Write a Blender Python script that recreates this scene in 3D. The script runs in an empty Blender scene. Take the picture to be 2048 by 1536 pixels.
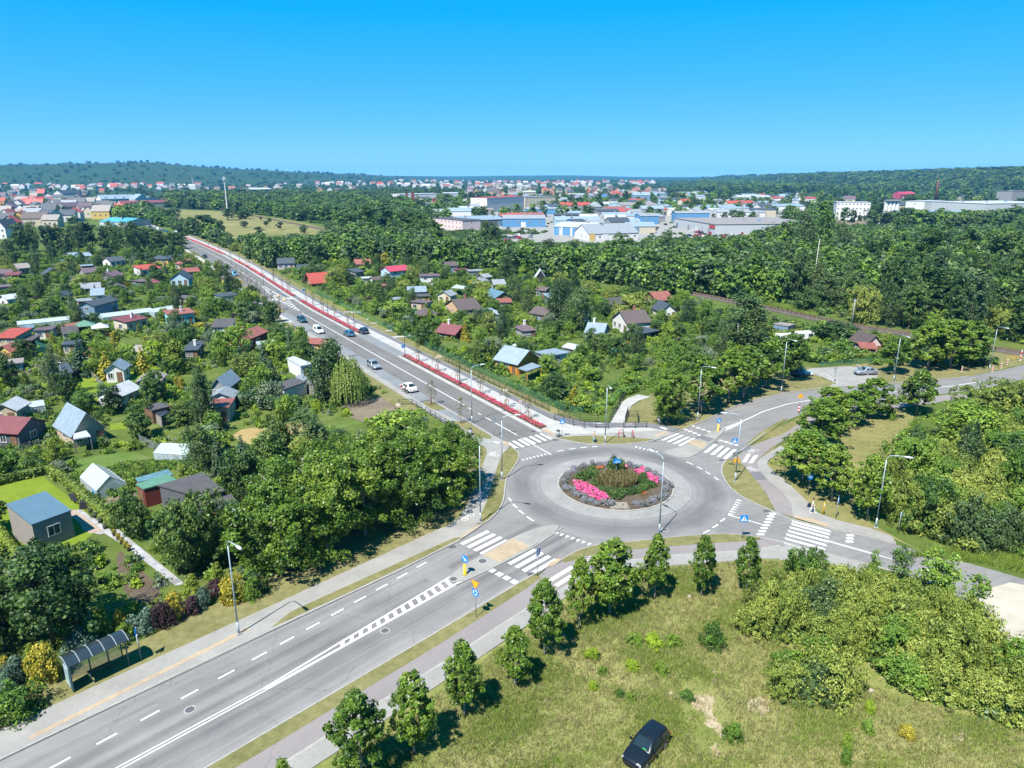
import bpy, math, random
import numpy as np
from mathutils import Vector
from mathutils.geometry import tessellate_polygon

random.seed(7)
rng = np.random.default_rng(7)
S = bpy.context.scene
COL = S.collection
R = math.radians

# ------------------------------------------------------------------ camera, sky, sun, exposure
CAM_H = 38.0                                   # height of the drone above the roundabout, metres
FPX = 1420.0                                   # focal length in photograph pixels (2048 wide)
PITCH = math.atan((768 - 350) / FPX)
cd = bpy.data.cameras.new('camera')
cam = bpy.data.objects.new('camera', cd)
COL.objects.link(cam)
cam.location = (0,0,CAM_H)
cam.rotation_euler = (math.pi / 2 - PITCH, 0,0)
cd.sensor_width = 36.0
cd.lens = 36.0 * FPX / 2048.0
cd.clip_start = 0.5
cd.clip_end = 40000
S.camera = cam

SUN_EL = R(56.5)
SUN_DIR = Vector((-.53,-.85,0)).normalized()  # horizontal direction towards the sun
sd = bpy.data.lights.new('sun','SUN')
sun = bpy.data.objects.new('sun', sd)
COL.objects.link(sun)
sd.energy = 5.0
sd.angle = R(.53)
sd.color = (1.0,.955,.88)
to_sun = Vector((SUN_DIR.x * math.cos(SUN_EL),SUN_DIR.y * math.cos(SUN_EL),math.sin(SUN_EL)))
sun.rotation_euler = (-to_sun).to_track_quat('-Z','Y').to_euler()

W = bpy.data.worlds.new('World')
S.world = W
W.use_nodes = True
wn, wl = W.node_tree.nodes, W.node_tree.links
wn.clear()
sky = wn.new('ShaderNodeTexSky')
sky.sky_type = 'NISHITA'
sky.sun_disc = False
sky.sun_elevation = SUN_EL
sky.sun_rotation = math.atan2(SUN_DIR.x, SUN_DIR.y)
sky.altitude = 100
sky.air_density = 0.6
sky.dust_density = 0.0
sky.ozone_density = 6.0
gm = wn.new('ShaderNodeGamma')                  # softer falloff from horizon to zenith, as the photograph's deep clear sky shows
gm.inputs[1].default_value = .45
hs = wn.new('ShaderNodeHueSaturation')
hs.inputs['Saturation'].default_value = 2.0
ti = wn.new('ShaderNodeMix')
ti.data_type, ti.blend_type = 'RGBA','MULTIPLY'
ti.inputs[0].default_value = 1.0
ti.inputs[7].default_value = (1.33,3.0,3.75,1)
fl = wn.new('ShaderNodeMix')                    # even clear-sky blue over the whole dome
fl.data_type = 'RGBA'
fl.inputs[0].default_value = .12
fl.inputs[7].default_value = (.55,4.3,8.6,1)
bg = wn.new('ShaderNodeBackground')
bg.inputs['Strength'].default_value = 0.056
wo = wn.new('ShaderNodeOutputWorld')
wl.new(sky.outputs[0],gm.inputs[0])
wl.new(gm.outputs[0],hs.inputs['Color'])
wl.new(hs.outputs[0],ti.inputs[6])
wl.new(ti.outputs[2],fl.inputs[6])
sp, cb = wn.new('ShaderNodeSeparateColor'),wn.new('ShaderNodeCombineColor')
wl.new(fl.outputs[2],sp.inputs[0])


def wmath(op, a, v, clamp=False):
 m = wn.new('ShaderNodeMath')
 m.operation = op
 m.use_clamp = clamp
 wl.new(a, m.inputs[0])
 m.inputs[1].default_value = v
 return m.outputs[0]


wl.new(wmath('MULTIPLY', wmath('POWER', wmath('MAXIMUM', wmath('SUBTRACT', sp.outputs[0], .285),.01),.78),1.5),cb.inputs[0])
wl.new(wmath('MULTIPLY', wmath('POWER', sp.outputs[1], .6),.785 * .1379 ** -.4),cb.inputs[1])
wl.new(sp.outputs[2],cb.inputs[2])
wl.new(cb.outputs[0],bg.inputs[0])
wl.new(bg.outputs[0],wo.inputs[0])

vs = S.view_settings
vs.view_transform = 'Standard'
vs.look = 'None'
vs.gamma = 1.0
vs.use_curve_mapping = False
vs.exposure = 1.3
S.render.engine = 'CYCLES'
S.cycles.max_bounces = 6
S.cycles.transparent_max_bounces = 12
S.cycles.volume_bounces = 0
S.cycles.caustics_reflective = False
S.cycles.caustics_refractive = False

# ------------------------------------------------------------------ survey helpers
_c, _s = math.cos(PITCH),math.sin(PITCH)


def P(px, py, z=0.0):
 """A point read off the photograph -> its place on the flat ground (metres)."""
 u, v = (px - 1024) / FPX, (768 - py) / FPX
 t = (z - CAM_H) / (-_s + v * _c)
 return (u * t, (_c + v * _s) * t)


def Q(x, y, z=0.0):
 dz = z - CAM_H
 zc = y * _c - dz * _s
 return (1024 + FPX * x / zc, 768 - FPX * (y * _s + dz * _c) / zc)


def HGT(b, ty):
 """Height of an upright thing standing on photo point b with its top at photo row ty."""
 y = P(*b)[1]
 v = (768 - ty) / FPX
 return CAM_H + (-_s + v * _c) * y / (_c + v * _s)


def SC(py):
 """photo pixels per metre at ground row py"""
 y = P(1024,py)[1]
 return FPX / (y * _c + CAM_H * _s)


def PP(l):
 return [P(*p) for p in l]


def frame(deg, o):
 a = R(deg)
 d, n = (math.cos(a),math.sin(a)),(math.sin(a),-math.cos(a))
 return lambda t, q: (o[0] + d[0] * t + n[0] * q, o[1] + d[1] * t + n[1] * q)


NW = frame(121.5,P(1040,875))                # the avenue: metres along, metres to the right
SW = frame(46.5,P(860,1180))                 # the wide road in front
CEN = (13.15,83.2)                            # centre of the roundabout


def nwc(t):                                    # the avenue bends gently further out
 return float(np.interp(t, [120,150,195,240,290,350,430],[0,1.0,3.2,5.0,6.0,5.5,3.5]))


def NWC(t, q):
 return NW(t, q + nwc(t))


def inpoly(pts, poly):
 x, y = pts[:, 0],pts[:, 1]
 inside = np.zeros(len(pts),bool)
 n = len(poly)
 for i in range(n):
  x1,y1 = poly[i]
  x2,y2 = poly[(i + 1) % n]
  c = (y1 > y) != (y2 > y)
  with np.errstate(divide='ignore', invalid='ignore'):
   xi = (x2 - x1) * (y - y1) / (y2 - y1) + x1
  inside ^= c & (x < xi)
 return inside


def smooth(pl, k=2,closed=False):
 for _ in range(k):
  o = []
  n = len(pl)
  if not closed:
   o.append(pl[0])
  for i in range(n if closed else n - 1):
   a, b = pl[i],pl[(i + 1) % n]
   o.append((a[0] * .75 + b[0] * .25,a[1] * .75 + b[1] * .25))
   o.append((a[0] * .25 + b[0] * .75,a[1] * .25 + b[1] * .75))
  if not closed:
   o.append(pl[-1])
  pl = o
 return pl


# ------------------------------------------------------------------ materials
MATS = {}
ALB = .57                                      # the survey colours below were read off a bright picture; this brings them to real-world albedo


def kc(c, k=ALB):
 return tuple(v * k for v in c[:3]) if not isinstance(c, (int, float)) else c




def nt(name):
 m = bpy.data.materials.new(name)
 m.use_nodes = True
 n, l = m.node_tree.nodes, m.node_tree.links
 n.clear()
 out = n.new('ShaderNodeOutputMaterial')
 b = n.new('ShaderNodeBsdfPrincipled')
 l.new(b.outputs[0],out.inputs[0])
 MATS[name] = m
 return m, n, l, b, out


def noise(n, l, vec, scale, detail=3,rough=.55):
 t = n.new('ShaderNodeTexNoise')
 t.inputs['Scale'].default_value = scale
 t.inputs['Detail'].default_value = detail
 t.inputs['Roughness'].default_value = rough
 if vec is not None:
  l.new(vec, t.inputs['Vector'])
 return t.outputs['Fac']


def ramp(n, l, fac, stops):
 r = n.new('ShaderNodeValToRGB')
 e = r.color_ramp.elements
 while len(e) < len(stops):
  e.new(.5)
 for i, (p, c) in enumerate(stops):
  e[i].position = p
  e[i].color = (c[0],c[1],c[2],1) if not isinstance(c, (int, float)) else (c, c, c, 1)
 l.new(fac, r.inputs[0])
 return r.outputs[0]


def mixc(n, l, fac, a, b, mode='MIX'):
 m = n.new('ShaderNodeMix')
 m.data_type = 'RGBA'
 m.blend_type = mode
 for s, v in ((m.inputs[0],fac),(m.inputs[6],a),(m.inputs[7],b)):
  if isinstance(v, (int, float)):
   s.default_value = v
  elif isinstance(v, tuple):
   s.default_value = (v[0],v[1],v[2],1)
  else:
   l.new(v, s)
 return m.outputs[2]


def mth(n, l, op, a, b=None, c=None):
 m = n.new('ShaderNodeMath')
 m.operation = op
 for i, v in enumerate((a, b, c)):
  if v is None:
   continue
  if isinstance(v, (int, float)):
   m.inputs[i].default_value = v
  else:
   l.new(v, m.inputs[i])
 return m.outputs[0]


def pos(n):
 return n.new('ShaderNodeNewGeometry').outputs['Position']


def bump(n, l, b, h, strength=.3,dist=.05):
 k = n.new('ShaderNodeBump')
 k.inputs['Strength'].default_value = strength
 k.inputs['Distance'].default_value = dist
 l.new(h, k.inputs['Height'])
 l.new(k.outputs[0],b.inputs['Normal'])


def M(name, col, rough=.6,var=.12,scale=3.0,metal=0.0,spec=.4,coat=0.0):
 """plain painted / plastic / metal / plaster surface with slight unevenness of its colour"""
 if name in MATS:
  return MATS[name]
 m, n, l, b, out = nt(name)
 col = kc(col, .68)
 tc = n.new('ShaderNodeTexCoord').outputs['Object']
 f = noise(n, l, tc, scale, 4,.6)
 lo = tuple(max(0,c * (1 - var)) for c in col)
 hi = tuple(min(.95,c * (1 + var)) for c in col)
 l.new(ramp(n, l, f, [(.3,lo),(.7,hi)]),b.inputs['Base Color'])
 b.inputs['Roughness'].default_value = rough
 b.inputs['Metallic'].default_value = metal
 b.inputs['Specular IOR Level'].default_value = spec
 b.inputs['Coat Weight'].default_value = coat
 return m


def M_roof(name, col, scale=4.0,rough=.6,axis='X', var=.22):
 """sheet-metal or tile roof: ribs as fine relief, patchy wear"""
 if name in MATS:
  return MATS[name]
 m, n, l, b, out = nt(name)
 col = kc(col, .66)
 tc = n.new('ShaderNodeTexCoord').outputs['Object']
 f = noise(n, l, tc, .9,5,.65)
 f2 = noise(n, l, tc, 7,3,.6)
 f = mth(n, l, 'ADD', mth(n, l, 'MULTIPLY', f, .65),mth(n, l, 'MULTIPLY', f2,.35))
 lo = tuple(c * (1 - var) for c in col)
 hi = tuple(min(.9,c * (1 + var)) for c in col)
 l.new(ramp(n, l, f, [(.32,lo),(.68,hi)]),b.inputs['Base Color'])
 w = n.new('ShaderNodeTexWave')
 w.bands_direction = axis
 w.inputs['Scale'].default_value = scale
 w.inputs['Distortion'].default_value = .3
 l.new(tc, w.inputs['Vector'])
 bump(n, l, b, w.outputs['Fac'], .5,.04)
 b.inputs['Roughness'].default_value = rough
 return m


def M_ground(name, stops, s1=.05,s2=.6,s3=6.0,w=(.4,.35,.25),rough=.95,bmp=.3):
 """soil / grass sheets: three sizes of noise picked up by a colour ramp"""
 if name in MATS:
  return MATS[name]
 m, n, l, b, out = nt(name)
 stops = [(a, kc(c)) for a, c in stops]
 p = pos(n)
 f = mth(n, l, 'MULTIPLY', noise(n, l, p, s1,4,.6),w[0])
 f = mth(n, l, 'MULTIPLY_ADD', noise(n, l, p, s2,4,.6),w[1],f)
 f3 = noise(n, l, p, s3,4,.7)
 f = mth(n, l, 'MULTIPLY_ADD', f3,w[2],f)
 l.new(ramp(n, l, f, stops),b.inputs['Base Color'])
 b.inputs['Roughness'].default_value = rough
 b.inputs['Specular IOR Level'].default_value = .1
 if bmp:
  bump(n, l, b, f3,bmp, .06)
 return m


def M_asphalt(name, lo, hi, deg=None, centre=None, streak=.35,radii=None, org=None, tracks=()):
 """worn asphalt; wheel tracks run along the road (deg) or round the island (centre)"""
 m, n, l, b, out = nt(name)
 lo, hi = kc(lo),kc(hi)
 p = pos(n)
 fine = noise(n, l, p, 9,5,.75)
 patch = noise(n, l, p, .16,4,.6)
 if centre is not None:
  sub = n.new('ShaderNodeVectorMath')
  sub.operation = 'SUBTRACT'
  sub.inputs[1].default_value = (centre[0],centre[1],0)
  l.new(p, sub.inputs[0])
  ln = n.new('ShaderNodeVectorMath')
  ln.operation = 'LENGTH'
  l.new(sub.outputs[0],ln.inputs[0])
  d = ln.outputs['Value']
  wob = mth(n, l, 'MULTIPLY', mth(n, l, 'SUBTRACT', noise(n, l, p, .12,2),.5),1.6)
  d2 = mth(n, l, 'ADD', d, wob)
  # tyres polish a ring about 2 m wide
  g = mth(n, l, 'POWER', mth(n, l, 'DIVIDE', mth(n, l, 'SUBTRACT', d2,radii[0]),radii[1]),2.0)
  g = mth(n, l, 'MULTIPLY', mth(n, l, 'EXPONENT', mth(n, l, 'MULTIPLY', g, -1.0)),-.3)
  cx = n.new('ShaderNodeCombineXYZ')
  l.new(mth(n, l, 'MULTIPLY', d, 1.6),cx.inputs[0])
  l.new(noise(n, l, p, .1,2),cx.inputs[1])
  st = mth(n, l, 'ADD', mth(n, l, 'MULTIPLY', noise(n, l, cx.outputs[0],1.2,3),.35),g)
  st = mth(n, l, 'ADD', st, .42)
 else:
  mp = n.new('ShaderNodeMapping')
  mp.vector_type = 'TEXTURE'
  if org:
   mp.inputs['Location'].default_value = (org[0],org[1],0)
  mp.inputs['Rotation'].default_value = (0,0,R(deg))
  mp.inputs['Scale'].default_value = (40,1.0,1)
  l.new(p, mp.inputs['Vector'])
  st = noise(n, l, mp.outputs[0],1.3,4,.6)
  if tracks:                               # wheel paths polished and darkened by rubber
   sx = n.new('ShaderNodeSeparateXYZ')
   l.new(mp.outputs[0],sx.inputs[0])
   y = mth(n, l, 'ADD', sx.outputs[1],mth(n, l, 'MULTIPLY', mth(n, l, 'SUBTRACT', noise(n, l, p, .09,2),.5),.8))
   for o_, w_, k_ in tracks:
    g = mth(n, l, 'POWER', mth(n, l, 'DIVIDE', mth(n, l, 'ADD', y, o_),w_),2.0)
    g = mth(n, l, 'EXPONENT', mth(n, l, 'MULTIPLY', g, -1.0))
    st = mth(n, l, 'MULTIPLY_ADD', g, -k_, st)
 f = mth(n, l, 'MULTIPLY', st, streak)
 f = mth(n, l, 'MULTIPLY_ADD', patch, .35,f)
 f = mth(n, l, 'MULTIPLY_ADD', fine, .65 - streak, f)
 vo = n.new('ShaderNodeTexVoronoi')           # a few sealed cracks and joints
 vo.feature = 'DISTANCE_TO_EDGE'
 vo.inputs['Scale'].default_value = .13
 wv = n.new('ShaderNodeVectorMath')
 wv.operation = 'ADD'
 ns = n.new('ShaderNodeTexNoise')
 ns.inputs['Scale'].default_value = .8
 l.new(p, ns.inputs['Vector'])
 l.new(p, wv.inputs[0])
 l.new(ns.outputs['Color'],wv.inputs[1])
 l.new(wv.outputs[0],vo.inputs['Vector'])
 ck = ramp(n, l, vo.outputs['Distance'],[(.0,.80),(.009,1.0)])
 sel = ramp(n, l, noise(n, l, p, .07,2),[(.42,1.0),(.48,0.0)])
 ck = mixc(n, l, sel, ck, (1,1,1))
 spots = ramp(n, l, noise(n, l, p, 1.1,4,.7),[(.28,.8),(.38,1.0)])
 base = ramp(n, l, f, [(.3,lo),(.62,hi)])
 l.new(mixc(n, l, 1.0,mixc(n, l, 1.0,base, ck, 'MULTIPLY'),spots, 'MULTIPLY'),b.inputs['Base Color'])
 b.inputs['Roughness'].default_value = .85
 b.inputs['Specular IOR Level'].default_value = .25
 bump(n, l, b, fine, .15,.01)
 return m


def M_paving(name, col, bw=.2,bh=.1,deg=0,var=.1,mortar=.75):
 m, n, l, b, out = nt(name)
 col = kc(col)
 mp = n.new('ShaderNodeMapping')
 mp.inputs['Rotation'].default_value = (0,0,-R(deg))
 l.new(pos(n),mp.inputs['Vector'])
 br = n.new('ShaderNodeTexBrick')
 br.inputs['Color1'].default_value = (*[c * (1 - var) for c in col],1)
 br.inputs['Color2'].default_value = (*[min(.9,c * (1 + var)) for c in col],1)
 br.inputs['Mortar'].default_value = (*[c * mortar for c in col],1)
 br.inputs['Scale'].default_value = 1
 br.inputs['Mortar Size'].default_value = .006
 br.inputs['Brick Width'].default_value = bw
 br.inputs['Row Height'].default_value = bh
 l.new(mp.outputs[0],br.inputs['Vector'])
 f = noise(n, l, pos(n),.35,5,.65)
 l.new(mixc(n, l, 1.0,br.outputs[0],ramp(n, l, f, [(.3,.82),(.7,1.08)]),'MULTIPLY'),b.inputs['Base Color'])
 b.inputs['Roughness'].default_value = .85
 return m


def M_leaf(name, c0,c1,c2,trans=.3,rough=.55,hue=.5):
 """leaves: tint of each leaf from the mesh, small shift for each plant"""
 if name in MATS:
  return MATS[name]
 m, n, l, b, out = nt(name)
 c0,c1,c2 = kc(c0,.80),kc(c1,.88),kc(c2,.80)
 a = n.new('ShaderNodeAttribute')
 a.attribute_name = 'tint'
 oi = n.new('ShaderNodeObjectInfo').outputs['Random']
 f = mth(n, l, 'ADD', a.outputs['Fac'],mth(n, l, 'MULTIPLY', mth(n, l, 'SUBTRACT', oi, .5),hue))
 c = ramp(n, l, f, [(.0,c0),(.5,c1),(1.0,c2)])
 l.new(c, b.inputs['Base Color'])
 b.inputs['Roughness'].default_value = rough
 b.inputs['Specular IOR Level'].default_value = .28
 tr = n.new('ShaderNodeBsdfTranslucent')
 l.new(mixc(n, l, 1.0,c, (1.0,1.15,.55),'MULTIPLY'),tr.inputs[0])
 mx = n.new('ShaderNodeMixShader')
 mx.inputs[0].default_value = trans * .7
 l.new(b.outputs[0],mx.inputs[1])
 l.new(tr.outputs[0],mx.inputs[2])
 l.new(mx.outputs[0],out.inputs[0])
 return m


def M_mesh(name, col, alpha):
 """wire netting too fine to resolve: part wire, part gap"""
 m, n, l, b, out = nt(name)
 b.inputs['Base Color'].default_value = (*col, 1)
 b.inputs['Roughness'].default_value = .5
 t = n.new('ShaderNodeBsdfTransparent')
 mx = n.new('ShaderNodeMixShader')
 mx.inputs[0].default_value = alpha
 l.new(t.outputs[0],mx.inputs[1])
 l.new(b.outputs[0],mx.inputs[2])
 l.new(mx.outputs[0],out.inputs[0])
 return m


G = {}
G['garden'] = M_ground('garden_soil_and_grass',[(.28,(0.040,0.069,0.018)),(.42,(0.081,0.131,0.026)),(.54,(0.132,0.181,0.039)),(.66,(0.218,0.225,0.083)),(.78,(0.345,0.312,0.165))], .06,.5,5)
G['forest'] = M_ground('forest_floor',[(.3,(0.043,0.078,0.022)),(.55,(0.088,0.146,0.032)),(.75,(0.176,0.215,0.054))], .05,.5,5)
G['verge'] = M_ground('mown_verge',[(.3,(0.092,0.110,0.032)),(.44,(0.184,0.182,0.070)),(.56,(0.270,0.248,0.108)),(.72,(0.389,0.341,0.205))], .25,1.6,12,(.3,.35,.35))
G['meadow'] = M_ground('dry_meadow',[(.30,(0.064,0.106,0.019)),(.40,(0.138,0.192,0.037)),(.50,(0.248,0.262,0.080)),(.60,(0.367,0.343,0.140)),(.74,(0.551,0.504,0.299))], .12,.55,6,(.40,.32,.28))
G['mown'] = M_ground('mown_bank',[(.3,(0.147,0.160,0.050)),(.45,(0.221,0.220,0.080)),(.58,(0.294,0.270,0.110)),(.74,(0.367,0.319,0.160))], .12,.9,10)
G['lawn'] = M_ground('lawn',[(.3,(0.115,0.189,0.016)),(.55,(0.203,0.284,0.027)),(.75,(0.284,0.338,0.047))], .2,1.2,12)
G['hay'] = M_ground('dry_field',[(.3,(.12,.16,.045)),(.5,(.25,.24,.09)),(.7,(.40,.34,.16))], .03,.2,3)
G['straw'] = M_ground('cut_straw',[(.3,(.30,.22,.09)),(.5,(.42,.31,.14)),(.7,(.52,.40,.2))], .3,1.5,9)
G['sand'] = M_ground('sandy_track',[(.3,(.36,.32,.25)),(.5,(.52,.48,.4)),(.7,(.66,.62,.54))], .1,.9,8)
G['bare'] = M_ground('bare_sandy_ground',[(.3,(.20,.19,.075)),(.44,(.38,.31,.18)),(.58,(.52,.43,.29)),(.72,(.62,.54,.4))], .5,2.0,9)
G['soil'] = M_ground('bed_soil',[(.3,(.07,.05,.032)),(.5,(.13,.10,.07)),(.7,(.2,.165,.125))], .4,2,14)
G['earth'] = M_ground('bare_earth',[(.3,(.15,.115,.075)),(.5,(.22,.18,.13)),(.7,(.31,.26,.2))], .2,1,9)
G['veg'] = M_ground('vegetable_rows',[(.35,(0.070,0.126,0.028)),(.5,(0.126,0.210,0.042)),(.65,(0.224,0.196,0.112))], .3,2.2,10)
G['ballast'] = M_ground('track_ballast',[(.3,(.10,.085,.075)),(.5,(.17,.145,.125)),(.7,(.26,.225,.2))], .3,2,14)
G['hill'] = M_ground('hill_woods',[(.3,(0.023,0.058,0.023)),(.55,(0.046,0.108,0.031)),(.75,(0.083,0.166,0.043))], .004,.02,.15,bmp=0)
G['plain'] = M_ground('far_plain',[(.3,(.02,.05,.02)),(.5,(.035,.075,.025)),(.62,(.06,.11,.035)),(.85,(.13,.15,.06))], .004,.02,.15,bmp=0)

A_LO, A_HI = (.155,.150,.152),(.335,.324,.315)
G['asph_sw'] = M_asphalt('asphalt_front_road', A_LO, A_HI, deg=46.5,streak=.5,org=P(860,1180),tracks=((-1.5,.55,.22),(.25,.5,.2),(2.5,.6,.24),(4.0,.5,.16)))
G['asph_ring'] = M_asphalt('asphalt_ring',(.135,.132,.137),(.31,.302,.298),centre=CEN, streak=.5,radii=(12.0,1.5))
G['asph_plain'] = M_asphalt('asphalt_junction',(.195,.19,.19),(.31,.302,.295),deg=20,streak=.2)
G['asph_nw'] = M_asphalt('asphalt_avenue',(.125,.12,.117),(.235,.228,.22),deg=121.5,streak=.35)
G['asph_ne'] = M_asphalt('asphalt_side_road',(.165,.162,.165),(.31,.302,.295),deg=25,streak=.35)
G['asph_cyc'] = M_asphalt('asphalt_cycle',(.24,.215,.215),(.33,.30,.295),deg=46.5,streak=.15)
G['asph_cyc2'] = M_asphalt('asphalt_cycle_new',(.13,.13,.145),(.23,.23,.245),deg=121.5,streak=.2)
G['apron'] = M_paving('granite_setts',(.345,.34,.33),.16,.11,15,.14)
G['walk'] = M_paving('concrete_pavers',(.37,.36,.335),.2,.1,46.5,.07,.8)
G['walk_new'] = M_paving('new_concrete_slabs',(.50,.49,.47),.5,.5,121.5,.05,.85)
G['bay'] = M_paving('grey_bay_pavers',(.25,.27,.285),.2,.1,121.5,.1,.75)
G['tactile'] = M_paving('yellow_tactile_pavers',(.50,.39,.26),.3,.3,46.5,.08,.8)
G['kerb'] = M('kerb_concrete',(.34,.33,.31),.85,.15,2)
G['paint'] = M_ground('white_road_paint',[(.25,(.50,.51,.52)),(.4,(.74,.745,.75)),(.6,(.82,.82,.82))], .5,3,20,bmp=0,rough=.7)
G['paint_y'] = M('worn_yellow_paint',(.62,.46,.22),.8,.25,2)
G['slab'] = M_paving('garden_path_slabs',(.42,.42,.43),.6,.4,138,.16,.5)

LF = {}
LF['street'] = M_leaf('maple_leaves',(.035,.078,.012),(.105,.19,.018),(.25,.33,.045),.30,.42,.4)
LF['dark'] = M_leaf('dark_leaves',(0.024,0.058,0.017),(0.061,0.122,0.024),(0.145,0.212,0.041),.25,.5,.5)
LF['mid'] = M_leaf('mid_leaves',(0.040,0.090,0.018),(0.108,0.207,0.025),(0.234,0.342,0.047),.3,.5,.6)
LF['light'] = M_leaf('light_leaves',(0.075,0.143,0.018),(0.180,0.285,0.030),(0.330,0.420,0.060),.32,.5,.4)
LF['lime'] = M_leaf('lime_leaves',(0.121,0.203,0.011),(0.257,0.378,0.020),(0.405,0.499,0.041),.32,.5,.2)
LF['willow'] = M_leaf('willow_scrub_leaves',(.085,.135,.024),(.215,.275,.045),(.37,.40,.09),.3,.5,.5)
LF['weep'] = M_leaf('weeping_leaves',(0.084,0.140,0.022),(0.182,0.266,0.049),(0.294,0.378,0.084),.3,.5,.3)
LF['birch'] = M_leaf('birch_leaves',(0.032,0.067,0.026),(0.080,0.136,0.042),(0.160,0.224,0.072),.28,.5,.5)
LF['grey'] = M_leaf('greyish_leaves',(0.070,0.112,0.063),(0.154,0.210,0.119),(0.266,0.322,0.196),.25,.6,.3)
LF['pine'] = M_leaf('pine_needles',(0.016,0.042,0.019),(0.042,0.083,0.032),(0.088,0.136,0.048),.12,.6,.5)
LF['spruce'] = M_leaf('spruce_needles',(0.027,0.063,0.033),(0.060,0.112,0.053),(0.120,0.180,0.090),.12,.6,.4)
LF['gold'] = M_leaf('golden_conifer',(0.104,0.111,0.010),(0.286,0.260,0.018),(0.520,0.429,0.039),.2,.6,.3)
LF['thuja'] = M_leaf('thuja_green',(0.060,0.102,0.014),(0.145,0.204,0.020),(0.255,0.306,0.034),.2,.6,.5)
LF['yellow'] = M_leaf('yellow_shrub',(.13,.15,.012),(.36,.31,.03),(.60,.48,.07),.2,.5,.3)
LF['purple'] = M_leaf('purple_shrub',(0.023,0.013,0.016),(0.052,0.029,0.034),(0.111,0.052,0.052),.15,.5,.3)
LF['blue'] = M_leaf('blue_juniper',(0.042,0.084,0.063),(0.098,0.168,0.119),(0.196,0.280,0.196),.15,.6,.3)
LF['lav'] = M_leaf('lavender',(.10,.12,.08),(.21,.22,.22),(.34,.30,.50),.15,.7,.4)
LF['pink'] = M_leaf('pink_petals',(.42,.035,.15),(.70,.085,.27),(.82,.2,.4),.2,.5,.1)
LF['crimson'] = M_leaf('crimson_petals',(.30,.02,.06),(.56,.05,.13),(.68,.13,.22),.2,.5,.1)
LF['red'] = M_leaf('red_petals',(.25,.02,.015),(.45,.06,.04),(.55,.13,.08),.2,.5,.1)
LF['dryg'] = M_leaf('dry_grass_blades',(.07,.09,.022),(.21,.205,.07),(.46,.40,.21),.25,.7,.2)
LF['greeng'] = M_leaf('green_grass_blades',(0.075,0.135,0.018),(0.158,0.240,0.030),(0.270,0.330,0.068),.3,.6,.2)
LF['reed'] = M_leaf('brown_reed_grass',(.075,.075,.025),(.17,.15,.06),(.30,.25,.11),.2,.7,.2)
BARK = M('bark',(.14,.11,.085),.9,.3,4)
BARK_PALE = M('pale_bark',(.36,.32,.27),.9,.25,3)
BIRCHB = M('birch_bark',(.55,.54,.5),.8,.35,5)

# ------------------------------------------------------------------ mesh helpers


class MB:
 def __init__(s):
  s.v, s.f, s.m = [],[],[]

 def add(s, vs, fs, m=0):
  k = len(s.v)
  s.v += [tuple(v) for v in vs]
  for f in fs:
   s.f.append(tuple(i + k for i in f))
   s.m.append(m)

 def box(s, c, sz, rz=0.0,m=0,top=1.0):
  x, y, z = (a / 2 for a in sz)
  ca, sa = math.cos(rz),math.sin(rz)
  vs = []
  for k, q in ((-z, 1.0),(z, top)):
   for a, b in ((-x, -y),(x, -y),(x, y),(-x, y)):
    a, b = a * q, b * q
    vs.append((c[0] + a * ca - b * sa, c[1] + a * sa + b * ca, c[2] + k))
  s.add(vs, [(3,2,1,0),(4,5,6,7),(0,1,5,4),(1,2,6,5),(2,3,7,6),(3,0,4,7)],m)
  return s

 def tube(s, pts, rad, n=8,m=0,caps=True):
  pts = [Vector(p) for p in pts]
  if not isinstance(rad, (list, tuple)):
   rad = [rad] * len(pts)
  rings = []
  for i, p in enumerate(pts):
   d = (pts[min(i + 1,len(pts) - 1)] - pts[max(i - 1,0)]).normalized()
   a = Vector((0,0,1)) if abs(d.z) < .9 else Vector((1,0,0))
   u = d.cross(a).normalized()
   w = d.cross(u)
   rings.append([p + (u * math.cos(2 * math.pi * j / n) + w * math.sin(2 * math.pi * j / n)) * rad[i] for j in range(n)])
  fs = []
  for i in range(len(pts) - 1):
   for j in range(n):
    a, b = i * n + j, i * n + (j + 1) % n
    fs.append((a, a + n, b + n, b))
  if caps:
   fs.append(tuple(range(n)))
   fs.append(tuple(reversed(range((len(pts) - 1) * n, len(pts) * n))))
  s.add([v for r in rings for v in r],fs, m)
  return s

 def prism(s, poly, z0,z1,m=0,ms=None):
  n = len(poly)
  tri = tessellate_polygon([[Vector((p[0],p[1],0)) for p in poly]])
  area = sum(poly[i][0] * poly[(i + 1) % n][1] - poly[(i + 1) % n][0] * poly[i][1] for i in range(n))
  t2 = []
  for t in tri:
   a, b, c = (poly[i] for i in t)
   t2.append(t if (b[0] - a[0]) * (c[1] - a[1]) - (c[0] - a[0]) * (b[1] - a[1]) > 0 else (t[0],t[2],t[1]))
  s.add([(p[0],p[1],z1) for p in poly],t2,m)
  if z0 is not None:
   vs = [(p[0],p[1],z0) for p in poly] + [(p[0],p[1],z1) for p in poly]
   fs = [(i, (i + 1) % n, n + (i + 1) % n, n + i) for i in range(n)]
   if area < 0:
    fs = [tuple(reversed(f)) for f in fs]
   s.add(vs, fs, m if ms is None else ms)
  return s

 def build(s, name, mats, parent=None, smooth_=False, loc=None, rz=0):
  me = bpy.data.meshes.new(name)
  me.from_pydata(s.v, [],s.f)
  for m in (mats if isinstance(mats, (list, tuple)) else [mats]):
   me.materials.append(m)
  if any(s.m):
   me.polygons.foreach_set('material_index', s.m)
  if smooth_:
   me.polygons.foreach_set('use_smooth',[True] * len(me.polygons))
  me.update()
  return link(name, me, parent, loc, rz)


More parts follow.
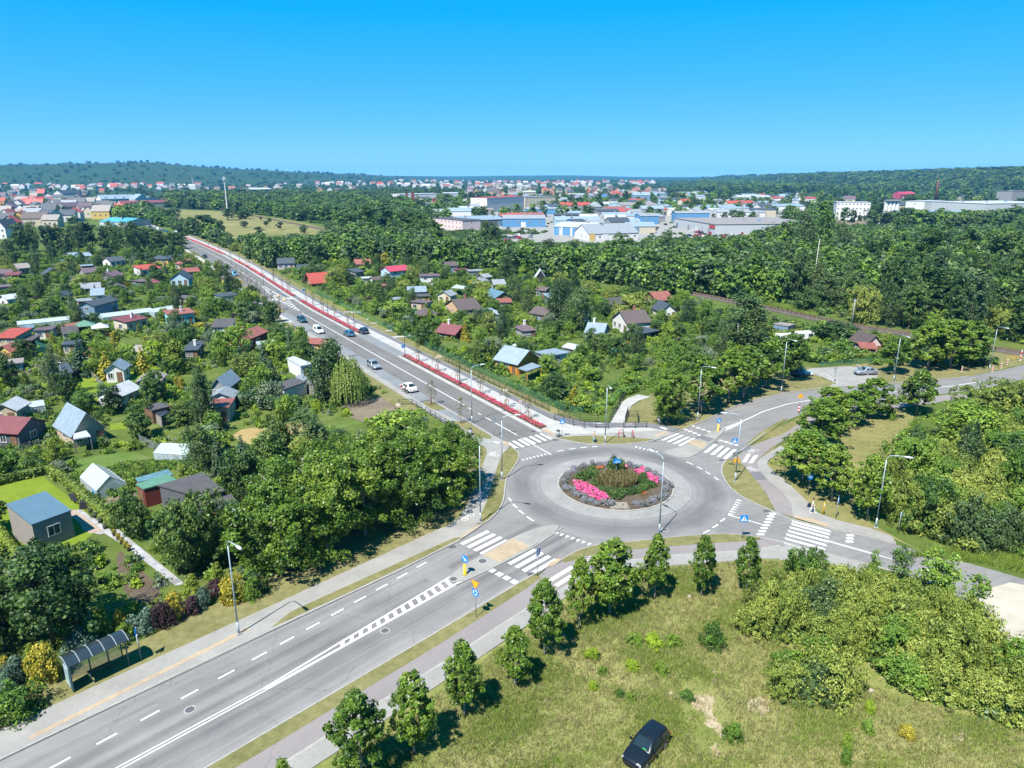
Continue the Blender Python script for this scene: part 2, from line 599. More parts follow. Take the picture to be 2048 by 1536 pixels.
def link(name, me, parent=None, loc=None, rz=0):
 o = bpy.data.objects.new(name, me)
 COL.objects.link(o)
 if parent is not None:
  o.parent = parent
 if loc is not None:
  o.location = loc
 if rz:
  o.rotation_euler = (0,0,rz)
 return o


LABELLED = []


def tag(o, label=None, cat=None, group=None, kind=None):
 if label:
  o['label'] = label
 if cat:
  o['category'] = cat
 if group:
  o['group'] = group
 if kind:
  o['kind'] = kind
 return o


def thing(name, loc, rz, label, cat, group=None):
 o = bpy.data.objects.new(name, None)
 o.empty_display_size = .3
 COL.objects.link(o)
 o.location = (loc[0],loc[1],loc[2] if len(loc) > 2 else 0)
 o.rotation_euler = (0,0,rz)
 return tag(o, label, cat, group)


def struct(o):
 o['kind'] = 'structure'
 return o


def copy_tree(o, parent=None):
 c = o.copy()
 COL.objects.link(c)
 if parent is not None:
  c.parent = parent
 for ch in [k for k in o.children if k is not c]:
  copy_tree(ch, c)
 return c


def np_mesh(name, V, F, mats, tint=None, mi=None):
 me = bpy.data.meshes.new(name)
 V = np.ascontiguousarray(V, dtype=np.float32)
 F = np.ascontiguousarray(F, dtype=np.int32)
 me.vertices.add(len(V))
 me.vertices.foreach_set('co', V.ravel())
 me.loops.add(F.size)
 me.loops.foreach_set('vertex_index', F.ravel())
 me.polygons.add(len(F))
 me.polygons.foreach_set('loop_start', np.arange(0,F.size, F.shape[1],dtype=np.int32))
 for m in (mats if isinstance(mats, (list, tuple)) else [mats]):
  me.materials.append(m)
 if mi is not None:
  me.polygons.foreach_set('material_index', np.ascontiguousarray(mi, dtype=np.int32))
 me.update(calc_edges=True)
 if tint is not None:
  a = me.attributes.new('tint','FLOAT','FACE')
  a.data.foreach_set('value', np.ascontiguousarray(tint, dtype=np.float32))
 return me


# ---- automatic, individual labels: by look, then by the landmark a thing stands beside, then by order of distance from it
LM = []                                        # (phrase, x, y)
AUTO = []                                      # (object, look, x, y)


def auto(o, look, x, y, cat, group):
 tag(o, None, cat, group)
 AUTO.append((o, look, x, y))
 return o


ORD = ['','second ','third ','fourth ','fifth ','sixth ','seventh ','eighth ','ninth ','tenth ','eleventh ','twelfth ','thirteenth ','fourteenth ','fifteenth ','sixteenth ','seventeenth ','eighteenth ','nineteenth ','twentieth ','twenty-first ','twenty-second ','twenty-third ','twenty-fourth ','twenty-fifth ','twenty-sixth ']


def finish_labels():
 L = np.array([(a, b) for _, a, b in LM])
 buckets = {}
 for o, look, x, y in AUTO:
  d = np.hypot(L[:, 0] - x, L[:, 1] - y)
  best = None
  for i in np.argsort(d)[:9]:
   if d[i] < .05:
    continue
   lx, ly = L[i]
   ra, rb = math.hypot(x, y),math.hypot(lx, ly)
   db = abs(math.atan2(x, y) - math.atan2(lx, ly)) * rb
   if db < max(4,.35 * abs(ra - rb)) or abs(ra - rb) > 2.2 * db:
    rel = 'behind' if ra > rb else 'in front of'
   else:
    rel = 'beside' if d[i] < 14 else ('right of' if math.atan2(x, y) > math.atan2(lx, ly) else 'left of')
   k = (look, rel, LM[i][0])
   sc = d[i] + (12 + .05 * d[i]) * len(buckets.get(k, []))
   if best is None or sc < best[0]:
    best = (sc, k, d[i])
  buckets.setdefault(best[1],[]).append((best[2],o))
 for (look, rel, lm),l in buckets.items():
  l.sort(key=lambda q: q[0])
  for i, (d, o) in enumerate(l):
   if len(l) == 1:
    o['label'] = f'{look} {rel} {lm}'
   else:
    o['label'] = f'{ORD[min(i, 25)]}closest {look} {rel} {lm}'.strip()


# ------------------------------------------------------------------ ground, roads, pavements
def sheet(name, poly, z, mat, thick=None, nosmooth=False):
 mb = MB()
 mb.prism(poly, None if thick is None else z - thick, z, 0)
 return struct(mb.build(name, mat))


def ribbon(name, left, right, z, mat, thick=None):
 """strip between two polylines with the same number of points"""
 mb = MB()
 n = len(left)
 mb.add([(p[0],p[1],z) for p in left] + [(p[0],p[1],z) for p in right],[(i, n + i, n + i + 1,i + 1) for i in range(n - 1)])
 if thick:
  for e, fl in ((left, 0),(right, 1)):
   f = [(i, i + 1,n + i + 1,n + i) if fl == 0 else (i, n + i, n + i + 1,i + 1) for i in range(n - 1)]
   mb.add([(p[0],p[1],z) for p in e] + [(p[0],p[1],z - thick) for p in e],[tuple(reversed(q)) for q in f])
 return struct(mb.build(name, mat))


def offset(pl, d):
 o = []
 for i, p in enumerate(pl):
  a, b = pl[max(i - 1,0)],pl[min(i + 1,len(pl) - 1)]
  L = math.hypot(b[0] - a[0],b[1] - a[1]) or 1
  o.append((p[0] + (b[1] - a[1]) / L * d, p[1] - (b[0] - a[0]) / L * d))
 return o


def kerb(pl, w=.16,z=.145,name='kerb'):
 return ribbon(name, offset(pl, -w / 2),offset(pl, w / 2),z, G['kerb'], .16)


def bigdisc(name, r0,r1,n, mat, z, hf=None, az0=-180,az1=180,rings=2):
 th = [R(az0 + (az1 - az0) * i / n) for i in range(n + 1)]
 rr = [r0 * (r1 / r0) ** (j / (rings - 1)) for j in range(rings)] if r0 > 0 else [0,r1]
 V, F = [],[]
 for r in rr:
  for a in th:
   x, y = r * math.sin(a),r * math.cos(a)
   V.append((x, y, z + (hf(x, y) if hf else 0)))
 for j in range(len(rr) - 1):
  for i in range(n):
   a = j * (n + 1) + i
   F.append((a, a + 1,a + n + 2,a + n + 1))
 return struct(link(name, np_mesh(name, np.array(V),np.array(F)[:, ::-1],mat)))


RIDGE = [(-700,322),(0,325),(200,322),(300,320),(400,328),(500,334),(600,339),(700,343),(780,347),(900,349.5),(1024,348),(1150,347.5),(1290,351),(1400,351),(1500,349),(1600,347),(1700,344),(1800,341),(1900,338),(2048,334),(2800,326)]
RDIST = [(-700,4000),(600,4300),(780,5200),(900,8200),(1290,8200),(1420,5600),(1600,3600),(2048,2700),(2800,2500)]
RBASE = [(-700,2500),(600,2700),(780,3600),(900,6600),(1290,6600),(1420,4300),(1600,2100),(2048,1350),(2800,1200)]


def hill(x, y):
 if y <= 50:
  return 0.0
 px = 1024 + FPX * x / (y * _c + CAM_H * _s)
 r = math.hypot(x, y)
 yr = np.interp(px, [a for a, _ in RIDGE],[b for _, b in RIDGE])
 D = np.interp(px, [a for a, _ in RDIST],[b for _, b in RDIST])
 B = np.interp(px, [a for a, _ in RBASE],[b for _, b in RBASE])
 el = (350 - yr) / FPX * y / r
 top = CAM_H + D * el - 17
 t = min(1.0,max(0.0,(r - B) / (D - B)))
 t = t * t * (3 - 2 * t)
 h = top * t
 if r > D:
  h -= (r - D) * .004
 h += (math.sin(x * .0031 + y * .0017) + math.sin(x * .0053 - y * .0041 + 2)) * 5.0 * t * (1 - t) * 2
 return max(h, -2 + 0 * r) if r > B else 0.0


struct(bigdisc('ground',0,900,96,G['garden'],0.0))
bigdisc('hills',898,16000,300,G['plain'],-.02,hill, -75,75,60)
bigdisc('far_ground',890,16000,48,G['plain'],-.05,None, 75,285,2)

# --- meadow and the mown bank
meadow = [SW(-110,10.8),SW(-22,10.7)] + PP([(628,1535),(780,1434),(1050,1257),(1101,1215),(1150,1180),(1200,1155),(1262,1141),(1337,1133),(1432,1126),(1521,1118),(1643,1123),(1730,1150),(1900,1210),(1974,1240),(2043,1309),(2100,1420)]) + [(56,30),(90,-60),(-120,-90)]
sheet('meadow', meadow, .03,G['meadow'])
sheet('field_bank', PP([(1640,850),(1720,826),(1800,812),(1830,830),(1815,870),(1760,930),(1700,985),(1730,1040),(1800,1080),(1860,1110),(1780,1075),(1673,1043),(1600,1000),(1534,930),(1560,893),(1600,868)]),.026,G['mown'])
sheet('verge_north', PP([(1285,800),(1310,780),(1500,735),(1640,735),(1800,720),(2048,700),(2060,726),(1939,753),(1800,767),(1677,775),(1560,788),(1478,808),(1412,840),(1362,862),(1340,870),(1230,846),(1262,813)]),.028,G['verge'])
sheet('verge_west',[SW(-110,-12.5),SW(-110,-8.2),SW(9,-8.3)] + PP([(892,1055),(919,1036),(935,1010),(944,985),(962,942),(974,907),(972,897),(945,890),(930,930),(905,960),(850,990),(760,1040),(640,1100),(520,1160),(460,1195)]) + [SW(-22,-11.8)], .09,G['verge'], .2)

# --- asphalt under the whole junction, then each road over it
sheet('junction', smooth(PP([(905,1060),(960,1040),(1000,930),(985,880),(1050,840),(1110,862),(1200,888),(1300,880),(1400,845),(1480,850),(1520,880),(1445,925),(1450,965),(1535,1020),(1600,1045),(1640,1110),(1500,1085),(1330,1085),(1200,1095),(1090,1145),(1000,1120)]),1,True),.008,G['asph_plain'])
ribbon('road_front',[SW(-110,-5.6),SW(-20,-5.4),SW(8,-4.9),SW(13,-5.2),SW(20,-6.5)],[SW(-110,5.6),SW(-20,5.6),SW(8,5.4),SW(13,5.6),SW(20,6.5)], .014,G['asph_sw'])
tt = [-4,0,20,60,100,120,140,160,180,200,220,240,265,290,320,350,390,430]
ribbon('avenue',[NWC(t, -5.9) for t in tt],[NWC(t, 6.3) for t in tt], .012,G['asph_nw'])
NE_U = [(1330,880),(1372,858),(1412,840),(1478,807.6),(1560,787),(1634,776),(1732,769.5),(1865,760.7),(1939,752),(1992,743),(2048,730),(2120,712)]
NE_L = [(1440,938),(1465,915),(1494,893),(1533,862),(1600,828),(1660,813),(1748,801.7),(1869,790),(1950,780),(2010,768),(2070,752),(2150,730)]
ribbon('side_road', smooth(PP(NE_U)),smooth(PP(NE_L)),.016,G['asph_ne'])
EA_U = [(1470,975),(1535,1018),(1582,1041),(1660,1059),(1730,1072),(1808,1094),(1880,1112),(1950,1130),(2027,1152),(2120,1180)]
EA_L = [(1430,1072),(1500,1080),(1560,1090),(1648,1107.5),(1688,1117.4),(1731,1128),(1800,1146),(1880,1172),(1974,1234),(2060,1330)]
ribbon('east_road', smooth(PP(EA_U)),smooth(PP(EA_L)),.018,G['asph_ne'])
sheet('sandy_pull_in', PP([(1950,1185),(2020,1165),(2160,1190),(2300,1500),(2120,1420),(2043,1309),(1974,1234)]),.022,G['sand'])


def ring(name, r0,r1,z, mat, n=96,thick=None):
 a = [2 * math.pi * i / n for i in range(n + 1)]
 lf = [(CEN[0] + r0 * math.cos(t),CEN[1] + r0 * math.sin(t)) for t in a]
 rt = [(CEN[0] + r1 * math.cos(t),CEN[1] + r1 * math.sin(t)) for t in a]
 return ribbon(name, rt, lf, z, mat, thick)


ring('roundabout_road',9.3,14.7,.023,G['asph_ring'])
ring('roundabout_apron',7.3,9.5,.075,G['apron'],thick=.08)
ring('island_kerb',7.15,7.4,.17,G['kerb'],thick=.17)
sheet('island_soil',[(CEN[0] + 7.16 * math.cos(i * math.pi / 32),CEN[1] + 7.16 * math.sin(i * math.pi / 32)) for i in range(64)], .15,G['soil'])

# --- west pavement and cycle path that round the corner
wl_ = [SW(-110,-8.4),SW(-33,-8.4),SW(0,-8.4),SW(9,-8.4)] + PP([(892,1055),(919,1036),(935,1010),(944,985),(962,942),(974,907),(972,897)]) + [NW(4,-6.8),NW(20,-6.9),NW(60,-7.2),NW(106,-7.0)]
wr_ = [SW(-110,-5.25),SW(-33,-5.2),SW(0,-4.85),SW(8,-4.8)] + PP([(945,1062),(957,1046),(966,1022),(976,999),(988,956),(999,921),(1020,893)]) + [NW(0,-3.3),NW(20,-5.65),NW(60,-5.7),NW(106,-5.6)]
ribbon('pavement_west', wl_, wr_, .118,G['walk'], .13)
V1 = smooth(PP([(956,1044),(976,999),(988,956),(999,921),(1008,905),(1024,895),(1036,905),(1039,915),(1034,926),(1019,948),(1012,960),(1010,975),(1007,1005),(995,1026),(976,1044),(962,1051)]),1,True)
sheet('grass_corner_west', V1,.135,G['verge'], .14)
kerb(smooth(PP([(1024,895),(1036,905),(1039,915),(1034,926),(1019,948),(1012,960),(1010,975),(1007,1005),(995,1026),(976,1044),(962,1051),(945,1064),(917,1082)])) + [SW(0,-4.8),SW(-20,-5.25),SW(-110,-5.3)], .16)
kerb([SW(-110,-8.42),SW(0,-8.42),SW(9,-8.42)], .08,.13)
sheet('grass_strip_front',[SW(-13.5,-5.4),SW(-11,-6.3),SW(-5,-6.15),SW(4,-5.9),SW(8.3,-5.7),SW(9,-5.2),SW(5,-5.0),SW(-5,-5.1)], .132,G['verge'])
# --- south strip, cycle path, pavement
sl = [SW(-110,5.5),SW(-5,5.5),SW(8,5.35)] + PP([(1063,1152)])
sr = [SW(-110,6.9),SW(-5,6.95),SW(6,6.6)] + PP([(1084,1156)])
ribbon('grass_strip_south', sl, sr, .1,G['verge'], .12)
kerb([SW(-110,5.5),SW(-5,5.5),SW(8,5.4)] + PP([(1070,1149),(1092,1138),(1122,1121),(1141,1110),(1163,1099),(1198,1090),(1240,1087),(1300,1081),(1355,1075),(1421,1070),(1466,1069.8),(1510,1074),(1560,1084),(1640,1105),(1731,1128),(1800,1147)]),.15,.12)
cl = [SW(-110,6.9),SW(-5,6.95),SW(6,6.6)] + PP([(1092,1139),(1125,1124),(1180,1106),(1240,1100),(1300,1096),(1355,1091),(1421,1086),(1488,1081),(1545,1083)])
cr = [SW(-110,8.8),SW(-5,8.9),SW(5,8.75)] + PP([(1120,1182),(1165,1153),(1200,1137),(1255,1122),(1300,1117),(1344,1112),(1432,1106),(1500,1102),(1560,1092)])
ribbon('cycle_path_south', cl, cr, .094,G['asph_cyc'], .1)
wl2 = cr
wr2 = [SW(-110,10.7),SW(-5,10.65),SW(5,10.5)] + PP([(1122,1202),(1160,1176),(1205,1154),(1262,1141),(1300,1137),(1337,1133),(1432,1126),(1521,1118),(1600,1119)])
ribbon('pavement_south', wl2,wr2,.102,G['walk'], .1)
ribbon('pavement_south', PP([(1540,1101),(1570,1092),(1648,1108.5),(1690,1119),(1735,1131)]),PP([(1560,1122),(1600,1119),(1643,1124),(1690,1137),(1735,1152)]),.106,G['walk'], .1)
kerb(offset(cr, .0),.12,.107)
sheet('grass_corner_south', smooth(PP([(1122,1121.7),(1141,1110.7),(1163,1099.6),(1198,1090.7),(1240,1087.5),(1300,1081),(1355,1075),(1421,1070),(1466,1070),(1510,1074),(1525,1079),(1488,1084),(1421,1087.5),(1355,1093),(1300,1097.5),(1240,1102),(1180,1110),(1130,1128)]),1,True),.125,G['verge'], .13)
# --- east corner
sheet('grass_corner_east', smooth(PP([(1441,942),(1448.8,922.6),(1464,918.7),(1484,928),(1503.5,952),(1532.8,989),(1550,1023),(1535,1019),(1501.6,1004.6),(1468,985),(1451,965.5)]),1,True),.13,G['verge'], .14)
kerb(smooth(PP([(1530,866),(1494,893),(1465,914),(1448.8,922.6),(1441,942),(1451,965.5),(1468,985),(1501.6,1004.6),(1535,1019),(1582,1040.5),(1660,1059),(1730.6,1072),(1792,1089)])),.16)
ce_l = PP([(1767,801),(1700,811),(1620,834),(1568,868),(1500,894),(1478,910),(1464,918),(1490,935),(1504,952),(1533,989),(1550,1023)])
ce_r = PP([(1800,808),(1740,817),(1660,838),(1590,868),(1545,895),(1518,918),(1511,929),(1521,944),(1535,961.6),(1562,983),(1586,1030)])
ribbon('cycle_path_east', ce_l, ce_r, .105,G['asph_cyc'], .11)
ribbon('cycle_path_east', PP([(1767,803),(1850,796),(1930,786)]),PP([(1790,818),(1860,808),(1935,796)]),.105,G['asph_cyc'], .11)
we_l = PP([(1560,893),(1520,918),(1512,929),(1521,944),(1535,961.6),(1562,983),(1582,1007),(1586,1036),(1660,1057),(1730,1070),(1792,1087)])
we_r = PP([(1572,898),(1536,922),(1534,931),(1548,945),(1572,964),(1606,996),(1634,1026),(1673,1041.7),(1700,1048),(1740,1058),(1783,1074)])
ribbon('pavement_east', we_l, we_r, .115,G['walk'], .12)
sheet('verge_east', smooth(PP([(1575,838),(1535,868),(1497,893),(1493,889),(1520,866),(1566,839)]),0,True),.123,G['verge'], .13)
sheet('cycle_path_east', PP([(1530,955),(1565,980),(1591,1010),(1592,1036),(1552,1026),(1540,1000)]),.100,G['asph_cyc'], .1)
sheet('verge_east', PP([(1480,908),(1500,895),(1537,866),(1604,833),(1662,818),(1750,806),(1778,832),(1650,852),(1560,884),(1520,932)]),.06,G['verge'], .08)
# --- north side: kerb, grass island, paving, new slabs, cycle path
sheet('pavement_north', PP([(1080,862),(1100,845),(1170,855),(1300,858),(1345,866),(1350,869),(1313,880.6),(1256,889),(1209,891),(1164,888),(1123,879.6),(1102,876.7)]),.112,G['walk'], .13)
sheet('grass_corner_north', smooth(PP([(1112,876),(1158,873),(1209,872.8),(1256,875.7),(1305,879.6),(1310,881),(1256,888.6),(1209,890.6),(1164,887.5),(1123,879.2)]),1,True),.128,G['verge'])
kerb(smooth(PP([(1079,865),(1102,876.7),(1123,879.6),(1164.5,888),(1209,891),(1256,889),(1295,884.5),(1313,880.6),(1362,861),(1412,841),(1478,808.5),(1560,788),(1634,777),(1732,770.5),(1865,761.5),(1939,753)])),.16)
sheet('new_pavement_north', PP([(1081,860),(1096,853),(1090,846),(1100,838.6),(1139,850),(1198,857),(1295,856),(1344,866),(1315,862),(1237,866.5),(1168,870),(1110,868)]),.119,G['walk_new'])
cyn_l = [NW(60,8.7),NW(30,8.6),NW(8,8.6)] + PP([(1100,838.6),(1139,850),(1198,857),(1295,856),(1344,866)])
cyn_r = [NW(60,10.0),NW(30,9.9),NW(9,9.9)] + PP([(1100,827),(1168,844.5),(1209,847),(1295,847),(1362,858)])
ribbon('cycle_path_north', cyn_r, cyn_l, .123,G['asph_cyc2'], .13)
sheet('concrete_path_north', PP([(1221,846.4),(1249,847.4),(1255,828),(1262,813),(1278,802),(1301,794.6),(1276,790),(1254,797.6),(1241,808),(1235,819)]),.121,G['walk_new'], .12)
# --- avenue sides
tl = [t for t in tt if t >= 0]
ribbon('pavement_avenue',[NWC(t, 6.1) for t in tl],[NWC(t, 8.65) for t in tl], .117,G['walk_new'], .12)
ribbon('avenue_edge',[NWC(t, 3.6) for t in tl],[NWC(t, 4.45) for t in tl], .1,G['walk_new'], .1)
ribbon('cycle_path_avenue',[NWC(t, 8.65) for t in tl if t >= 60],[NWC(t, 10.0) for t in tl if t >= 60], .115,G['asph_cyc2'], .12)
ribbon('verge_avenue',[NWC(t, 10.0) for t in tl],[NWC(t, 12.6) for t in tl], .08,G['verge'], .1)
ribbon('verge_avenue',[NWC(t, -10.2) for t in tl if t >= 20],[NWC(t, -6.9) for t in tl if t >= 20], .08,G['verge'], .1)
tq = [106,125,142,165,190,215,253,290,330]
ribbon('pavement_avenue',[NW(t, a) for t, a in zip(tq, [-7.0,-7.6,-7.3,-7.2,-6.6,-5.0,-3.6,-3.0,-2.8])],[NW(t, a + 1.6) for t, a in zip(tq, [-7.0,-7.6,-7.3,-7.2,-6.6,-5.0,-3.6,-3.0,-2.8])], .119,G['walk_new'], .12)
for a, b in ((24,61),(62,92),(93,120)):   # parking lay-bys, driver's side
 ribbon('lay_by',[NWC(a, -5.6),NWC(a + 3,-5.6),NWC(b - 3,-5.6),NWC(b, -5.6)],[NWC(a, -3.5),NWC(a + 3,-3.2),NWC(b - 3,-3.2),NWC(b, -3.5)], .09,G['bay'], .05)
ribbon('lay_by',[NWC(t, 3.6) for t in (56,58,80,82)],[NWC(t, 6.1) for t in (56,58,80,82)], .103,G['bay'])
ribbon('lay_by',[NWC(t, -5.9) for t in (11,12,17,18)],[NWC(t, q) for t, q in ((11,-3.9),(12,-3.2),(17,-3.2),(18,-3.9))], .09,G['bay'], .05)
for a, b in ((1.5,11.5),(17.5,23.5)):
 sheet('grass_island',[NW(a, -4.1),NW(a + 1.6,-5.6),NW(b - 1,-5.6),NW(b, -5.1),NW(b - 1.5,-3.7),NW(a + 1,-3.6)], .128,G['verge'], .13)
for a, b in ((121,141),(147,163),(168,182),(186,214)):
 sheet('grass_island',[NWC(a, -5.4),NWC(b, -5.3),NWC(b - 2,-3.5),NWC(a + 2,-3.5)], .1,G['verge'], .1)
kerb([NW(-1,-3.3),NW(10,-3.3),NW(24,-3.4)], .3,.138)
for p in (NWC, ):
 kerb([NWC(t, 10.05) for t in tl], .1,.126)
# --- other ground patches: lawns, drives, rows, fields
for nm, mt, pl in [
 ('lawn','lawn',[(-60,965),(85,950),(100,965),(160,1010),(200,1055),(160,1090),(60,1110),(30,1120),(-60,1040)]),
 ('lawn','lawn',[(95,765),(215,750),(330,725),(350,745),(240,800),(140,805),(60,770)]),
 ('lawn','lawn',[(465,745),(560,735),(560,760),(470,770)]),('lawn','lawn',[(820,600),(900,595),(900,625),(800,640)]),
 ('lawn','lawn',[(640,590),(760,640),(800,690),(760,665),(640,600)]),
 ('field','hay',[(290,415),(480,425),(650,452),(650,470),(560,470),(490,475),(440,478),(390,462),(340,440)]),
 ('field','straw',[(455,865),(560,845),(640,850),(560,890),(490,890)]),
 ('field','earth',[(680,805),(780,790),(830,815),(850,850),(740,850),(690,830)]),
 ('vegetable_plot','veg',[(130,925),(250,900),(340,925),(330,960),(250,975),(170,955)]),
 ('bare_plot','earth',[(0,735),(120,715),(140,728),(20,758)]),('bare_plot','soil',[(230,1090),(280,1140),(330,1180),(290,1215),(240,1180)]),
 ('garden_path','slab',[(203,1064),(232,1055),(262,1080),(370,1168),(352,1172),(250,1092)]),
 ('garden_path','slab',[(150,1022),(160,1018),(224,1062),(200,1070),(165,1060)]),
 ('parking_area','walk',[(1610,745),(1620,737),(1700,733),(1760,742),(1745,770),(1650,776),(1672,766),(1640,752)]),
 ('dirt_path','earth',[(1160,623),(1165,620),(1220,640),(1330,660),(1420,690),(1410,695),(1310,668)]),
 ('factory_yard','walk',[(1005,480),(1100,465),(1180,478),(1260,482),(1200,486),(1080,484),(1040,490)]),
 ('factory_yard','walk',[(700,405),(1640,396),(1650,455),(1440,476),(1340,484),(1180,486),(1010,472),(860,460)]),
 ('factory_yard','earth',[(1650,440),(1800,442),(1830,452),(1660,458)]),
 ('lane','walk',[(210,418),(258,440),(320,462),(330,458),(265,434),(225,416)]),
 ('lane','walk',[(26,415),(60,413),(64,450),(30,452)]),
]:
 k = {'lawn': .013,'field': .015,'vegetable_plot': .017,'bare_plot': .019,'garden_path': .035,'parking_area': .034,'dirt_path': .021,'factory_yard': .09,'lane': .08}[nm]
 sheet(nm, smooth(PP(pl),1,True) if nm not in ('garden_path','parking_area','factory_yard') else PP(pl),k + .001 * (len(bpy.data.objects) % 3),G[mt])

# ------------------------------------------------------------------ painted markings (each stripe its own piece)
def marking(name):
 o = bpy.data.objects.new(name, None)
 COL.objects.link(o)
 o['kind'] = 'structure'
 return o


def quad(par, name, pts, z, mat=None):
 mb = MB()
 mb.add([(p[0],p[1],z) for p in pts],[(0,1,2,3)] if len(pts) == 4 else [tuple(range(len(pts)))])
 o = mb.build(name, mat or G['paint'],par)
 me = o.data
 if me.polygons[0].normal.z < 0:
  me.flip_normals()
 return o


def stripes(par, a, b, width_vec, n, on, z):
 """n bars laid from ground point a to b, each as long as width_vec"""
 for i in range(n):
  u0 = i / (n - 1 + on) if n > 1 else 0
  u1 = u0 + on / (n - 1 + on)
  p = [(a[0] + (b[0] - a[0]) * u, a[1] + (b[1] - a[1]) * u) for u in (u0,u1)]
  quad(par, 'stripe',[p[0],p[1],(p[1][0] + width_vec[0],p[1][1] + width_vec[1]),(p[0][0] + width_vec[0],p[0][1] + width_vec[1])],z)


def vec(f, a, b):
 p, q = f(*a),f(*b)
 return (q[0] - p[0],q[1] - p[1])


ZM = .030
z1 = marking('zebra_crossing')
stripes(z1,SW(8.0,-4.5),SW(8.0,-1.0),vec(SW, (0,0),(4.0,0)),4,.52,ZM)
stripes(z1,SW(8.6,2.0),SW(8.6,5.4),vec(SW, (0,0),(4.0,0)),4,.52,ZM)
for q in (7.1,8.1):
 quad(z1,'stripe',[SW(8.7,q),SW(8.7,q + .5),SW(12.5,q + .5),SW(12.5,q)], .112)
z2 = marking('zebra_crossing')                   # across the avenue
stripes(z2,NW(-.9,-3.0),NW(-.2,3.9),vec(NW, (0,0),(-2.9,0)),7,.52,ZM)
for a, b, c_, d in [(1321,880.5,1352,867),(1332.5,884,1361.5,870.5),(1344,888,1373,874),(1355,891.5,1384,877),(1407,905,1427.5,889),(1420.5,909.5,1441,892),(1433,913.5,1453,896),(1445.5,917,1466,899), ]:
 A, B = P(a, b),P(c_, d)
 w = .55
 quad(z2,'stripe',[A, (A[0] + w, A[1] - .1),(B[0] + w, B[1] - .1),B],ZM + .002)
for a, b, c_, d in [(1484,926,1494,909.5),(1497,928,1508,912.5)]:
 A, B = P(a, b),P(c_, d)
 quad(z2,'stripe',[A, (A[0] + .55,A[1]),(B[0] + .55,B[1]),B], .135)
z3 = marking('zebra_crossing')
za, zb = [(1583,1041),(1582,1046.5),(1578.5,1053),(1575,1060),(1572,1067),(1569,1075),(1566,1083)],[(1660,1061),(1658,1067),(1656,1073.5),(1654,1081),(1652,1089),(1650,1097),(1647,1105)]
for a, b in zip(za, zb):
 A, B = P(*a),P(*b)
 quad(z3,'stripe',[A, B, (B[0] - .08,B[1] - .5),(A[0] - .08,A[1] - .5)],ZM + .003)
lm = marking('lane_marking')
for i in range(22):                             # bus-bay edge line
 t = -52 + i * 2.95 if i < 12 else -52 + i * 2.62 + 3.9
 if t > 4:
  break
 q = float(np.interp(t, [-60,-29,-19,-11,4],[-1.9,-2.05,-2.5,-3.1,-4.25]))
 k = .09
 quad(lm, 'dash',[SW(t, q - k),SW(t + 1.35,q - k - .06),SW(t + 1.35,q + k - .06),SW(t, q + k)],ZM)
for q in (1.13,1.43):
 quad(lm, 'line',[SW(-110,q - .06),SW(-17.6,q - .06),SW(-17.6,q + .06),SW(-110,q + .06)],ZM)
quad(lm, 'line',[SW(-17.6,1.22),SW(-10.3,1.1),SW(4.2,.9),SW(4.2,1.15),SW(-10.3,1.35),SW(-17.6,1.49)],ZM)
quad(lm, 'line',[SW(-17.6,1.05),SW(-10.3,.5),SW(3,-.42),SW(3,-.22),SW(-10.3,.7),SW(-17.6,1.22)],ZM + .004)
for i in range(15):
 t = -10.4 + i * .95
 q0 = float(np.interp(t, [-10.3,3],[.6,-.33]))
 quad(lm, 'bar',[SW(t, q0 + .1),SW(t + .42,q0 + .07),SW(t + .42 - .35,1.1),SW(t - .35,1.12)],ZM + .008)
for i in range(4):
 quad(lm, 'block',[SW(6.2,1.55 + i),SW(6.85,1.55 + i),SW(6.85,2.2 + i),SW(6.2,2.2 + i)],ZM)
ym = marking('give_way_line')                    # rows of shark teeth


def teeth(a, b, n, k, sgn=1):
 A, B = P(*a),P(*b)
 dx, dy = (B[0] - A[0]) / n, (B[1] - A[1]) / n
 L = math.hypot(dx, dy)
 nx, ny = -dy / L * k * sgn, dx / L * k * sgn
 for i in range(n):
  x, y = A[0] + dx * i, A[1] + dy * i
  quad(ym, 'tooth',[(x, y),(x + dx * .62,y + dy * .62),(x + dx * .31 + nx, y + dy * .31 + ny)],ZM + .004)


teeth((1112,1063.5),(1188,1089.5),7,.65,-1)
teeth((1042,919.5),(1101,905.5),8,.6,-1)
teeth((1271,893),(1320,904.5),6,.6,-1)
teeth((1474.5,999),(1455,1031),7,.75,1)


def lines(pl, w, dash=None, gap=None, z=ZM, par=lm):
 pts = PP(pl)
 for i in range(len(pts) - 1):
  a, b = pts[i],pts[i + 1]
  L = math.hypot(b[0] - a[0],b[1] - a[1])
  d = ((b[0] - a[0]) / L, (b[1] - a[1]) / L)
  n = (d[1] * w / 2,-d[0] * w / 2)
  segs = [(0,L)] if not dash else [(k * (dash + gap),min(L, k * (dash + gap) + dash)) for k in range(int(L / (dash + gap)) + 1)]
  for s0,s1 in segs:
   if s1 - s0 < .1:
    continue
   p, q = (a[0] + d[0] * s0,a[1] + d[1] * s0),(a[0] + d[0] * s1,a[1] + d[1] * s1)
   quad(par, 'dash' if dash else 'line',[(p[0] + n[0],p[1] + n[1]),(q[0] + n[0],q[1] + n[1]),(q[0] - n[0],q[1] - n[1]),(p[0] - n[0],p[1] - n[1])],z)


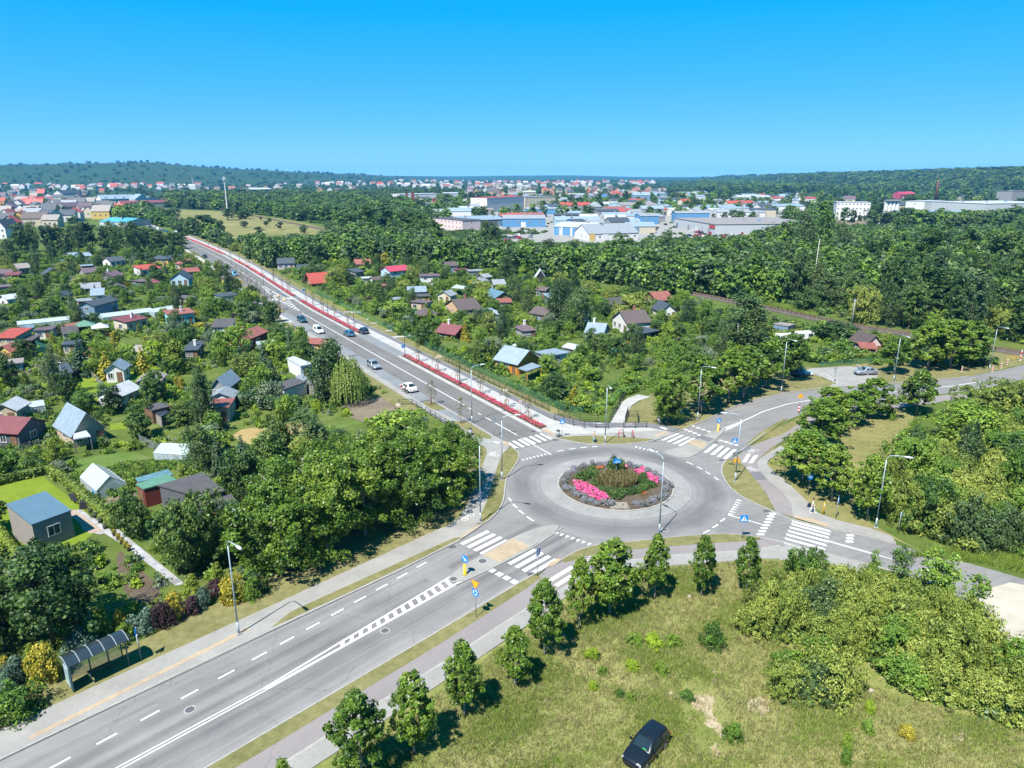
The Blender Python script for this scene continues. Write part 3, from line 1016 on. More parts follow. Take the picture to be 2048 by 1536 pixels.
for pr in [((1016.5,996),(1023,1003)),((1026,1009),(1034,1016)),((1038,1021),(1048,1029)),((1054,1034),(1067,1042.5)),
           ((1114,903),(1127,901)),((1138,899),(1151,897)),((1160,896),(1174,894.5)),((1184,894),(1195,893.5)),
           ((1373,924),(1386,929.5)),((1394,933.5),(1404,939)),((1411,943.5),(1420.5,949)),((1428,954.5),(1437,960.5)),
           ((1441,1043.5),(1450,1037)),((1425,1056),(1436,1049.5)),((1406.5,1067),(1419,1060.5))]:
 lines(pr, .2,z=ZM + .006)
lines([(1456,1030.5),(1492,1040),(1526,1050)], .16)
lines([(1655,1081.5),(1742,1106),(1800,1124)], .13)
lines([(1654,1083),(1742,1108)], .1)
for i in range(8):                               # blocks before the crossings
 A, B = P(1546,1028),P(1520,1073)
 u = i / 7.6
 x, y = A[0] + (B[0] - A[0]) * u, A[1] + (B[1] - A[1]) * u
 quad(lm, 'block',[(x - .45,y - .2),(x + .35,y - .2),(x + .35,y + .25),(x - .45,y + .25)],ZM + .004)
for i in range(3):
 A, B = P(1700,1071),P(1698,1087)
 u = i / 2.6
 x, y = A[0] + (B[0] - A[0]) * u, A[1] + (B[1] - A[1]) * u
 quad(lm, 'block',[(x - .4,y - .25),(x + .4,y - .25),(x + .4,y + .2),(x - .4,y + .2)],ZM + .006)
for r0,r1,n in (((1380,851),(1424,866),4),((1366,858),(1404,873),4),((1437,880),(1478,892),4)):
 A, B = P(*r0),P(*r1)
 for i in range(n):
  u = i / n
  x, y = A[0] + (B[0] - A[0]) * u, A[1] + (B[1] - A[1]) * u
  quad(lm, 'block',[(x, y),(x + .6,y - .1),(x + .62,y - .65),(x + .02,y - .55)],ZM + .008)
lines([(1452,858),(1484,843.5),(1527,823),(1576,808),(1626.6,799.5),(1690,791),(1755,785),(1802,782),(1898,773),(1960,764)], .2)
lines([(1444,858),(1478,845)], .14,z=ZM + .004)
lines([(1450,862),(1484,845)], .14,z=ZM + .006)
for u in (.2,.4,.6):
 A, B = P(1446,858),P(1480,845)
 C_, D_ = P(1452,862),P(1484,846)
 p, q = (A[0] + (B[0] - A[0]) * u, A[1] + (B[1] - A[1]) * u),(C_[0] + (D_[0] - C_[0]) * u, C_[1] + (D_[1] - C_[1]) * u)
 quad(lm, 'bar',[p, (p[0] + .5,p[1] + .3),(q[0] + .5,q[1] + .3),q],ZM + .01)
# avenue centre line, solid then broken, hatching by the far refuge
quad(lm, 'line',[NW(-8.2,.05),NW(-8.2,.2),NW(-.3,.1),NW(-.3,-.05)],ZM)
for a, b in ((1,11),(12.2,13.4),(15.4,16.6)):
 quad(lm, 'line',[NW(a, .02),NW(a, .2),NW(b, .2),NW(b, .02)],ZM)
for a in range(18,118,4):
 quad(lm, 'line',[NW(a, .05),NW(a, .25),NW(a + 4,.25),NW(a + 4,.05)],ZM)
for sg in (-1,1):
 t0 = [122,132,142,150,160,172,185]
 o0 = [.1,.75,1.25,1.25,1.1,.6,.1]
 for i in range(6):
  a, b = (NWC(t0[i],sg * o0[i] + .3),NWC(t0[i + 1],sg * o0[i + 1] + .3))
  a2,b2 = NWC(t0[i],sg * o0[i] + .46),NWC(t0[i + 1],sg * o0[i + 1] + .46)
  quad(lm, 'line',[a, a2,b2,b],ZM)
for t in range(126,180,3):
 if 141 < t < 150:
  continue
 w = float(np.interp(t, [122,132,142,150,160,172,185],[.1,.75,1.2,1.2,1.1,.6,.1]))
 quad(lm, 'bar',[NWC(t, .38 - w),NWC(t + .8,.38 - w),NWC(t + 1.9,.38 + w),NWC(t + 1.1,.38 + w)],ZM + .003)
for t in range(187,400,9):
 quad(lm, 'line',[NWC(t, 0),NWC(t, .22),NWC(t + 6,.22),NWC(t + 6,0)],ZM)
z4 = marking('zebra_crossing')
stripes(z4,NWC(143,-2.9),NWC(143,-.9),vec(NW, (0,0),(4.2,0)),3,.5,ZM + .006)
stripes(z4,NWC(143,1.6),NWC(143,3.8),vec(NW, (0,0),(4.2,0)),3,.5,ZM + .006)
# paved refuges, tactile strips, cycle-path patches
sheet('refuge', smooth([SW(2.5,-.55),SW(7,-1.0),SW(13.5,-1.3),SW(18,-.2),SW(18.3,1.2),SW(13,1.75),SW(7,1.55),SW(2.2,1.15)],1,True),.11,G['walk'], .12)
kerb([SW(2.2,1.25),SW(7,1.62),SW(13,1.85),SW(18.3,1.3)], .14,.13)
sheet('refuge_tactile',[SW(7.9,-.8),SW(12.6,-1.05),SW(12.6,1.5),SW(8.0,1.4)], .118,G['tactile'])
sheet('refuge', smooth(PP([(1371,893),(1395,878),(1420,866),(1440,858),(1450,861),(1440,872),(1420,889),(1402,905),(1371,919),(1322,906),(1340,900)]),1,True),.1,G['walk'], .1)
sheet('refuge_tactile', PP([(1374,887),(1386,879),(1414,888),(1403,898)]),.108,G['tactile'])
sheet('cycle_crossing', PP([(1392,876),(1402,871),(1429,879),(1417,885)]),.112,G['asph_cyc2'])
sheet('refuge', smooth(PP([(545,590),(556,600),(578,603),(572,594)]),1,True),.1,G['walk'], .1)
sheet('tactile_strip', PP([(912,1080),(944,1058),(956,1050),(962,1053),(950,1062),(918,1082)]),.124,G['tactile'])
sheet('tactile_strip', PP([(1092,1137),(1108,1133),(1122,1123),(1118,1118),(1100,1127)]),.128,G['tactile'])
sheet('tactile_strip', PP([(1083,860),(1106,872),(1112,870),(1090,857)]),.126,G['tactile'])
sheet('tactile_strip', PP([(1312,876),(1336,866),(1330,863),(1308,872)]),.126,G['tactile'])
sheet('tactile_strip', PP([(1007,890),(1024,895),(1018,887),(1004,882)]),.14,G['tactile'])
sheet('tactile_strip', PP([(1590,1033),(1625,1039),(1659,1052),(1655,1056),(1615,1045),(1588,1037)]),.128,G['tactile'])
quad(lm, 'line',[SW(-31.5,-6.2),SW(-14.8,-6.95),SW(-14.8,-6.5),SW(-31.5,-5.8)], .124,G['tactile'])
quad(lm, 'line', PP([(1118,858),(1130,862),(1134,860),(1122,856)]),.130)
quad(lm, 'line', PP([(1318,856),(1330,861),(1336,859),(1324,855)]),.130)
sheet('cycle_patch', PP([(1499,946),(1524,945),(1536,961),(1512,961.5)]),.112,G['asph_cyc2'])
sheet('cycle_patch', PP([(1476,902),(1489,894),(1504,896),(1490,905)]),.112,G['asph_cyc2'])
LINE_S = kerb(offset(cr, 0.05),.22,.112,'cycle_path_line')


def bike_symbol(c, s, rz):
 """white bicycle pictogram on a cycle path"""
 par = marking('bicycle_marking')
 ca, sa = math.cos(rz),math.sin(rz)

 def T(x, y):
  return (c[0] + (x * ca - y * sa) * s, c[1] + (x * sa + y * ca) * s)
 mb = MB()

 def bar(a, b, w=.09):
  L = math.hypot(b[0] - a[0],b[1] - a[1])
  nx, ny = -(b[1] - a[1]) / L * w / 2,(b[0] - a[0]) / L * w / 2
  mb.add([(*T(a[0] + nx, a[1] + ny),.135),(*T(b[0] + nx, b[1] + ny),.135),(*T(b[0] - nx, b[1] - ny),.135),(*T(a[0] - nx, a[1] - ny),.135)],[(3,2,1,0)])
 for cx in (-.55,.55):
  for i in range(12):
   a, b = 2 * math.pi * i / 12,2 * math.pi * (i + 1) / 12
   bar((cx + .34 * math.cos(a),.34 * math.sin(a)),(cx + .34 * math.cos(b),.34 * math.sin(b)))
 for a, b in (((-.55,0),(-.2,.5)),((-.2,.5),(.4,.5)),((.4,.5),(-.05,0)),((-.05,0),(-.55,0)),((-.05,0),(-.25,.62)),((.55,0),(.35,.66)),((.35,.66),(.52,.7)),((-.38,.63),(-.12,.63))):
  bar(a, b)
 mb.build('symbol', G['paint'],par)


for c, s, rz in ((P(989,910),1.1,1.9),(P(936,1036),1.1,1.0),(P(1507,904),1.0,.6),(P(1505,939),1.0,2.2),(P(1197,849),.8,0),(P(1260,851),.8,0),(P(1190,1120),1.0,.5)):
 bike_symbol(c, s, rz)
iron = M('cast_iron',(.10,.10,.11),.7,.2,5)
for x, y in ((1032,898),(1067,863),(1111,880),(1308,882),(1443,921),(1533,1022),(1506,1073),(904,1094),(1062,1148),(1027,863)):
 a = P(x, y)
 mb = MB()
 for i in range(5):
  mb.box((a[0] - .28 + .14 * i, a[1], .05),(.09,.36,.03),.4)
 mb.box((a[0],a[1], .034),(.75,.45,.012),.4)
 o = mb.build('drain_grate', iron)
 auto(o, 'dark iron drain grate in the asphalt', *a, 'drain','drain grates at the kerbs')

for x, y, f in ((965,1124,.4),(907,1160,.35),(1432,885,.32),(770,1262,.33),(380,1420,.33),(1330,1060,.33)):
 a = P(x, y)
 zz = .115 if x in (965,907,1432) else .032
 m = MB().tube([(0,0,-.02),(0,0,.012)],f, 18)
 o = m.build('manhole_cover', iron, None, False, (a[0],a[1],zz))
 MB().tube([(0,0,-.02),(0,0,.008)],f * 1.35,18,caps=True).build('frame', G['kerb'],o)
 auto(o, 'round iron manhole cover', *a, 'manhole cover','manhole covers in the road')
for i, (t_, q_, L_, w_, d_) in enumerate([(-24,-3.6,5,1.2,0),(-6,3.6,7,.9,.4),(-38,3.2,9,1.3,.6),(1,-2.4,3,1.6,0)]):
 sheet('asphalt_patch',[SW(t_, q_),SW(t_ + L_, q_ + .05),SW(t_ + L_ - .2,q_ + w_),SW(t_ + .1,q_ + w_)], .0175 + .001 * i, G['asph_plain' if i % 2 else 'asph_ne'])

# ------------------------------------------------------------------ railway
RAIL = [(380,405),(470,425),(560,442),(650,460),(760,482),(900,508),(1060,535),(1180,552),(1260,565),(1400,591),(1440,599),(1530,616),(1640,640),(1720,655),(1850,675),(1950,693),(2048,709),(2200,730)]
rail = smooth(PP(RAIL))
ribbon('track_bed', offset(rail, -2.5),offset(rail, 2.5),.3,G['ballast'], .35)
rust = M('rusty_rail',(.16,.10,.07),.6,.25,3)
mb = MB()
for q in (-.75,.75):
 pl = offset(rail, q)
 for i in range(len(pl) - 1):
  a, b = pl[i],pl[i + 1]
  L = math.hypot(b[0] - a[0],b[1] - a[1])
  mb.box(((a[0] + b[0]) / 2,(a[1] + b[1]) / 2,.56),(L, .12,.18),math.atan2(b[1] - a[1],b[0] - a[0]))
o = mb.build('railway_rails', rust)
struct(o)
mb = MB()
for i in range(len(rail) - 1):
 a, b = rail[i],rail[i + 1]
 L = math.hypot(b[0] - a[0],b[1] - a[1])
 if a[1] > 330:
  continue
 for k in range(int(L / 1.4)):
  u = k * 1.4 / L
  mb.box((a[0] + (b[0] - a[0]) * u, a[1] + (b[1] - a[1]) * u, .4),(.26,2.5,.16),math.atan2(b[1] - a[1],b[0] - a[0]))
o = mb.build('railway_sleepers', M('sleeper',(.2,.18,.16),.9,.3,2))
o['kind'] = 'stuff'

# ------------------------------------------------------------------ plants: crown meshes
CROWNS = {}


def rdir(n):
 v = rng.normal(size=(n, 3))
 return v / np.linalg.norm(v, axis=1,keepdims=True)


def leaves_at(C, out, size, up=.45,jit=.9,aspect=.75,tint0=None):
 """leaf quads centred on C, facing mostly along out"""
 n = len(C)
 nrm = out + rdir(n) * jit + np.array([0,0,up])
 nrm /= np.linalg.norm(nrm, axis=1,keepdims=True) + 1e-9
 a = np.cross(nrm, rdir(n))
 a /= np.linalg.norm(a, axis=1,keepdims=True) + 1e-9
 b = np.cross(nrm, a)
 s = size * rng.uniform(.45,1.55,(n, 1))
 a, b = a * s * .5,b * s * .5 * aspect
 V = np.stack([C - a, C - b * .9 + a * .1,C + a, C + b * .9 + a * .1],1).reshape(-1,3)
 F = np.arange(4 * n).reshape(n, 4)
 t = np.clip(rng.normal(.45,.2,n) if tint0 is None else tint0 + rng.normal(0,.13,n),0,1)
 return V, F, t


def envelope(kind, u):
 if kind == 'ovoid':
  return np.sin(np.pi * np.clip(u * .93 + .05,0,1) ** .72) ** .75
 if kind == 'round':
  return np.sqrt(np.clip(1 - (2 * u - 1) ** 2,0,1)) * .98 + .02
 if kind == 'cone':
  return (1 - u) ** .85 * .97 + .03
 if kind == 'column':
  return np.clip(np.sin(np.pi * np.clip(u * .9 + .1,0,1)) ** .4,.05,1)
 if kind == 'tall':
  return np.sin(np.pi * np.clip(u * .96 + .02,0,1) ** .85) ** .6 * (1 - .25 * u)
 if kind == 'dome':
  return np.sqrt(np.clip(1 - u ** 2.2,0,1))
 if kind == 'pine':
  return np.clip(np.sin(np.pi * np.clip(u * .95 + .05,0,1) ** 1.2),0,1) ** .7
 return np.ones_like(u)


def crown(key, mat, kind, h, r, z0,ncl, npc, leaf, lobes=0,droop=0.0,clr=.24,trunk=None, up=.3,bark=BARK, elong=1.0):
 """leaf-clump crown: clusters spread through the envelope; with trunk=(radius) the stem and limbs are in the same mesh (small copies)"""
 hh = h - z0
 u = rng.uniform(.02,.97,ncl)
 u = np.where(rng.uniform(size=ncl) < .5,u, u ** .8)
 e = envelope(kind, u)
 th = rng.uniform(0,2 * np.pi, ncl)
 lob = 1 + (.22 * np.sin(th * 2 + rng.uniform(0,6)) + .18 * np.sin(th * 3 + u * 5 + rng.uniform(0,6))) * (1 if lobes else .5)
 rad = np.sqrt(rng.uniform(.22,1.0,ncl)) * e * r * lob
 C = np.stack([rad * np.cos(th),rad * np.sin(th),z0 + u * hh],1)
 if lobes:                                    # several stems lean out: heads around sub-centres
  L = np.stack([rng.uniform(-.55,.55,lobes) * r, rng.uniform(-.55,.55,lobes) * r, rng.uniform(-.2,.12,lobes) * hh],1)
  L[0] = 0
  w = rng.integers(0,lobes, ncl)
  C = C * np.array([.68,.68,.86]) + L[w]
  C[:, 2] = np.maximum(C[:, 2],z0 * .8 + .02)
 if kind not in ('cone','column'):
  C[:, :2] *= np.where(rng.uniform(size=(ncl, 1)) < .1,rng.uniform(1.1,1.3,(ncl, 1)),rng.uniform(.85,1.05,(ncl, 1)))
 cr = clr * r * rng.uniform(.45,1.5,ncl)
 Vs, Fs, Ts, k = [],[],[],0
 axis = np.stack([np.zeros(ncl),np.zeros(ncl),np.full(ncl, z0 + hh * .4)],1)
 out0 = C - axis
 out0 /= np.linalg.norm(out0,axis=1,keepdims=True) + 1e-6
 tcl = np.clip(rng.normal(.45,.16,ncl),.1,.9)
 d = rdir(ncl * npc)
 q = rng.uniform(.25,1,(ncl * npc, 1)) ** .45
 rep = np.repeat(np.arange(ncl),npc)
 off = d * q * cr[rep][:, None] * np.array([1,1,.88 * elong])
 pts = C[rep] + off
 if droop:
  pts[:, 2] -= droop * np.abs(rng.normal(0,1,len(pts))) * np.clip(np.hypot(pts[:, 0],pts[:, 1]) / r, 0,1)
 pts[:, 2] = np.maximum(pts[:, 2], .03)
 V, F, t = leaves_at(pts, d * .75 + out0[rep] * .55,leaf, up, 1.05,tint0=tcl[rep])
 if trunk:
  mbt = MB()
  mbt.tube([(0,0,-.1),(.03 * h, 0,z0 * .6 + .1),(0,.02 * h, z0 + hh * .6)],[trunk, trunk * .75,trunk * .2],6)
  TV = np.array(mbt.v)
  TF = np.array([f for f in mbt.f if len(f) == 4])
  F = np.concatenate([F, TF + len(V)])
  V = np.concatenate([V, TV])
  t = np.concatenate([t, np.full(len(TF),.5)])
  mi = np.concatenate([np.zeros(len(F) - len(TF)),np.ones(len(TF))])
  return np_mesh(key, V, F, [mat, bark],t, mi)
 return np_mesh(key, V, F, mat, t)


def spruce(key, mat, h, r, layers, leaf, trunk=None, z0=.3):
 """tiers of drooping branches"""
 pts, outs = [],[]
 for i in range(layers):
  u = i / layers
  z = z0 + (h - z0) * u
  R_ = r * (1 - u) ** .9 + .05 * r
  nb = max(4,int(11 * (1 - u) + 4))
  a0 = rng.uniform(0,6.28)
  for j in range(nb):
   a = a0 + 2 * math.pi * j / nb + rng.normal(0,.15)
   rb = R_ * rng.uniform(.72,1.1)
   m = max(5,int(rb / r * 26))
   s = rng.uniform(.15,1,m)
   w = rng.normal(0,.09 * r, m) * (1.1 - s)
   pts.append(np.stack([np.cos(a) * rb * s - np.sin(a) * w, np.sin(a) * rb * s + np.cos(a) * w, z - rb * .28 * s ** 1.5 + rng.normal(0,.03 * h, m) * .3],1))
   outs.append(np.repeat([[math.cos(a) * .5,math.sin(a) * .5,.6]],m, 0))
 pts, outs = np.concatenate(pts),np.concatenate(outs)
 V, F, t = leaves_at(pts, outs, leaf, .5,.6,.6)
 mbt = MB()
 mbt.tube([(0,0,-.1),(0,0,h * .97)],[trunk or .02 * h, .02],6)
 TV, TF = np.array(mbt.v),np.array([f for f in mbt.f if len(f) == 4])
 mi = np.concatenate([np.zeros(len(F)),np.ones(len(TF))])
 return np_mesh(key, np.concatenate([V, TV]),np.concatenate([F, TF + len(V)]),[mat, BARK],np.concatenate([t, np.full(len(TF),.5)]),mi)


def weeping(key, mat, h, r, strands, leaf, per=26):
 pts = []
 for i in range(strands):
  a, q = rng.uniform(0,6.28),math.sqrt(rng.uniform(.05,1))
  x, y = math.cos(a) * q * r, math.sin(a) * q * r
  zt = h * (1 - .42 * q ** 2) * rng.uniform(.85,1.0)
  zb = max(.12 * h, zt - h * rng.uniform(.3,.75) * (.3 + .7 * q))
  z = np.linspace(zt, zb, per)
  pts.append(np.stack([x + rng.normal(0,.05,per) + np.cos(a) * .3 * np.linspace(0,1,per) ** .5,y + rng.normal(0,.05,per) + np.sin(a) * .3 * np.linspace(0,1,per) ** .5,z],1))
 pts = np.concatenate(pts)
 out = pts * np.array([1,1,0]) / r
 return np_mesh(key, *leaves_at(pts, out, leaf, .2,.6,.5)[:2],mat, np.clip(rng.normal(.5,.22,len(pts)),0,1))


def trunk_mesh(key, h, r, z0,limbs, spread, mat=BARK):
 mb = MB()
 mb.tube([(0,0,-.15),(0,0,z0 * .5),(.02 * h, .01 * h, z0),(.01 * h, -.01 * h, h * .6),(0,0,h * .85)],[r * 1.25,r, r * .85,r * .45,r * .12],8)
 for i in range(limbs):
  a = 2 * math.pi * i / limbs + random.uniform(-.4,.4)
  z = z0 + (h * .7 - z0) * (i + .3) / limbs
  q = spread * random.uniform(.5,.8)
  mb.tube([(0,0,z),(math.cos(a) * q * .5,math.sin(a) * q * .5,z + q * .55),(math.cos(a) * q, math.sin(a) * q, z + q * .9)],[r * .45,r * .28,r * .08],5)
 me = bpy.data.meshes.new(key)
 me.from_pydata(mb.v, [],mb.f)
 me.materials.append(mat)
 me.polygons.foreach_set('use_smooth',[True] * len(me.polygons))
 return me


# nearby kinds: (crown mesh, trunk mesh, nominal height, nominal radius)
LIB = {}


def lib(kind, n, cf, tf, h, r):
 LIB[kind] = [(cf(i),tf(i) if tf else None, h, r) for i in range(n)]


lib('street',5,lambda i: crown('maple_crown', LF['street'],'ovoid',6.6,1.75,1.5,150,60,.2,clr=.175),lambda i: trunk_mesh('maple_trunk',6.6,.085,1.7,9,1.5,BARK_PALE),6.6,1.75)
lib('big',4,lambda i: crown('plane_crown', LF['street'],'round',10.5,3.8,1.6,260,100,.205,lobes=6,clr=.155),lambda i: trunk_mesh('plane_trunk',10.5,.16,2.2,11,3.2,BARK_PALE),10.5,3.8)
lib('walnut',4,lambda i: crown('walnut_crown', LF['dark'],'round',8,3.6,1.2,210,84,.225,lobes=6,clr=.17),lambda i: trunk_mesh('walnut_trunk',8,.18,1.6,9,2.8),8,3.6)
lib('fruit',5,lambda i: crown('fruit_crown', LF['mid'],'round',5,2.3,.9,100,50,.23,lobes=4,clr=.2,trunk=.12),None, 5,2.3)
lib('fruitgrey',2,lambda i: crown('grey_crown', LF['grey'],'round',5,2.3,.9,60,44,.28,lobes=4,clr=.25,trunk=.12),None, 5,2.3)
lib('fruitlight',3,lambda i: crown('light_crown', LF['light'],'round',5,2.2,.8,64,44,.3,lobes=4,clr=.25,trunk=.12),None, 5,2.2)
lib('lime',2,lambda i: crown('lime_crown', LF['lime'],'round',5,2.4,.6,70,46,.3,clr=.24,trunk=.1),None, 5,2.4)
lib('darkround',4,lambda i: crown('dark_crown', LF['dark'],'round',7,2.8,.8,130,56,.27,lobes=5,clr=.19,trunk=.15),None, 7,2.8)
lib('birch',4,lambda i: crown('birch_crown', LF['birch'],'tall',13,3.0,1.6,150,54,.27,lobes=3,droop=.8,clr=.22,trunk=.14,bark=BIRCHB, elong=1.7,up=.2),None, 13,3.0)
lib('forest',6,lambda i: crown('forest_crown', LF[['dark','mid','birch','mid','birch','dark'][i]],'tall',15,4.2,1.6,150,56,.42,lobes=5,clr=.18,trunk=.22),None, 15,4.2)
lib('darkforest',3,lambda i: crown('dark_forest_crown', LF['dark'],'tall',15,4.2,1.2,150,56,.40,lobes=5,clr=.17,trunk=.22),None, 15,4.2)
lib('willowtree',3,lambda i: crown('willow_crown', LF['willow' if i < 2 else 'light'],'round',8,4.4,.5,210,64,.27,lobes=7,clr=.15,trunk=.2),None, 8,4.4)
lib('scrub',5,lambda i: crown('scrub_crown', LF['willow'],'dome',3.2,2.4,.05,130,80,.155,lobes=7,clr=.19),None, 3.2,2.4)
lib('scrubdark',4,lambda i: crown('dark_scrub_crown', LF[['mid','willow','birch','mid'][i]],'dome',3.6,2.4,.05,130,70,.18,lobes=7,clr=.19),None, 3.6,2.4)
lib('sapling',3,lambda i: crown('sapling_crown', LF['mid'],'tall',6,1.8,.8,44,40,.21,lobes=3,clr=.25,trunk=.06,bark=BARK_PALE),None, 6,1.8)
lib('weep',1,lambda i: weeping('weeping_crown', LF['weep'],9.5,3.6,330,.30),lambda i: trunk_mesh('weeping_trunk',8.5,.22,2,8,2.6),9.5,3.6)
lib('pine',4,lambda i: crown('pine_crown', LF['pine'],'pine',12,2.8,2.5,60,46,.5,lobes=3,clr=.28,trunk=.18),None, 12,2.8)
lib('spruce',3,lambda i: spruce('spruce_crown', LF['spruce'] if i != 1 else LF['pine'],8,2.2,16,.42),None, 8,2.2)
lib('goldcone',2,lambda i: spruce('golden_cone', LF['gold'],5,1.9,14,.34,z0=.1),None, 5,1.9)
lib('goldcol',2,lambda i: crown('golden_column', LF['gold'],'column',4.5,.85,.1,44,50,.2,clr=.4),None, 4.5,.85)
lib('thujacol',3,lambda i: crown('thuja_column', LF['thuja'],'column',4,.75,.05,40,50,.18,clr=.45),None, 4,.75)
lib('thujacone',3,lambda i: crown('thuja_cone', LF['thuja'],'cone',3,1.1,.05,60,55,.17,clr=.3),None, 3,1.1)
for nm in ('yellow','purple','blue','mid','light','lime','dark','grey'):
 lib('bush_' + nm, 2,lambda i, nm=nm: crown(nm + '_bush', LF[nm],'dome',2.2,1.5,.03,84,60,.15,lobes=5,clr=.24),None, 2.2,1.5)
for k, m_ in (('lav','lav'),('cushion','dark')):
 lib(k, 2,lambda i, m_=m_: crown(k + '_clump', LF[m_],'dome', .7,.7,.02,34,40,.11,clr=.35),None, .7,.7)

COUNT = {}


def plant(kind, name, x, y, h, r, look, cat, group, label=None, var=None, z=0.0):
 """one tree or shrub at its place; crown and trunk are parts where the trunk shows"""
 L = LIB[kind]
 k = COUNT.get(kind, int(rng.integers(0,9)))
 COUNT[kind] = k + 1
 cm, tm, H0,R0 = L[k % len(L) if var is None else var]
 sc = (r / R0,r / R0,h / H0)
 rz = rng.uniform(0,6.28)
 if tm is not None:
  root = thing(name, (x, y, z),rz, None, cat, group)
  c = link('crown', cm, root)
  c.scale = sc
  t = link('trunk', tm, root)
  t.scale = sc
  o = root
 else:
  o = link(name, cm, None, (x, y, z),rz)
  o.scale = sc
 if label:
  tag(o, label, cat, group)
 else:
  auto(o, look, x, y, cat, group)
 return o


def T(kind, name, bx, by, ty, wpx, look, cat='tree', group=None, label=None, **k):
 x, y = P(bx, by)
 return plant(kind, name, x, y, max(.6,HGT((bx, by),ty)),wpx / SC(by) / 2,look, cat, group, label, **k)

# ------------------------------------------------------------------ buildings
WALLC = {}


def wm(name, col, rough=.85):
 k = 'wall_' + name
 return M(k, col, rough, .08,2.0,spec=.2)


WM = dict(crimson=wm('crimson',(.40,.07,.12)),white=wm('white',(.70,.70,.69)),cream=wm('cream',(.58,.52,.40)),beige=wm('beige',(.48,.40,.29)),peach=wm('peach',(.62,.40,.24)),grey=wm('grey',(.30,.31,.32)),dgrey=wm('dark_grey',(.11,.12,.135)),
          blue=wm('steel_blue',(.17,.27,.36)),lblue=wm('light_blue',(.42,.60,.70)),cyan=wm('turquoise',(.22,.62,.62)),orange=wm('orange_wood',(.58,.25,.03)),dred=wm('dark_red_wood',(.20,.045,.035)),red=wm('red',(.50,.07,.06)),
          brown=wm('brown_wood',(.19,.11,.065)),olive=wm('olive',(.25,.2,.1)),yellow=wm('yellow',(.62,.45,.14)),lilac=wm('lilac',(.55,.50,.58)),planks=wm('weathered_planks',(.30,.275,.25)),green=wm('green',(.08,.17,.11)),pink=wm('pink_white',(.68,.56,.55)),halls=wm('hall_panel',(.50,.53,.56)),hallb=wm('blue_panel',(.12,.30,.52)),brick=wm('brick',(.36,.14,.09)),black=wm('tarred',(.035,.04,.045)))
RM = dict(dark=M_roof('dark_sheet_roof',(.060,.075,.092)),grey=M_roof('grey_sheet_roof',(.27,.30,.33)),blue=M_roof('blue_grey_tiles',(.115,.21,.29),9,.5,'Y', .1),steel=M_roof('steel_blue_roof',(.26,.34,.41),5,.5),red=M_roof('red_tile_roof',(.42,.075,.05),9),brick=M_roof('brick_red_roof',(.30,.10,.075),9),
          brown=M_roof('brown_tile_roof',(.115,.085,.08),9),dred=M_roof('dark_red_roof',(.20,.055,.06),7),crimson=M_roof('crimson_roof',(.48,.05,.10),7),white=M_roof('pale_roof',(.62,.64,.66),2),green=M_roof('green_felt_roof',(.10,.24,.16),.5),felt=M_roof('black_felt_roof',(.075,.072,.078),.4,.9),light=M_roof('light_grey_roof',(.46,.49,.52),2),bluebright=M_roof('bright_blue_roof',(.07,.36,.58),3),purple=M_roof('purple_brown_roof',(.15,.10,.12),8),taupe=M_roof('taupe_roof',(.28,.25,.23),1))
WINM = M('window_glass',(.035,.05,.065),.08,.3,.8,spec=.8)
FRM = M('white_frame',(.74,.74,.74),.5,.04)
BRICKM = M('chimney_brick',(.36,.17,.12),.9,.25,6)
GLASSR = M_mesh('greenhouse_glass',(.45,.55,.60),.55)
MATS['greenhouse_glass'].node_tree.nodes['Principled BSDF'].inputs['Roughness'].default_value = .12
GFR = M('greenhouse_frame',(.48,.52,.52),.5,.1)


def window(par, x, y, z, w, h, ax, sgn, pm=WINM, fm=FRM):
 """window proud of a wall; ax 'x' means the wall faces along local y"""
 f = MB()
 d = .05 * sgn
 t = .08
 if ax == 'x':
  for cx, cz, sx, sz in ((x, z + h / 2,w + 2 * t, t),(x, z - h / 2,w + 2 * t, t),(x - w / 2,z, t, h - t),(x + w / 2,z, t, h - t),(x, z, t * .7,h - t)):
   f.box((cx, y + d, cz),(sx, .09,sz))
  g = MB().box((x, y + d * .4,z),(w - .02,.05,h - .02))
 else:
  for cy, cz, sy, sz in ((y, z + h / 2,w + 2 * t, t),(y, z - h / 2,w + 2 * t, t),(y - w / 2,z, t, h - t),(y + w / 2,z, t, h - t),(y, z, t * .7,h - t)):
   f.box((x + d, cy, cz),(.09,sy, sz))
  g = MB().box((x + d * .4,y, z),(.05,w - .02,h - .02))
 o = f.build('window', fm, par)
 g.build('pane', pm, o)
 return o


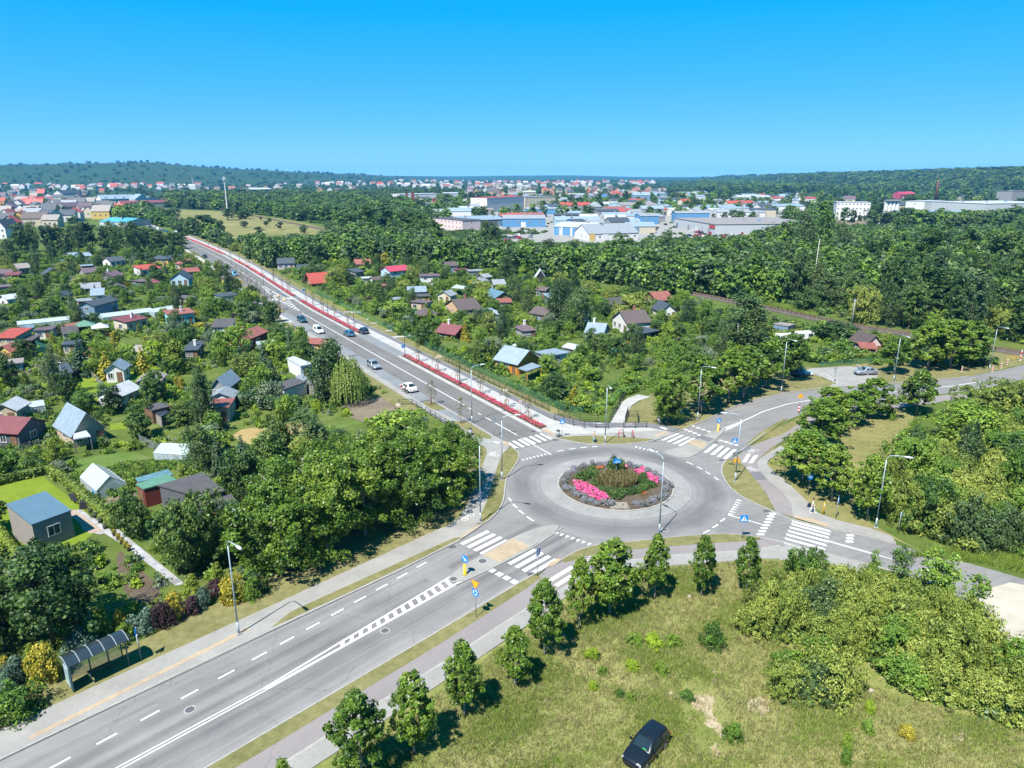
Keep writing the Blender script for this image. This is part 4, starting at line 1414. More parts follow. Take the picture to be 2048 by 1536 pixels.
def house(A, C, depth, eave, roof, roofm, wallm, label, rise=1.2,ridge='x', over=.35,wins=2,side=1,door=True, chim=0,cat='house', name='garden_house', group=None, lm=None, h=None, floors=1,doorm=None, wside='white', gablem=None, autol=False, small=False):
 """A, C: photo points of the front wall's two ground corners; the body runs back from them"""
 a, c = P(*A),P(*C)
 L = math.hypot(c[0] - a[0],c[1] - a[1])
 rz = math.atan2(c[1] - a[1],c[0] - a[0])
 H = h or min(9.0,max(1.6,HGT(A, eave)))
 root = thing(name, (a[0],a[1],0),rz, label, cat, group)
 cx, cy = a[0] + math.cos(rz) * L / 2,a[1] + math.sin(rz) * L / 2
 if autol:
  auto(root, label, cx, cy, cat, group)
 w_ = MB()
 D = depth
 vs = [(0,0,0),(L, 0,0),(L, D, 0),(0,D, 0),(0,0,H),(L, 0,H),(L, D, H),(0,D, H)]
 w_.add(vs, [(0,1,5,4),(1,2,6,5),(2,3,7,6),(3,0,4,7)])
 rf = MB()
 o = over
 t = .14

 def slope(p):                                # thick roof plane from 4 points
  q = [(x, y, z + t) for x, y, z in p]
  rf.add(list(p) + q, [(3,2,1,0),(4,5,6,7),(0,1,5,4),(1,2,6,5),(2,3,7,6),(3,0,4,7)])
 if roof == 'gable' and ridge == 'x':
  k = rise / (D / 2)
  w_.add([(0,0,H),(0,D, H),(0,D / 2,H + rise)],[(0,2,1)])
  w_.add([(L, 0,H),(L, D, H),(L, D / 2,H + rise)],[(0,1,2)])
  slope([(-o, -o, H - o * k + .02),(L + o, -o, H - o * k + .02),(L + o, D / 2,H + rise + .02),(-o, D / 2,H + rise + .02)])
  slope([(-o, D / 2,H + rise + .02),(L + o, D / 2,H + rise + .02),(L + o, D + o, H - o * k + .02),(-o, D + o, H - o * k + .02)])
  zr, ry, rx = H + rise, D / 2,L * .3
 elif roof == 'gable':
  k = rise / (L / 2)
  w_.add([(0,0,H),(L, 0,H),(L / 2,0,H + rise)],[(0,1,2)])
  w_.add([(0,D, H),(L, D, H),(L / 2,D, H + rise)],[(0,2,1)])
  slope([(-o, D + o, H - o * k + .02),(-o, -o, H - o * k + .02),(L / 2,-o, H + rise + .02),(L / 2,D + o, H + rise + .02)])
  slope([(L / 2,D + o, H + rise + .02),(L / 2,-o, H + rise + .02),(L + o, -o, H - o * k + .02),(L + o, D + o, H - o * k + .02)])
  zr, ry, rx = H + rise, D * .6,L / 2
 elif roof == 'shed':                         # rises to the back (rise<0: to the front)
  b, f = (H + rise, H) if rise > 0 else (H, H - rise)
  w_.v = [(x, y, (z if z == 0 else (f if y == 0 else b))) for x, y, z in w_.v]
  k = (b - f) / D
  slope([(-o, -o, f - o * k + .02),(L + o, -o, f - o * k + .02),(L + o, D + o, b + o * k + .02),(-o, D + o, b + o * k + .02)])
  zr, ry, rx = max(f, b),D * .5,L * .6
 elif roof == 'hip':
  m = min(L, D) / 2 * .9
  b = [(-o, -o, H),(L + o, -o, H),(L + o, D + o, H),(-o, D + o, H)]
  if L >= D:
   r = [(m, D / 2,H + rise),(L - m, D / 2,H + rise)]
   rf.add(b + r, [(0,1,5,4),(1,2,5),(2,3,4,5),(3,0,4),(3,2,1,0)])
  else:
   r = [(L / 2,m, H + rise),(L / 2,D - m, H + rise)]
   rf.add(b + r, [(0,1,4),(1,2,5,4),(2,3,5),(3,0,4,5),(3,2,1,0)])
  zr, ry, rx = H + rise * .8,D / 2,L * .4
 else:
  slope([(-o, -o, H),(L + o, -o, H),(L + o, D + o, H),(-o, D + o, H)])
  zr, ry, rx = H, D * .6,L * .5
 w_.build('wall', WM[wallm],root)
 ro = rf.build('roof', RM[roofm],root)
 if chim:
  MB().box((rx, ry, zr + .35),(.5,.5,1.5)).box((rx, ry, zr + 1.15),(.62,.62,.12)).build('chimney', WM['white'] if chim == 1 else BRICKM, ro)
 if not small:
  dpos = None
  fh = H / floors
  for fl in range(floors):
   zc = fl * fh + fh * .56
   n = wins + (1 if door and fl == 0 else 0)
   for i in range(n):
    x = L * (i + .5) / n
    if door and fl == 0 and i == n - 1:
     dm = MB().box((x, -.03,min(1.0,H * .43)),(.95,.08,min(2.0,H * .85)))
     d_ = dm.build('door', doorm or WM['brown'],root)
     MB().box((x + .35,-.1,1.0),(.05,.06,.16)).build('handle', FRM, d_)
    else:
     window(root, x, 0,zc, min(1.2,L / n * .55),min(1.1,fh * .42),'x',-1)
   for i in range(side):
    y = D * (i + .5) / side
    window(root, L, y, zc, min(1.1,D / side * .5),min(1.1,fh * .42),'y',1)
    window(root, 0,y, zc, min(1.1,D / side * .5),min(1.1,fh * .42),'y',-1)
 if lm:
  LM.append((lm, cx - math.sin(rz) * D / 2,cy + math.cos(rz) * D / 2))
 KEEP.append((cx - math.sin(rz) * D / 2,cy + math.cos(rz) * D / 2,max(L, D) * .62 + .6))
 if not autol and L < 14:                     # a clear forecourt before the cottage
  q = math.hypot(cx, cy)
  KEEP.append((cx - cx / q * 3.4,cy - cy / q * 3.4,min(3.2,L * .5)))
 return root


KEEP = []                                      # discs where nothing may be planted at random


def roofbox(corners, z, roofm, wallm, label, cat='shed', name='garden_shed', lm=None, th=.16,open_=False, group=None, rooft=None, doors=1):
 """flat-roofed building or canopy from the four photo corners of its roof, at height z"""
 pts = [P(x, y, z) for x, y in corners]
 cx, cy = sum(p[0] for p in pts) / 4,sum(p[1] for p in pts) / 4
 root = thing(name, (cx, cy, 0),0,label, cat, group)
 l = [(p[0] - cx, p[1] - cy) for p in pts]
 MB().prism(l, z - th, z, 0).build('roof', rooft or RM[roofm],root)
 q = [(x * .94,y * .94) for x, y in l]
 if open_:
  for x, y in q:
   MB().box((x, y, (z - th) / 2),(.12,.12,z - th)).build('post', WM[wallm],root)
 else:
  MB().prism(q, 0,z - th - .004,0).build('wall', WM[wallm],root)
  e = min(range(4),key=lambda i: (pts[i][1] + pts[(i + 1) % 4][1]))
  a, b = q[e],q[(e + 1) % 4]
  L = math.hypot(b[0] - a[0],b[1] - a[1])
  rz = math.atan2(b[1] - a[1],b[0] - a[0])
  nx, ny = (b[1] - a[1]) / L, -(b[0] - a[0]) / L
  if nx * a[0] + ny * a[1] < 0:
   nx, ny = -nx, -ny
  for i in range(doors):
   u = (i + .5) / doors
   px_, py_ = a[0] + (b[0] - a[0]) * u, a[1] + (b[1] - a[1]) * u
   MB().box((px_ + nx * .03,py_ + ny * .03,z * .42),(min(1.2,L / doors * .6),.07,z * .72),rz).build('door', WM['dgrey'] if i % 2 else WM['brown'],root)
 if lm:
  LM.append((lm, cx, cy))
 KEEP.append((cx, cy, max(math.hypot(*p) for p in l) + .4))
 return root


def greenhouse(A, C, depth, eave, rise, label, lm=None, bays=8,ridge='x', group=None, h=None):
 a, c = P(*A),P(*C)
 L = math.hypot(c[0] - a[0],c[1] - a[1])
 rz = math.atan2(c[1] - a[1],c[0] - a[0])
 H = h or max(1.2,HGT(A, eave))
 D = depth
 root = thing('greenhouse',(a[0],a[1],0),rz, label, 'greenhouse', group)
 f = MB()
 if ridge == 'x':
  prof = [(0,0),(0,H),(D / 2,H + rise),(D, H),(D, 0)]
  at = lambda u, p: (u * L, p[0],p[1])
  n = bays
 else:
  prof = [(0,0),(0,H),(L / 2,H + rise),(L, H),(L, 0)]
  at = lambda u, p: (p[0],u * D, p[1])
  n = bays
 for i in range(n + 1):
  for j in range(4):
   f.tube([at(i / n, prof[j]),at(i / n, prof[j + 1])], .045,4)
 for p in prof[1:4]:
  f.tube([at(0,p),at(1,p)], .05,4)
 f.build('frame', GFR, root)
 for i in range(n):
  for j in range(4):
   p, q = prof[j],prof[j + 1]
   m = MB()
   e = .04 / max(.3,(L if ridge == 'x' else D) / n)
   m.add([at((i + e) / n, p),at((i + 1 - e) / n, p),at((i + 1 - e) / n, q),at((i + e) / n, q)],[(0,1,2,3)])
   m.build('pane', GLASSR, root)
 for u in (0,1):
  m = MB()
  m.add([at(u, p) for p in prof],[(0,1,2,3,4)])
  m.build('end_pane', GLASSR, root)
 cx, cy = a[0] + math.cos(rz) * L / 2 - math.sin(rz) * D / 2,a[1] + math.sin(rz) * L / 2 + math.cos(rz) * D / 2
 if lm:
  LM.append((lm, cx, cy))
 KEEP.append((cx, cy, max(L, D) * .6))
 return root


def h_(*a, **k):
 return house(*a, **k)


# --- modern house with the blue-grey roof
house((75,1103),(151,1073),5.2,1051,'shed','blue','planks','modern plank-clad house with blue-grey tiled roof on a bright lawn', rise=.9,over=.06,wins=1,side=0,door=False, lm='the modern house with the blue-grey roof', name='modern_house')
# --- west gardens
h_((192,638),(238,625),4.5,612,'gable','dark','blue','two-storey steel-blue garden house under a dark sheet roof', rise=1.0,floors=2,wins=2,lm='the two-storey steel-blue house')
h_((105.5,603),(135,602),5,592,'gable','dark','lblue','pale blue cottage with white windows and dark hipped roof by a clipped hedge', rise=.9,ridge='y', lm='the pale blue cottage')
h_((342,654),(390,648),4.5,631,'shed','brick','cyan','turquoise garden house with a lean-to brick-red roof', rise=.5,lm='the turquoise house', chim=1)
h_((256,665),(296,656),4.6,645,'shed','dred','cream','long cream garden house under a pinkish red roof with white chimney', rise=.6,chim=1,lm='the pinkish red roofed house')
greenhouse((207,644),(308,631),3.6,637,.8,'long glass greenhouse behind the pinkish red roofed house', lm='the long glass greenhouse', bays=14)
greenhouse((310,634),(355,626),3.6,625,.8,'shorter greenhouse beside the turquoise house', bays=8)
greenhouse((37,659),(143,648),3.0,655,.7,'low lean-to greenhouse with grey panes along a garden edge', lm='the low lean-to greenhouse', bays=12)
h_((40,671),(62,670),2.6,660,'gable','steel','lblue','tiny light-blue shed at the end of the low greenhouse', rise=.5,wins=1,side=0,door=False, ridge='y', cat='shed', name='garden_shed')
h_((-6,700),(32,700),6,676,'shed','red','beige','beige two-storey house with a bright red roof at the photo edge', rise=.8,floors=2,wins=2,lm='the beige red-roofed house')
h_((38,697),(66,696),4,682,'shed','brown','dgrey','black garden shed with brown roof behind the dark green fence', rise=.3,cat='shed', name='garden_shed')
h_((143,670),(168,665),3.5,659,'gable','brick','brown','small shed with dark red gable roof beside a green canopy', rise=.8,wins=1,side=0,cat='shed', name='garden_shed', lm='the small dark red roofed shed')
h_((99.6,774),(146.5,767),5.5,752,'shed','dark','white','white garden house with dark blue-grey low roof on a lawn', rise=.45,wins=1,side=1,lm='the white garden house on the lawn', doorm=WM['black'],chim=1)
h_((11.7,745),(46,741),4,735,'flat','taupe','lblue','low grey-blue shed with taupe flat roof and stacked junk', wins=0,side=0,cat='shed', name='garden_shed', lm='the low taupe-roofed shed')
h_((150,896),(213,880),7,869,'gable','steel','beige','house with big steel-blue sheet gable roof among gardens', rise=2.7,ridge='y', wins=2,lm='the steel-blue gable roof')
roofbox([(146,878),(182,872),(170,858),(148,864)],2.3,'light','dgrey','pale lean-to porch roof in front of the steel-blue gable house','canopy','porch_canopy', open_=True)
greenhouse((196,999),(254,982),6.0,983,1.35,'large greenhouse with blue-tinted ribbed panes beside the flower garden', lm='the large blue-tinted greenhouse', bays=7,ridge='y')
roofbox([(271,968),(336,948),(353,959),(286,978)],2.5,'green','dred','shed with flat green felt roof and reddish walls', lm='the green felt roofed shed')
roofbox([(270,956),(336,938),(346,949),(276,964)],2.2,'grey','planks','glass-topped cold frame house behind the green felt roofed shed', rooft=M('cold_frame_glass',(.12,.22,.24),.15,.3,1))
roofbox([(314,970),(405,944),(450,981),(398,993)],3.0,'felt','dgrey','wide hall with black felt flat roof and small chimney','house','garden_house', lm='the black felt roofed hall')
roofbox([(415,1001),(462,988),(476,1004),(429,1023)],2.6,'felt','dred','lower felt-roofed annex with red wood walls next to the black hall')
roofbox([(441,1021),(464,1012),(480,1024),(457,1037)],2.3,'white','brown','white sheet canopy on wooden posts beside the felt annex','canopy','patio_canopy', open_=True)
greenhouse((375,926),(406,906),5,911,.7,'weathered white-framed greenhouse by the vegetable rows', lm='the weathered white-framed greenhouse', bays=7,ridge='y')
roofbox([(573,716),(588,712),(625,727),(601,732)],2.7,'light','white','white cabin caravan with pale roof near the birch','cabin','white_cabin', lm='the white cabin caravan')
roofbox([(545,771),(584,756),(614,763),(567,779)],2.4,'felt','white','patched white shed with sagging dark felt roof', lm='the patched white shed')
roofbox([(590,753),(604,747),(650,767),(639,776)],2.1,'grey','planks','plank shed with glass and tin roof next to the patched white shed')
h_((424,792),(454,792),6,778,'gable','steel','grey','grey rendered house with steel roof half hidden by a birch', rise=1.6,ridge='y', lm='the grey rendered house')
h_((372,720),(396,719),6,701,'shed','dark','brown','brown brick garden house with dark flat roof and white chimney', rise=.4,chim=1,lm='the brown brick garden house')
h_((497,702),(536,685),5,679,'gable','brick','dred','dark red wooden house with streaky roof and brick chimney', rise=1.1,chim=2,lm='the dark red wooden house')
greenhouse((516,701),(551,697),2.6,690,.5,'white-framed glass porch by the dark red wooden house', bays=5)
h_((444,604),(475,600),4.5,596,'shed','dark','white','white shed with black flat roof by the avenue fence', rise=.3,cat='shed', name='garden_shed', lm='the white black-roofed shed')
greenhouse((37,833),(92,824),2.6,826,.6,'long plastic-covered greenhouse half under trees', bays=9)
h_((-20,893),(42,897),5,862,'gable','dred','dgrey','cabin with dark red gable roof at the photo edge', rise=1.4,lm='the dark red gabled cabin')
roofbox([(285,812),(320,804),(341,812),(303,821)],2.3,'felt','brown','ramshackle shed with dark felt roof and pink trim', lm='the ramshackle felt shed')
roofbox([(305,822),(320,814),(338,824),(322,833)],1.8,'dark','planks','low glazed lean-to in front of the ramshackle felt shed', rooft=M('dark_glazing',(.05,.06,.08),.12,.3,1))
h_((90,562),(128,559),6,550,'gable','dark','orange','orange wooden cabin with dark blue roof', rise=1.9,ridge='y', lm='the orange cabin with the dark blue roof')
h_((170,555),(203,552),6,546,'gable','purple','grey','grey house with purple-brown gable roof', rise=1.4,lm='the grey house with the purple-brown roof')
h_((226,564),(248,560),6,553,'gable','purple','dgrey','dark grey cabin with brown roof and white flue', rise=1.4,chim=1,lm='the dark grey brown-roofed cabin')
h_((300,536),(338,535),7,519,'hip','dark','yellow','two-tone yellow and brown house with dark roof', rise=1.3,floors=2,lm='the two-tone yellow house')
h_((285,554),(324,550),7,540,'shed','red','white','white house with red-edged roof', rise=1.0,lm='the white red-edged house')
h_((342,572),(378,571),7,558,'gable','dark','lblue','white-blue gabled house with black roof near the avenue', rise=2.2,ridge='y', lm='the white-blue gabled house')
h_((160,588),(202,585),6,578,'gable','grey','dgrey','house with broad pale grey gable roof', rise=1.3,lm='the pale grey roofed house')
h_((-4,559),(26,557),6,548,'gable','purple','pink','pale pink house with plum roof', rise=1.2)
h_((11,560),(38,559),4,551,'shed','dred','yellow','yellow cabin with dark red roof', rise=.6,lm='the yellow dark-red-roofed cabin')
h_((164,522),(185,520),6,513,'gable','steel','lblue','small pale cottage with grey-blue roof under tall trees', rise=1.3,lm='the small pale cottage')
h_((222,535),(253,532),7,523,'gable','dark','white','white cottage with grey roof behind a conifer', rise=1.4,lm='the white grey-roofed cottage')
h_((-4,585),(29,582),6,576,'flat','purple','grey','low house with brown flat roof', lm='the low brown-roofed house')
h_((17,614),(45,610),5,599,'gable','light','white','white arched garden shelter', rise=1.0,wins=1,cat='shelter', name='garden_shelter', lm='the white arched shelter')
h_((272,522),(300,520),5,514,'flat','dark','grey','grey carport building beside the two-tone yellow house', lm='the grey carport')
h_((348,522),(376,518),5,514,'flat','dark','planks','plank shed with dark roof by the avenue bend', cat='shed', name='garden_shed')
h_((32,543),(54,541),5,535,'gable','taupe','brown','brown shed with taupe roof among dark trees', rise=.8,cat='shed', name='garden_shed')
h_((365,555),(400,552),5,545,'gable','brick','cream','cream cabin with brick-red roof under a tree by the avenue', rise=1.2)
# --- east gardens
h_((556,539),(589,538),6,527,'gable','dark','lilac','lilac-white house with dark blue gable roof by the avenue', rise=1.8,lm='the lilac-white house')
h_((595,546),(622,545),6,537,'gable','dark','white','low white house with dark roof next to the lilac-white house', rise=1.1)
h_((625,573),(660,570),7,564,'gable','red','brown','summer house with big flared red roof', rise=2.6,over=.9,lm='the flared red-roofed summer house')
h_((655,560),(674,559),5,548,'gable','dark','dgrey','dark cabin behind the flared red roof', rise=1.0)
h_((711,536),(741,535),6,529,'gable','brick','yellow','yellow cottage with brick-red hipped roof', rise=1.6,lm='the yellow brick-roofed cottage')
h_((781,560),(820,556),7,543,'gable','crimson','lblue','blue and white house with crimson roof', rise=1.4,floors=2,lm='the crimson-roofed house')
h_((747,569),(781,567),5,560,'gable','brown','white','low white annex with brown roof beside the crimson-roofed house', rise=.7)
h_((727,566),(746,565),4,558,'flat','light','white','white box garage with pale roof', cat='garage', name='garage')
h_((842,571),(878,570),6,553,'flat','purple','white','flat-roofed house with blue upper band and white base', floors=2,lm='the blue-banded flat-roofed house')
h_((893,547),(915,546),6,532,'gable','brown','blue','blue-grey house with brown roof under the wood edge', rise=1.2,floors=2,lm='the blue-grey brown-roofed house')
h_((913,548),(935,547),4,541,'flat','dred','red','bright red shed at the wood edge', cat='shed', name='garden_shed', lm='the bright red shed')
h_((939,551),(968,550),5,543,'flat','grey','grey','pale grey box shed at the wood edge', cat='shed', name='garden_shed')
h_((817,596),(852,595),6,584,'gable','steel','brown','brown cottage with half-blue, half-brown roof', rise=1.2,lm='the half-blue roofed cottage')
roofbox([(903,575),(912,569),(940,574),(932,578)],2.5,'light','planks','open shelter with pale sheet-metal roof','shelter','garden_shelter', open_=True, lm='the pale sheet-metal shelter')
h_((891,620),(920,632),6.6,611,'gable','brown','peach','peach gabled house with steep brown tiled roof', rise=2.2,ridge='y', lm='the peach gabled house', chim=2)
h_((966,599),(990,607),6,597,'gable','blue','olive','olive cottage with dark blue roof', rise=1.6,lm='the olive cottage')
h_((993,616),(1022,615),5,606,'gable','brick','white','low cottage with brick-red flat-pitched roof', rise=.7)
h_((973,639),(996,636),4,629,'shed','steel','lblue','light-blue lean-to shed in the garden', rise=.4,cat='shed', name='garden_shed', lm='the light-blue lean-to shed')
h_((1060,637),(1090,642),6,631,'gable','brown','blue','blue house with dark brown gable roof', rise=1.4,lm='the blue brown-roofed house')
h_((875,675),(910,681),5,664,'gable','dred','dred','dark red log cabin with maroon roof by the cycle path', rise=1.5,over=.5,lm='the maroon-roofed log cabin', chim=1)
h_((1046,675),(1071,673),5,663,'hip','purple','grey','grey cabin with brown tent roof and chimney', rise=1.2,chim=1,lm='the brown tent-roofed cabin')
h_((991,739),(1035,750),6.2,728,'gable','steel','orange','orange wooden house with large blue-grey roof and porch', rise=2.1,over=.4,h=2.3,lm='the orange house with the blue-grey roof')
roofbox([(1036,736),(1064,725),(1083,732),(1054,742)],2.3,'steel','orange','blue-grey porch roof on orange posts at the orange house','porch','porch_canopy', open_=True)
h_((1073,719),(1097,727),5,706,'flat','steel','white','white garden shed with flat blue-grey roof', lm='the white flat-roofed shed', cat='shed', name='garden_shed')
h_((1127,708),(1148,713),3.4,702,'gable','light','blue','small grey-blue shed with pale patched roof', rise=.5,cat='shed', name='garden_shed')
h_((1171,677),(1205,680),5.6,667,'gable','steel','blue','blue-grey house with steel roof and orange deck', rise=1.8,lm='the blue-grey house with the deck', chim=1)
h_((1225,657),(1254,669),6.5,661,'gable','brown','white','white gabled house with dark brown roof and white verge boards', rise=2.3,ridge='y', lm='the white brown-roofed gabled house', h=2.8,chim=2)
h_((1278,685),(1316,677),4.5,669,'flat','dark','black','black-walled annex with flat dark roof', lm='the black-walled annex')
h_((1321,635),(1352,634),7,623,'gable','dark','white','white gabled house with black roof and red window', rise=1.9,ridge='y', lm='the white black-roofed house')
h_((1313,612),(1346,609),7,604,'gable','brick','brown','house with worn red-brown roof behind the white black-roofed house', rise=2.0)
h_((1070,566),(1092,566),6,560,'gable','white','black','white A-frame cabin among trees', rise=3.0,ridge='y', wins=1,side=0,lm='the white A-frame cabin')
roofbox([(1546,647),(1562,644),(1592,648),(1577,652)],2.6,'taupe','blue','row of grey-blue metal garages beside the railway','garage','garage_row', doors=4,lm='the grey-blue garage row')
h_((1518,690),(1536,689),4,683,'gable','brown','orange','small orange shed under the big willow', rise=.6,wins=1,side=0,cat='shed', name='garden_shed', lm='the small orange shed')
h_((1729,706),(1762,705),6,690,'gable','brown','pink','pinkish white house with brown roof and red shutter', rise=2.0,ridge='y', lm='the pinkish white house')
h_((1722,711),(1750,712),2.4,700,'shed','brick','brown','red-brown lean-to in front of the pinkish white house', rise=.6,wins=0,side=0,cat='shed', name='garden_shed')

# gazebos and canopies
for (bx, by),w, h, rm_, lab, lm_ in (((173,668),4.5,2.3,'green','green pyramid garden canopy','the green pyramid canopy'),((203,672),3.8,2.3,'light','pale grey hipped garden pavilion with red flowers','the pale grey pavilion'),((308,578),4.5,2.4,'dred','red-brown pavilion with dark posts','the red-brown pavilion'),((852,643),5.5,2.3,'brown','open wooden pavilion with brown roof and orange railings','the orange-railed pavilion'),((122,531),3.4,2.2,'bluebright','small teal garden tent','the small teal tent')):
 x, y = P(bx, by)
 root = thing('garden_pavilion',(x, y, 0),R(31),lab, 'pavilion')
 k = w / 2
 m = MB()
 m.add([(-k, -k, h),(k, -k, h),(k, k, h),(-k, k, h),(0,0,h + w * .28)],[(0,1,4),(1,2,4),(2,3,4),(3,0,4),(3,2,1,0)])
 m.build('roof', RM[rm_],root)
 for a in (-1,1):
  for b in (-1,1):
   MB().box((a * k * .88,b * k * .88,h / 2),(.14,.14,h)).build('post', WM['orange' if 'orange' in lab else 'brown'],root)
 for a in (-1,1):
  MB().box((0,a * k * .88,.8),(w * .84,.06,.1)).box((0,a * k * .88,.4),(w * .84,.06,.1)).build('rail', WM['orange' if 'orange' in lab else 'brown'],root)
 MB().box((0,0,.72),(1.4,.8,.06)).box((0,0,.36),(.2,.2,.7)).build('table', WM['planks'],root)
 LM.append((lm_, x, y))
 KEEP.append((x, y, w * .7))

# smaller sheds and cottages between the ones above
def extra_sheds(zone, n):
 k = tries = 0
 while k < n and tries < 3000:
  tries += 1
  px, py = random.uniform(min(a for a, _ in zone),max(a for a, _ in zone)),random.uniform(min(b for _, b in zone),max(b for _, b in zone))
  if not inpoly(np.array([(px, py)]),zone)[0]:
   continue
  x, y = P(px, py)
  if any(math.hypot(x - a, y - b) < c + 3.6 for a, b, c in KEEP):
   continue
  k += 1
  rmn = random.choice(['dark','grey','brown','brick','steel','felt','light','purple','taupe','grey','felt'])
  wmn = random.choice(['white','cream','grey','brown','planks','lblue','beige','yellow','dred','white','green'])
  L, s = random.uniform(2.6,5.0) * (.85 if py > 700 else 1),SC(py)
  big = L > 4.1
  tilt = random.choice([-1,1]) * random.uniform(1,3)
  look = f'{ {"planks": "plank", "lblue": "pale blue", "dred": "dark red"}.get(wmn, wmn)} {rmn.replace("felt", "felt").replace("steel", "steel").replace("light", "pale").replace("purple", "plum")}-roofed {"cottage" if big else "shed"}'
  house((px - L * s / 2,py),(px + L * s / 2,py + tilt),random.uniform(3,5),py, random.choice(['gable','gable','shed','flat']),rmn, wmn, look, rise=random.uniform(.6,1.4),h=random.uniform(2.0,2.7),cat='cottage' if big else 'shed', name='garden_cottage' if big else 'garden_shed', group='sheds and cottages of the allotments', autol=True, wins=1,side=1,ridge=random.choice('xy'))


extra_sheds([(0,515),(400,515),(540,620),(640,700),(700,780),(430,860),(0,900)],26)
extra_sheds([(700,550),(900,556),(1050,575),(1200,600),(1290,650),(1130,700),(960,660),(800,620)],15)

# ------------------------------------------------------------------ industrial quarter and town
def hall(A, C, depth, eave, roofm, wallm, label, roof='gable', rise=1.5,lm=None, cat='hall', name='industrial_hall', wins=0,floors=1,ridge='x', band=None, group=None, h=None, autol=False, side=1):
 r = house(A, C, depth, eave, roof, roofm, wallm, label, rise=rise, ridge=ridge, over=.3,wins=wins, side=side if wins else 0,door=False, cat=cat, name=name, lm=lm, floors=floors, group=group, h=h, small=(wins == 0),autol=autol)
 a, c = P(*A),P(*C)
 L = math.hypot(c[0] - a[0],c[1] - a[1])
 H = h or min(9.0,max(1.6,HGT(A, eave)))
 if name.endswith('hall') and L > 12:
  for i in range(max(1,int(L / 18))):
   x = L * (i + .5 + random.uniform(-.2,.2)) / max(1,int(L / 18))
   MB().box((x, -.08,1.9),(3.6,.2,3.8)).build('loading_door', WM[random.choice(['grey','dgrey','white','blue'])],r)
   MB().box((x + 2,depth * random.uniform(.25,.7),H + (rise if roof == 'gable' else 0) * .8 + .5),(1.6,1.6,1.3)).build('roof_vent', WM['hallb' if i % 3 == 2 else 'grey'],r)
 return r


HW = WM
hl = hall((1106,470),(1181,473),34,453,'light','halls','blue and grey panelled hall with broad pale roof by the yard', lm='the blue panelled hall', rise=2.2)
L_ = math.hypot(*[a - b for a, b in zip(P(1106,470),P(1181,473))])
for i, (u, w, m_) in enumerate(((.09,.14,'hallb'),(.36,.2,'hallb'),(.64,.24,'hallb'),(.9,.08,'dgrey'))):
 MB().box((L_ * u, -.1,2.6),(L_ * w, .2,5.0)).build('panel', WM[m_],hl)
for u in (.24,.5,.8):
 MB().box((L_ * u, -.1,3),(L_ * .035,.26,6)).build('pilaster', WM['white'],hl)
h2 = hall((1178,482),(1276,479),22,468,'grey','white','grey-roofed office hall with dormers and yellow end bay', rise=5,lm='the grey-roofed office hall', wins=7)
MB().box((2,-.15,2.2),(3.4,.3,4.4)).build('panel', WM['yellow'],h2)
h3 = hall((1348,455),(1429,471),75,448,'taupe','halls','long pale hall with flat taupe roof and red sign', roof='flat', lm='the long pale hall', wins=9,h=7)
MB().box((70,-.2,5.4),(9,.3,1.8)).build('sign_board', WM['red'],h3)
hall((1211,433),(1268,433),40,425,'red','white','white hall with red gable roof', rise=3,lm='the red-roofed hall', wins=4)
b1 = hall((974,425),(1048,420),22,395,'red','white','white four-storey block with red-edged roof', roof='flat', wins=12,floors=4,lm='the white four-storey block', cat='building', name='apartment_block', h=15)
b2 = hall((1050,419),(1111,417),22,398,'grey','cream','cream and white four-storey block with balconies', roof='flat', wins=9,floors=4,lm='the cream four-storey block', cat='building', name='apartment_block', h=14)
b3 = hall((800,406),(881,404),30,389,'light','white','white building with a broad red lower band', roof='flat', lm='the red-banded white building', cat='building', name='works_building', h=12)
MB().box((35,-.2,2.6),(66,.4,5.2)).build('band', WM['red'],b3)
for x, y in ((814,408),(826,409)):
 p = P(x, y)
 t = thing('flue_tower',(*p, 0),0,None, 'tower')
 tag(t, 'dark red lattice flue tower, %s of the pair before the red-banded building' % ('slimmer' if x == 814 else 'thicker'))
 MB().box((0,0,8),(2.6 if x == 814 else 3.4,) * 2 + (16,)).build('shaft', WM['dred'],t)
 MB().box((0,0,16.3),(4.2,4.2,.6)).build('platform', WM['brown'],t)
b4 = hall((866,455),(925,461),16,439,'felt','pink','pale pink office with shop sign and dark windows', roof='flat', wins=8,floors=2,lm='the pale pink office', cat='building', name='office_building', h=7)
hall((925,455),(1012,452),40,441,'steel','dgrey','long dark hall with blue-grey roof beside the pale pink office', rise=2)
hall((1670,439),(1737,440),18,411,'light','white','white four-storey office with dark square windows', roof='flat', wins=9,floors=4,lm='the white four-storey office', cat='building', name='office_building', h=15)
hall((1800,442),(1972,444),24,428,'steel','dgrey','very long dark grey-blue building behind the forest', roof='flat', lm='the long dark grey building', wins=10,h=8)
hall((1966,437),(2110,434),60,416,'light','halls','huge pale blue-grey hall at the photo edge', roof='flat', lm='the huge pale hall', h=13)
hall((1846,427),(1892,425),20,408,'light','white','white rectangular block below the brick chimney', roof='flat', wins=6,floors=2,cat='building', name='works_building', h=12)
hall((1890,426),(1918,425),14,412,'brick','brick','brick engine house beside the tall chimney', rise=2,wins=3,cat='building', name='works_building', h=8)
hall((1798,424),(1846,423),20,408,'dark','cream','cream depot with dark roof left of the brick chimney', rise=3,wins=4,h=7)
hall((2020,412),(2060,411),20,384,'taupe','grey','grey concrete mixing plant with stepped top', roof='flat', wins=0,h=18)
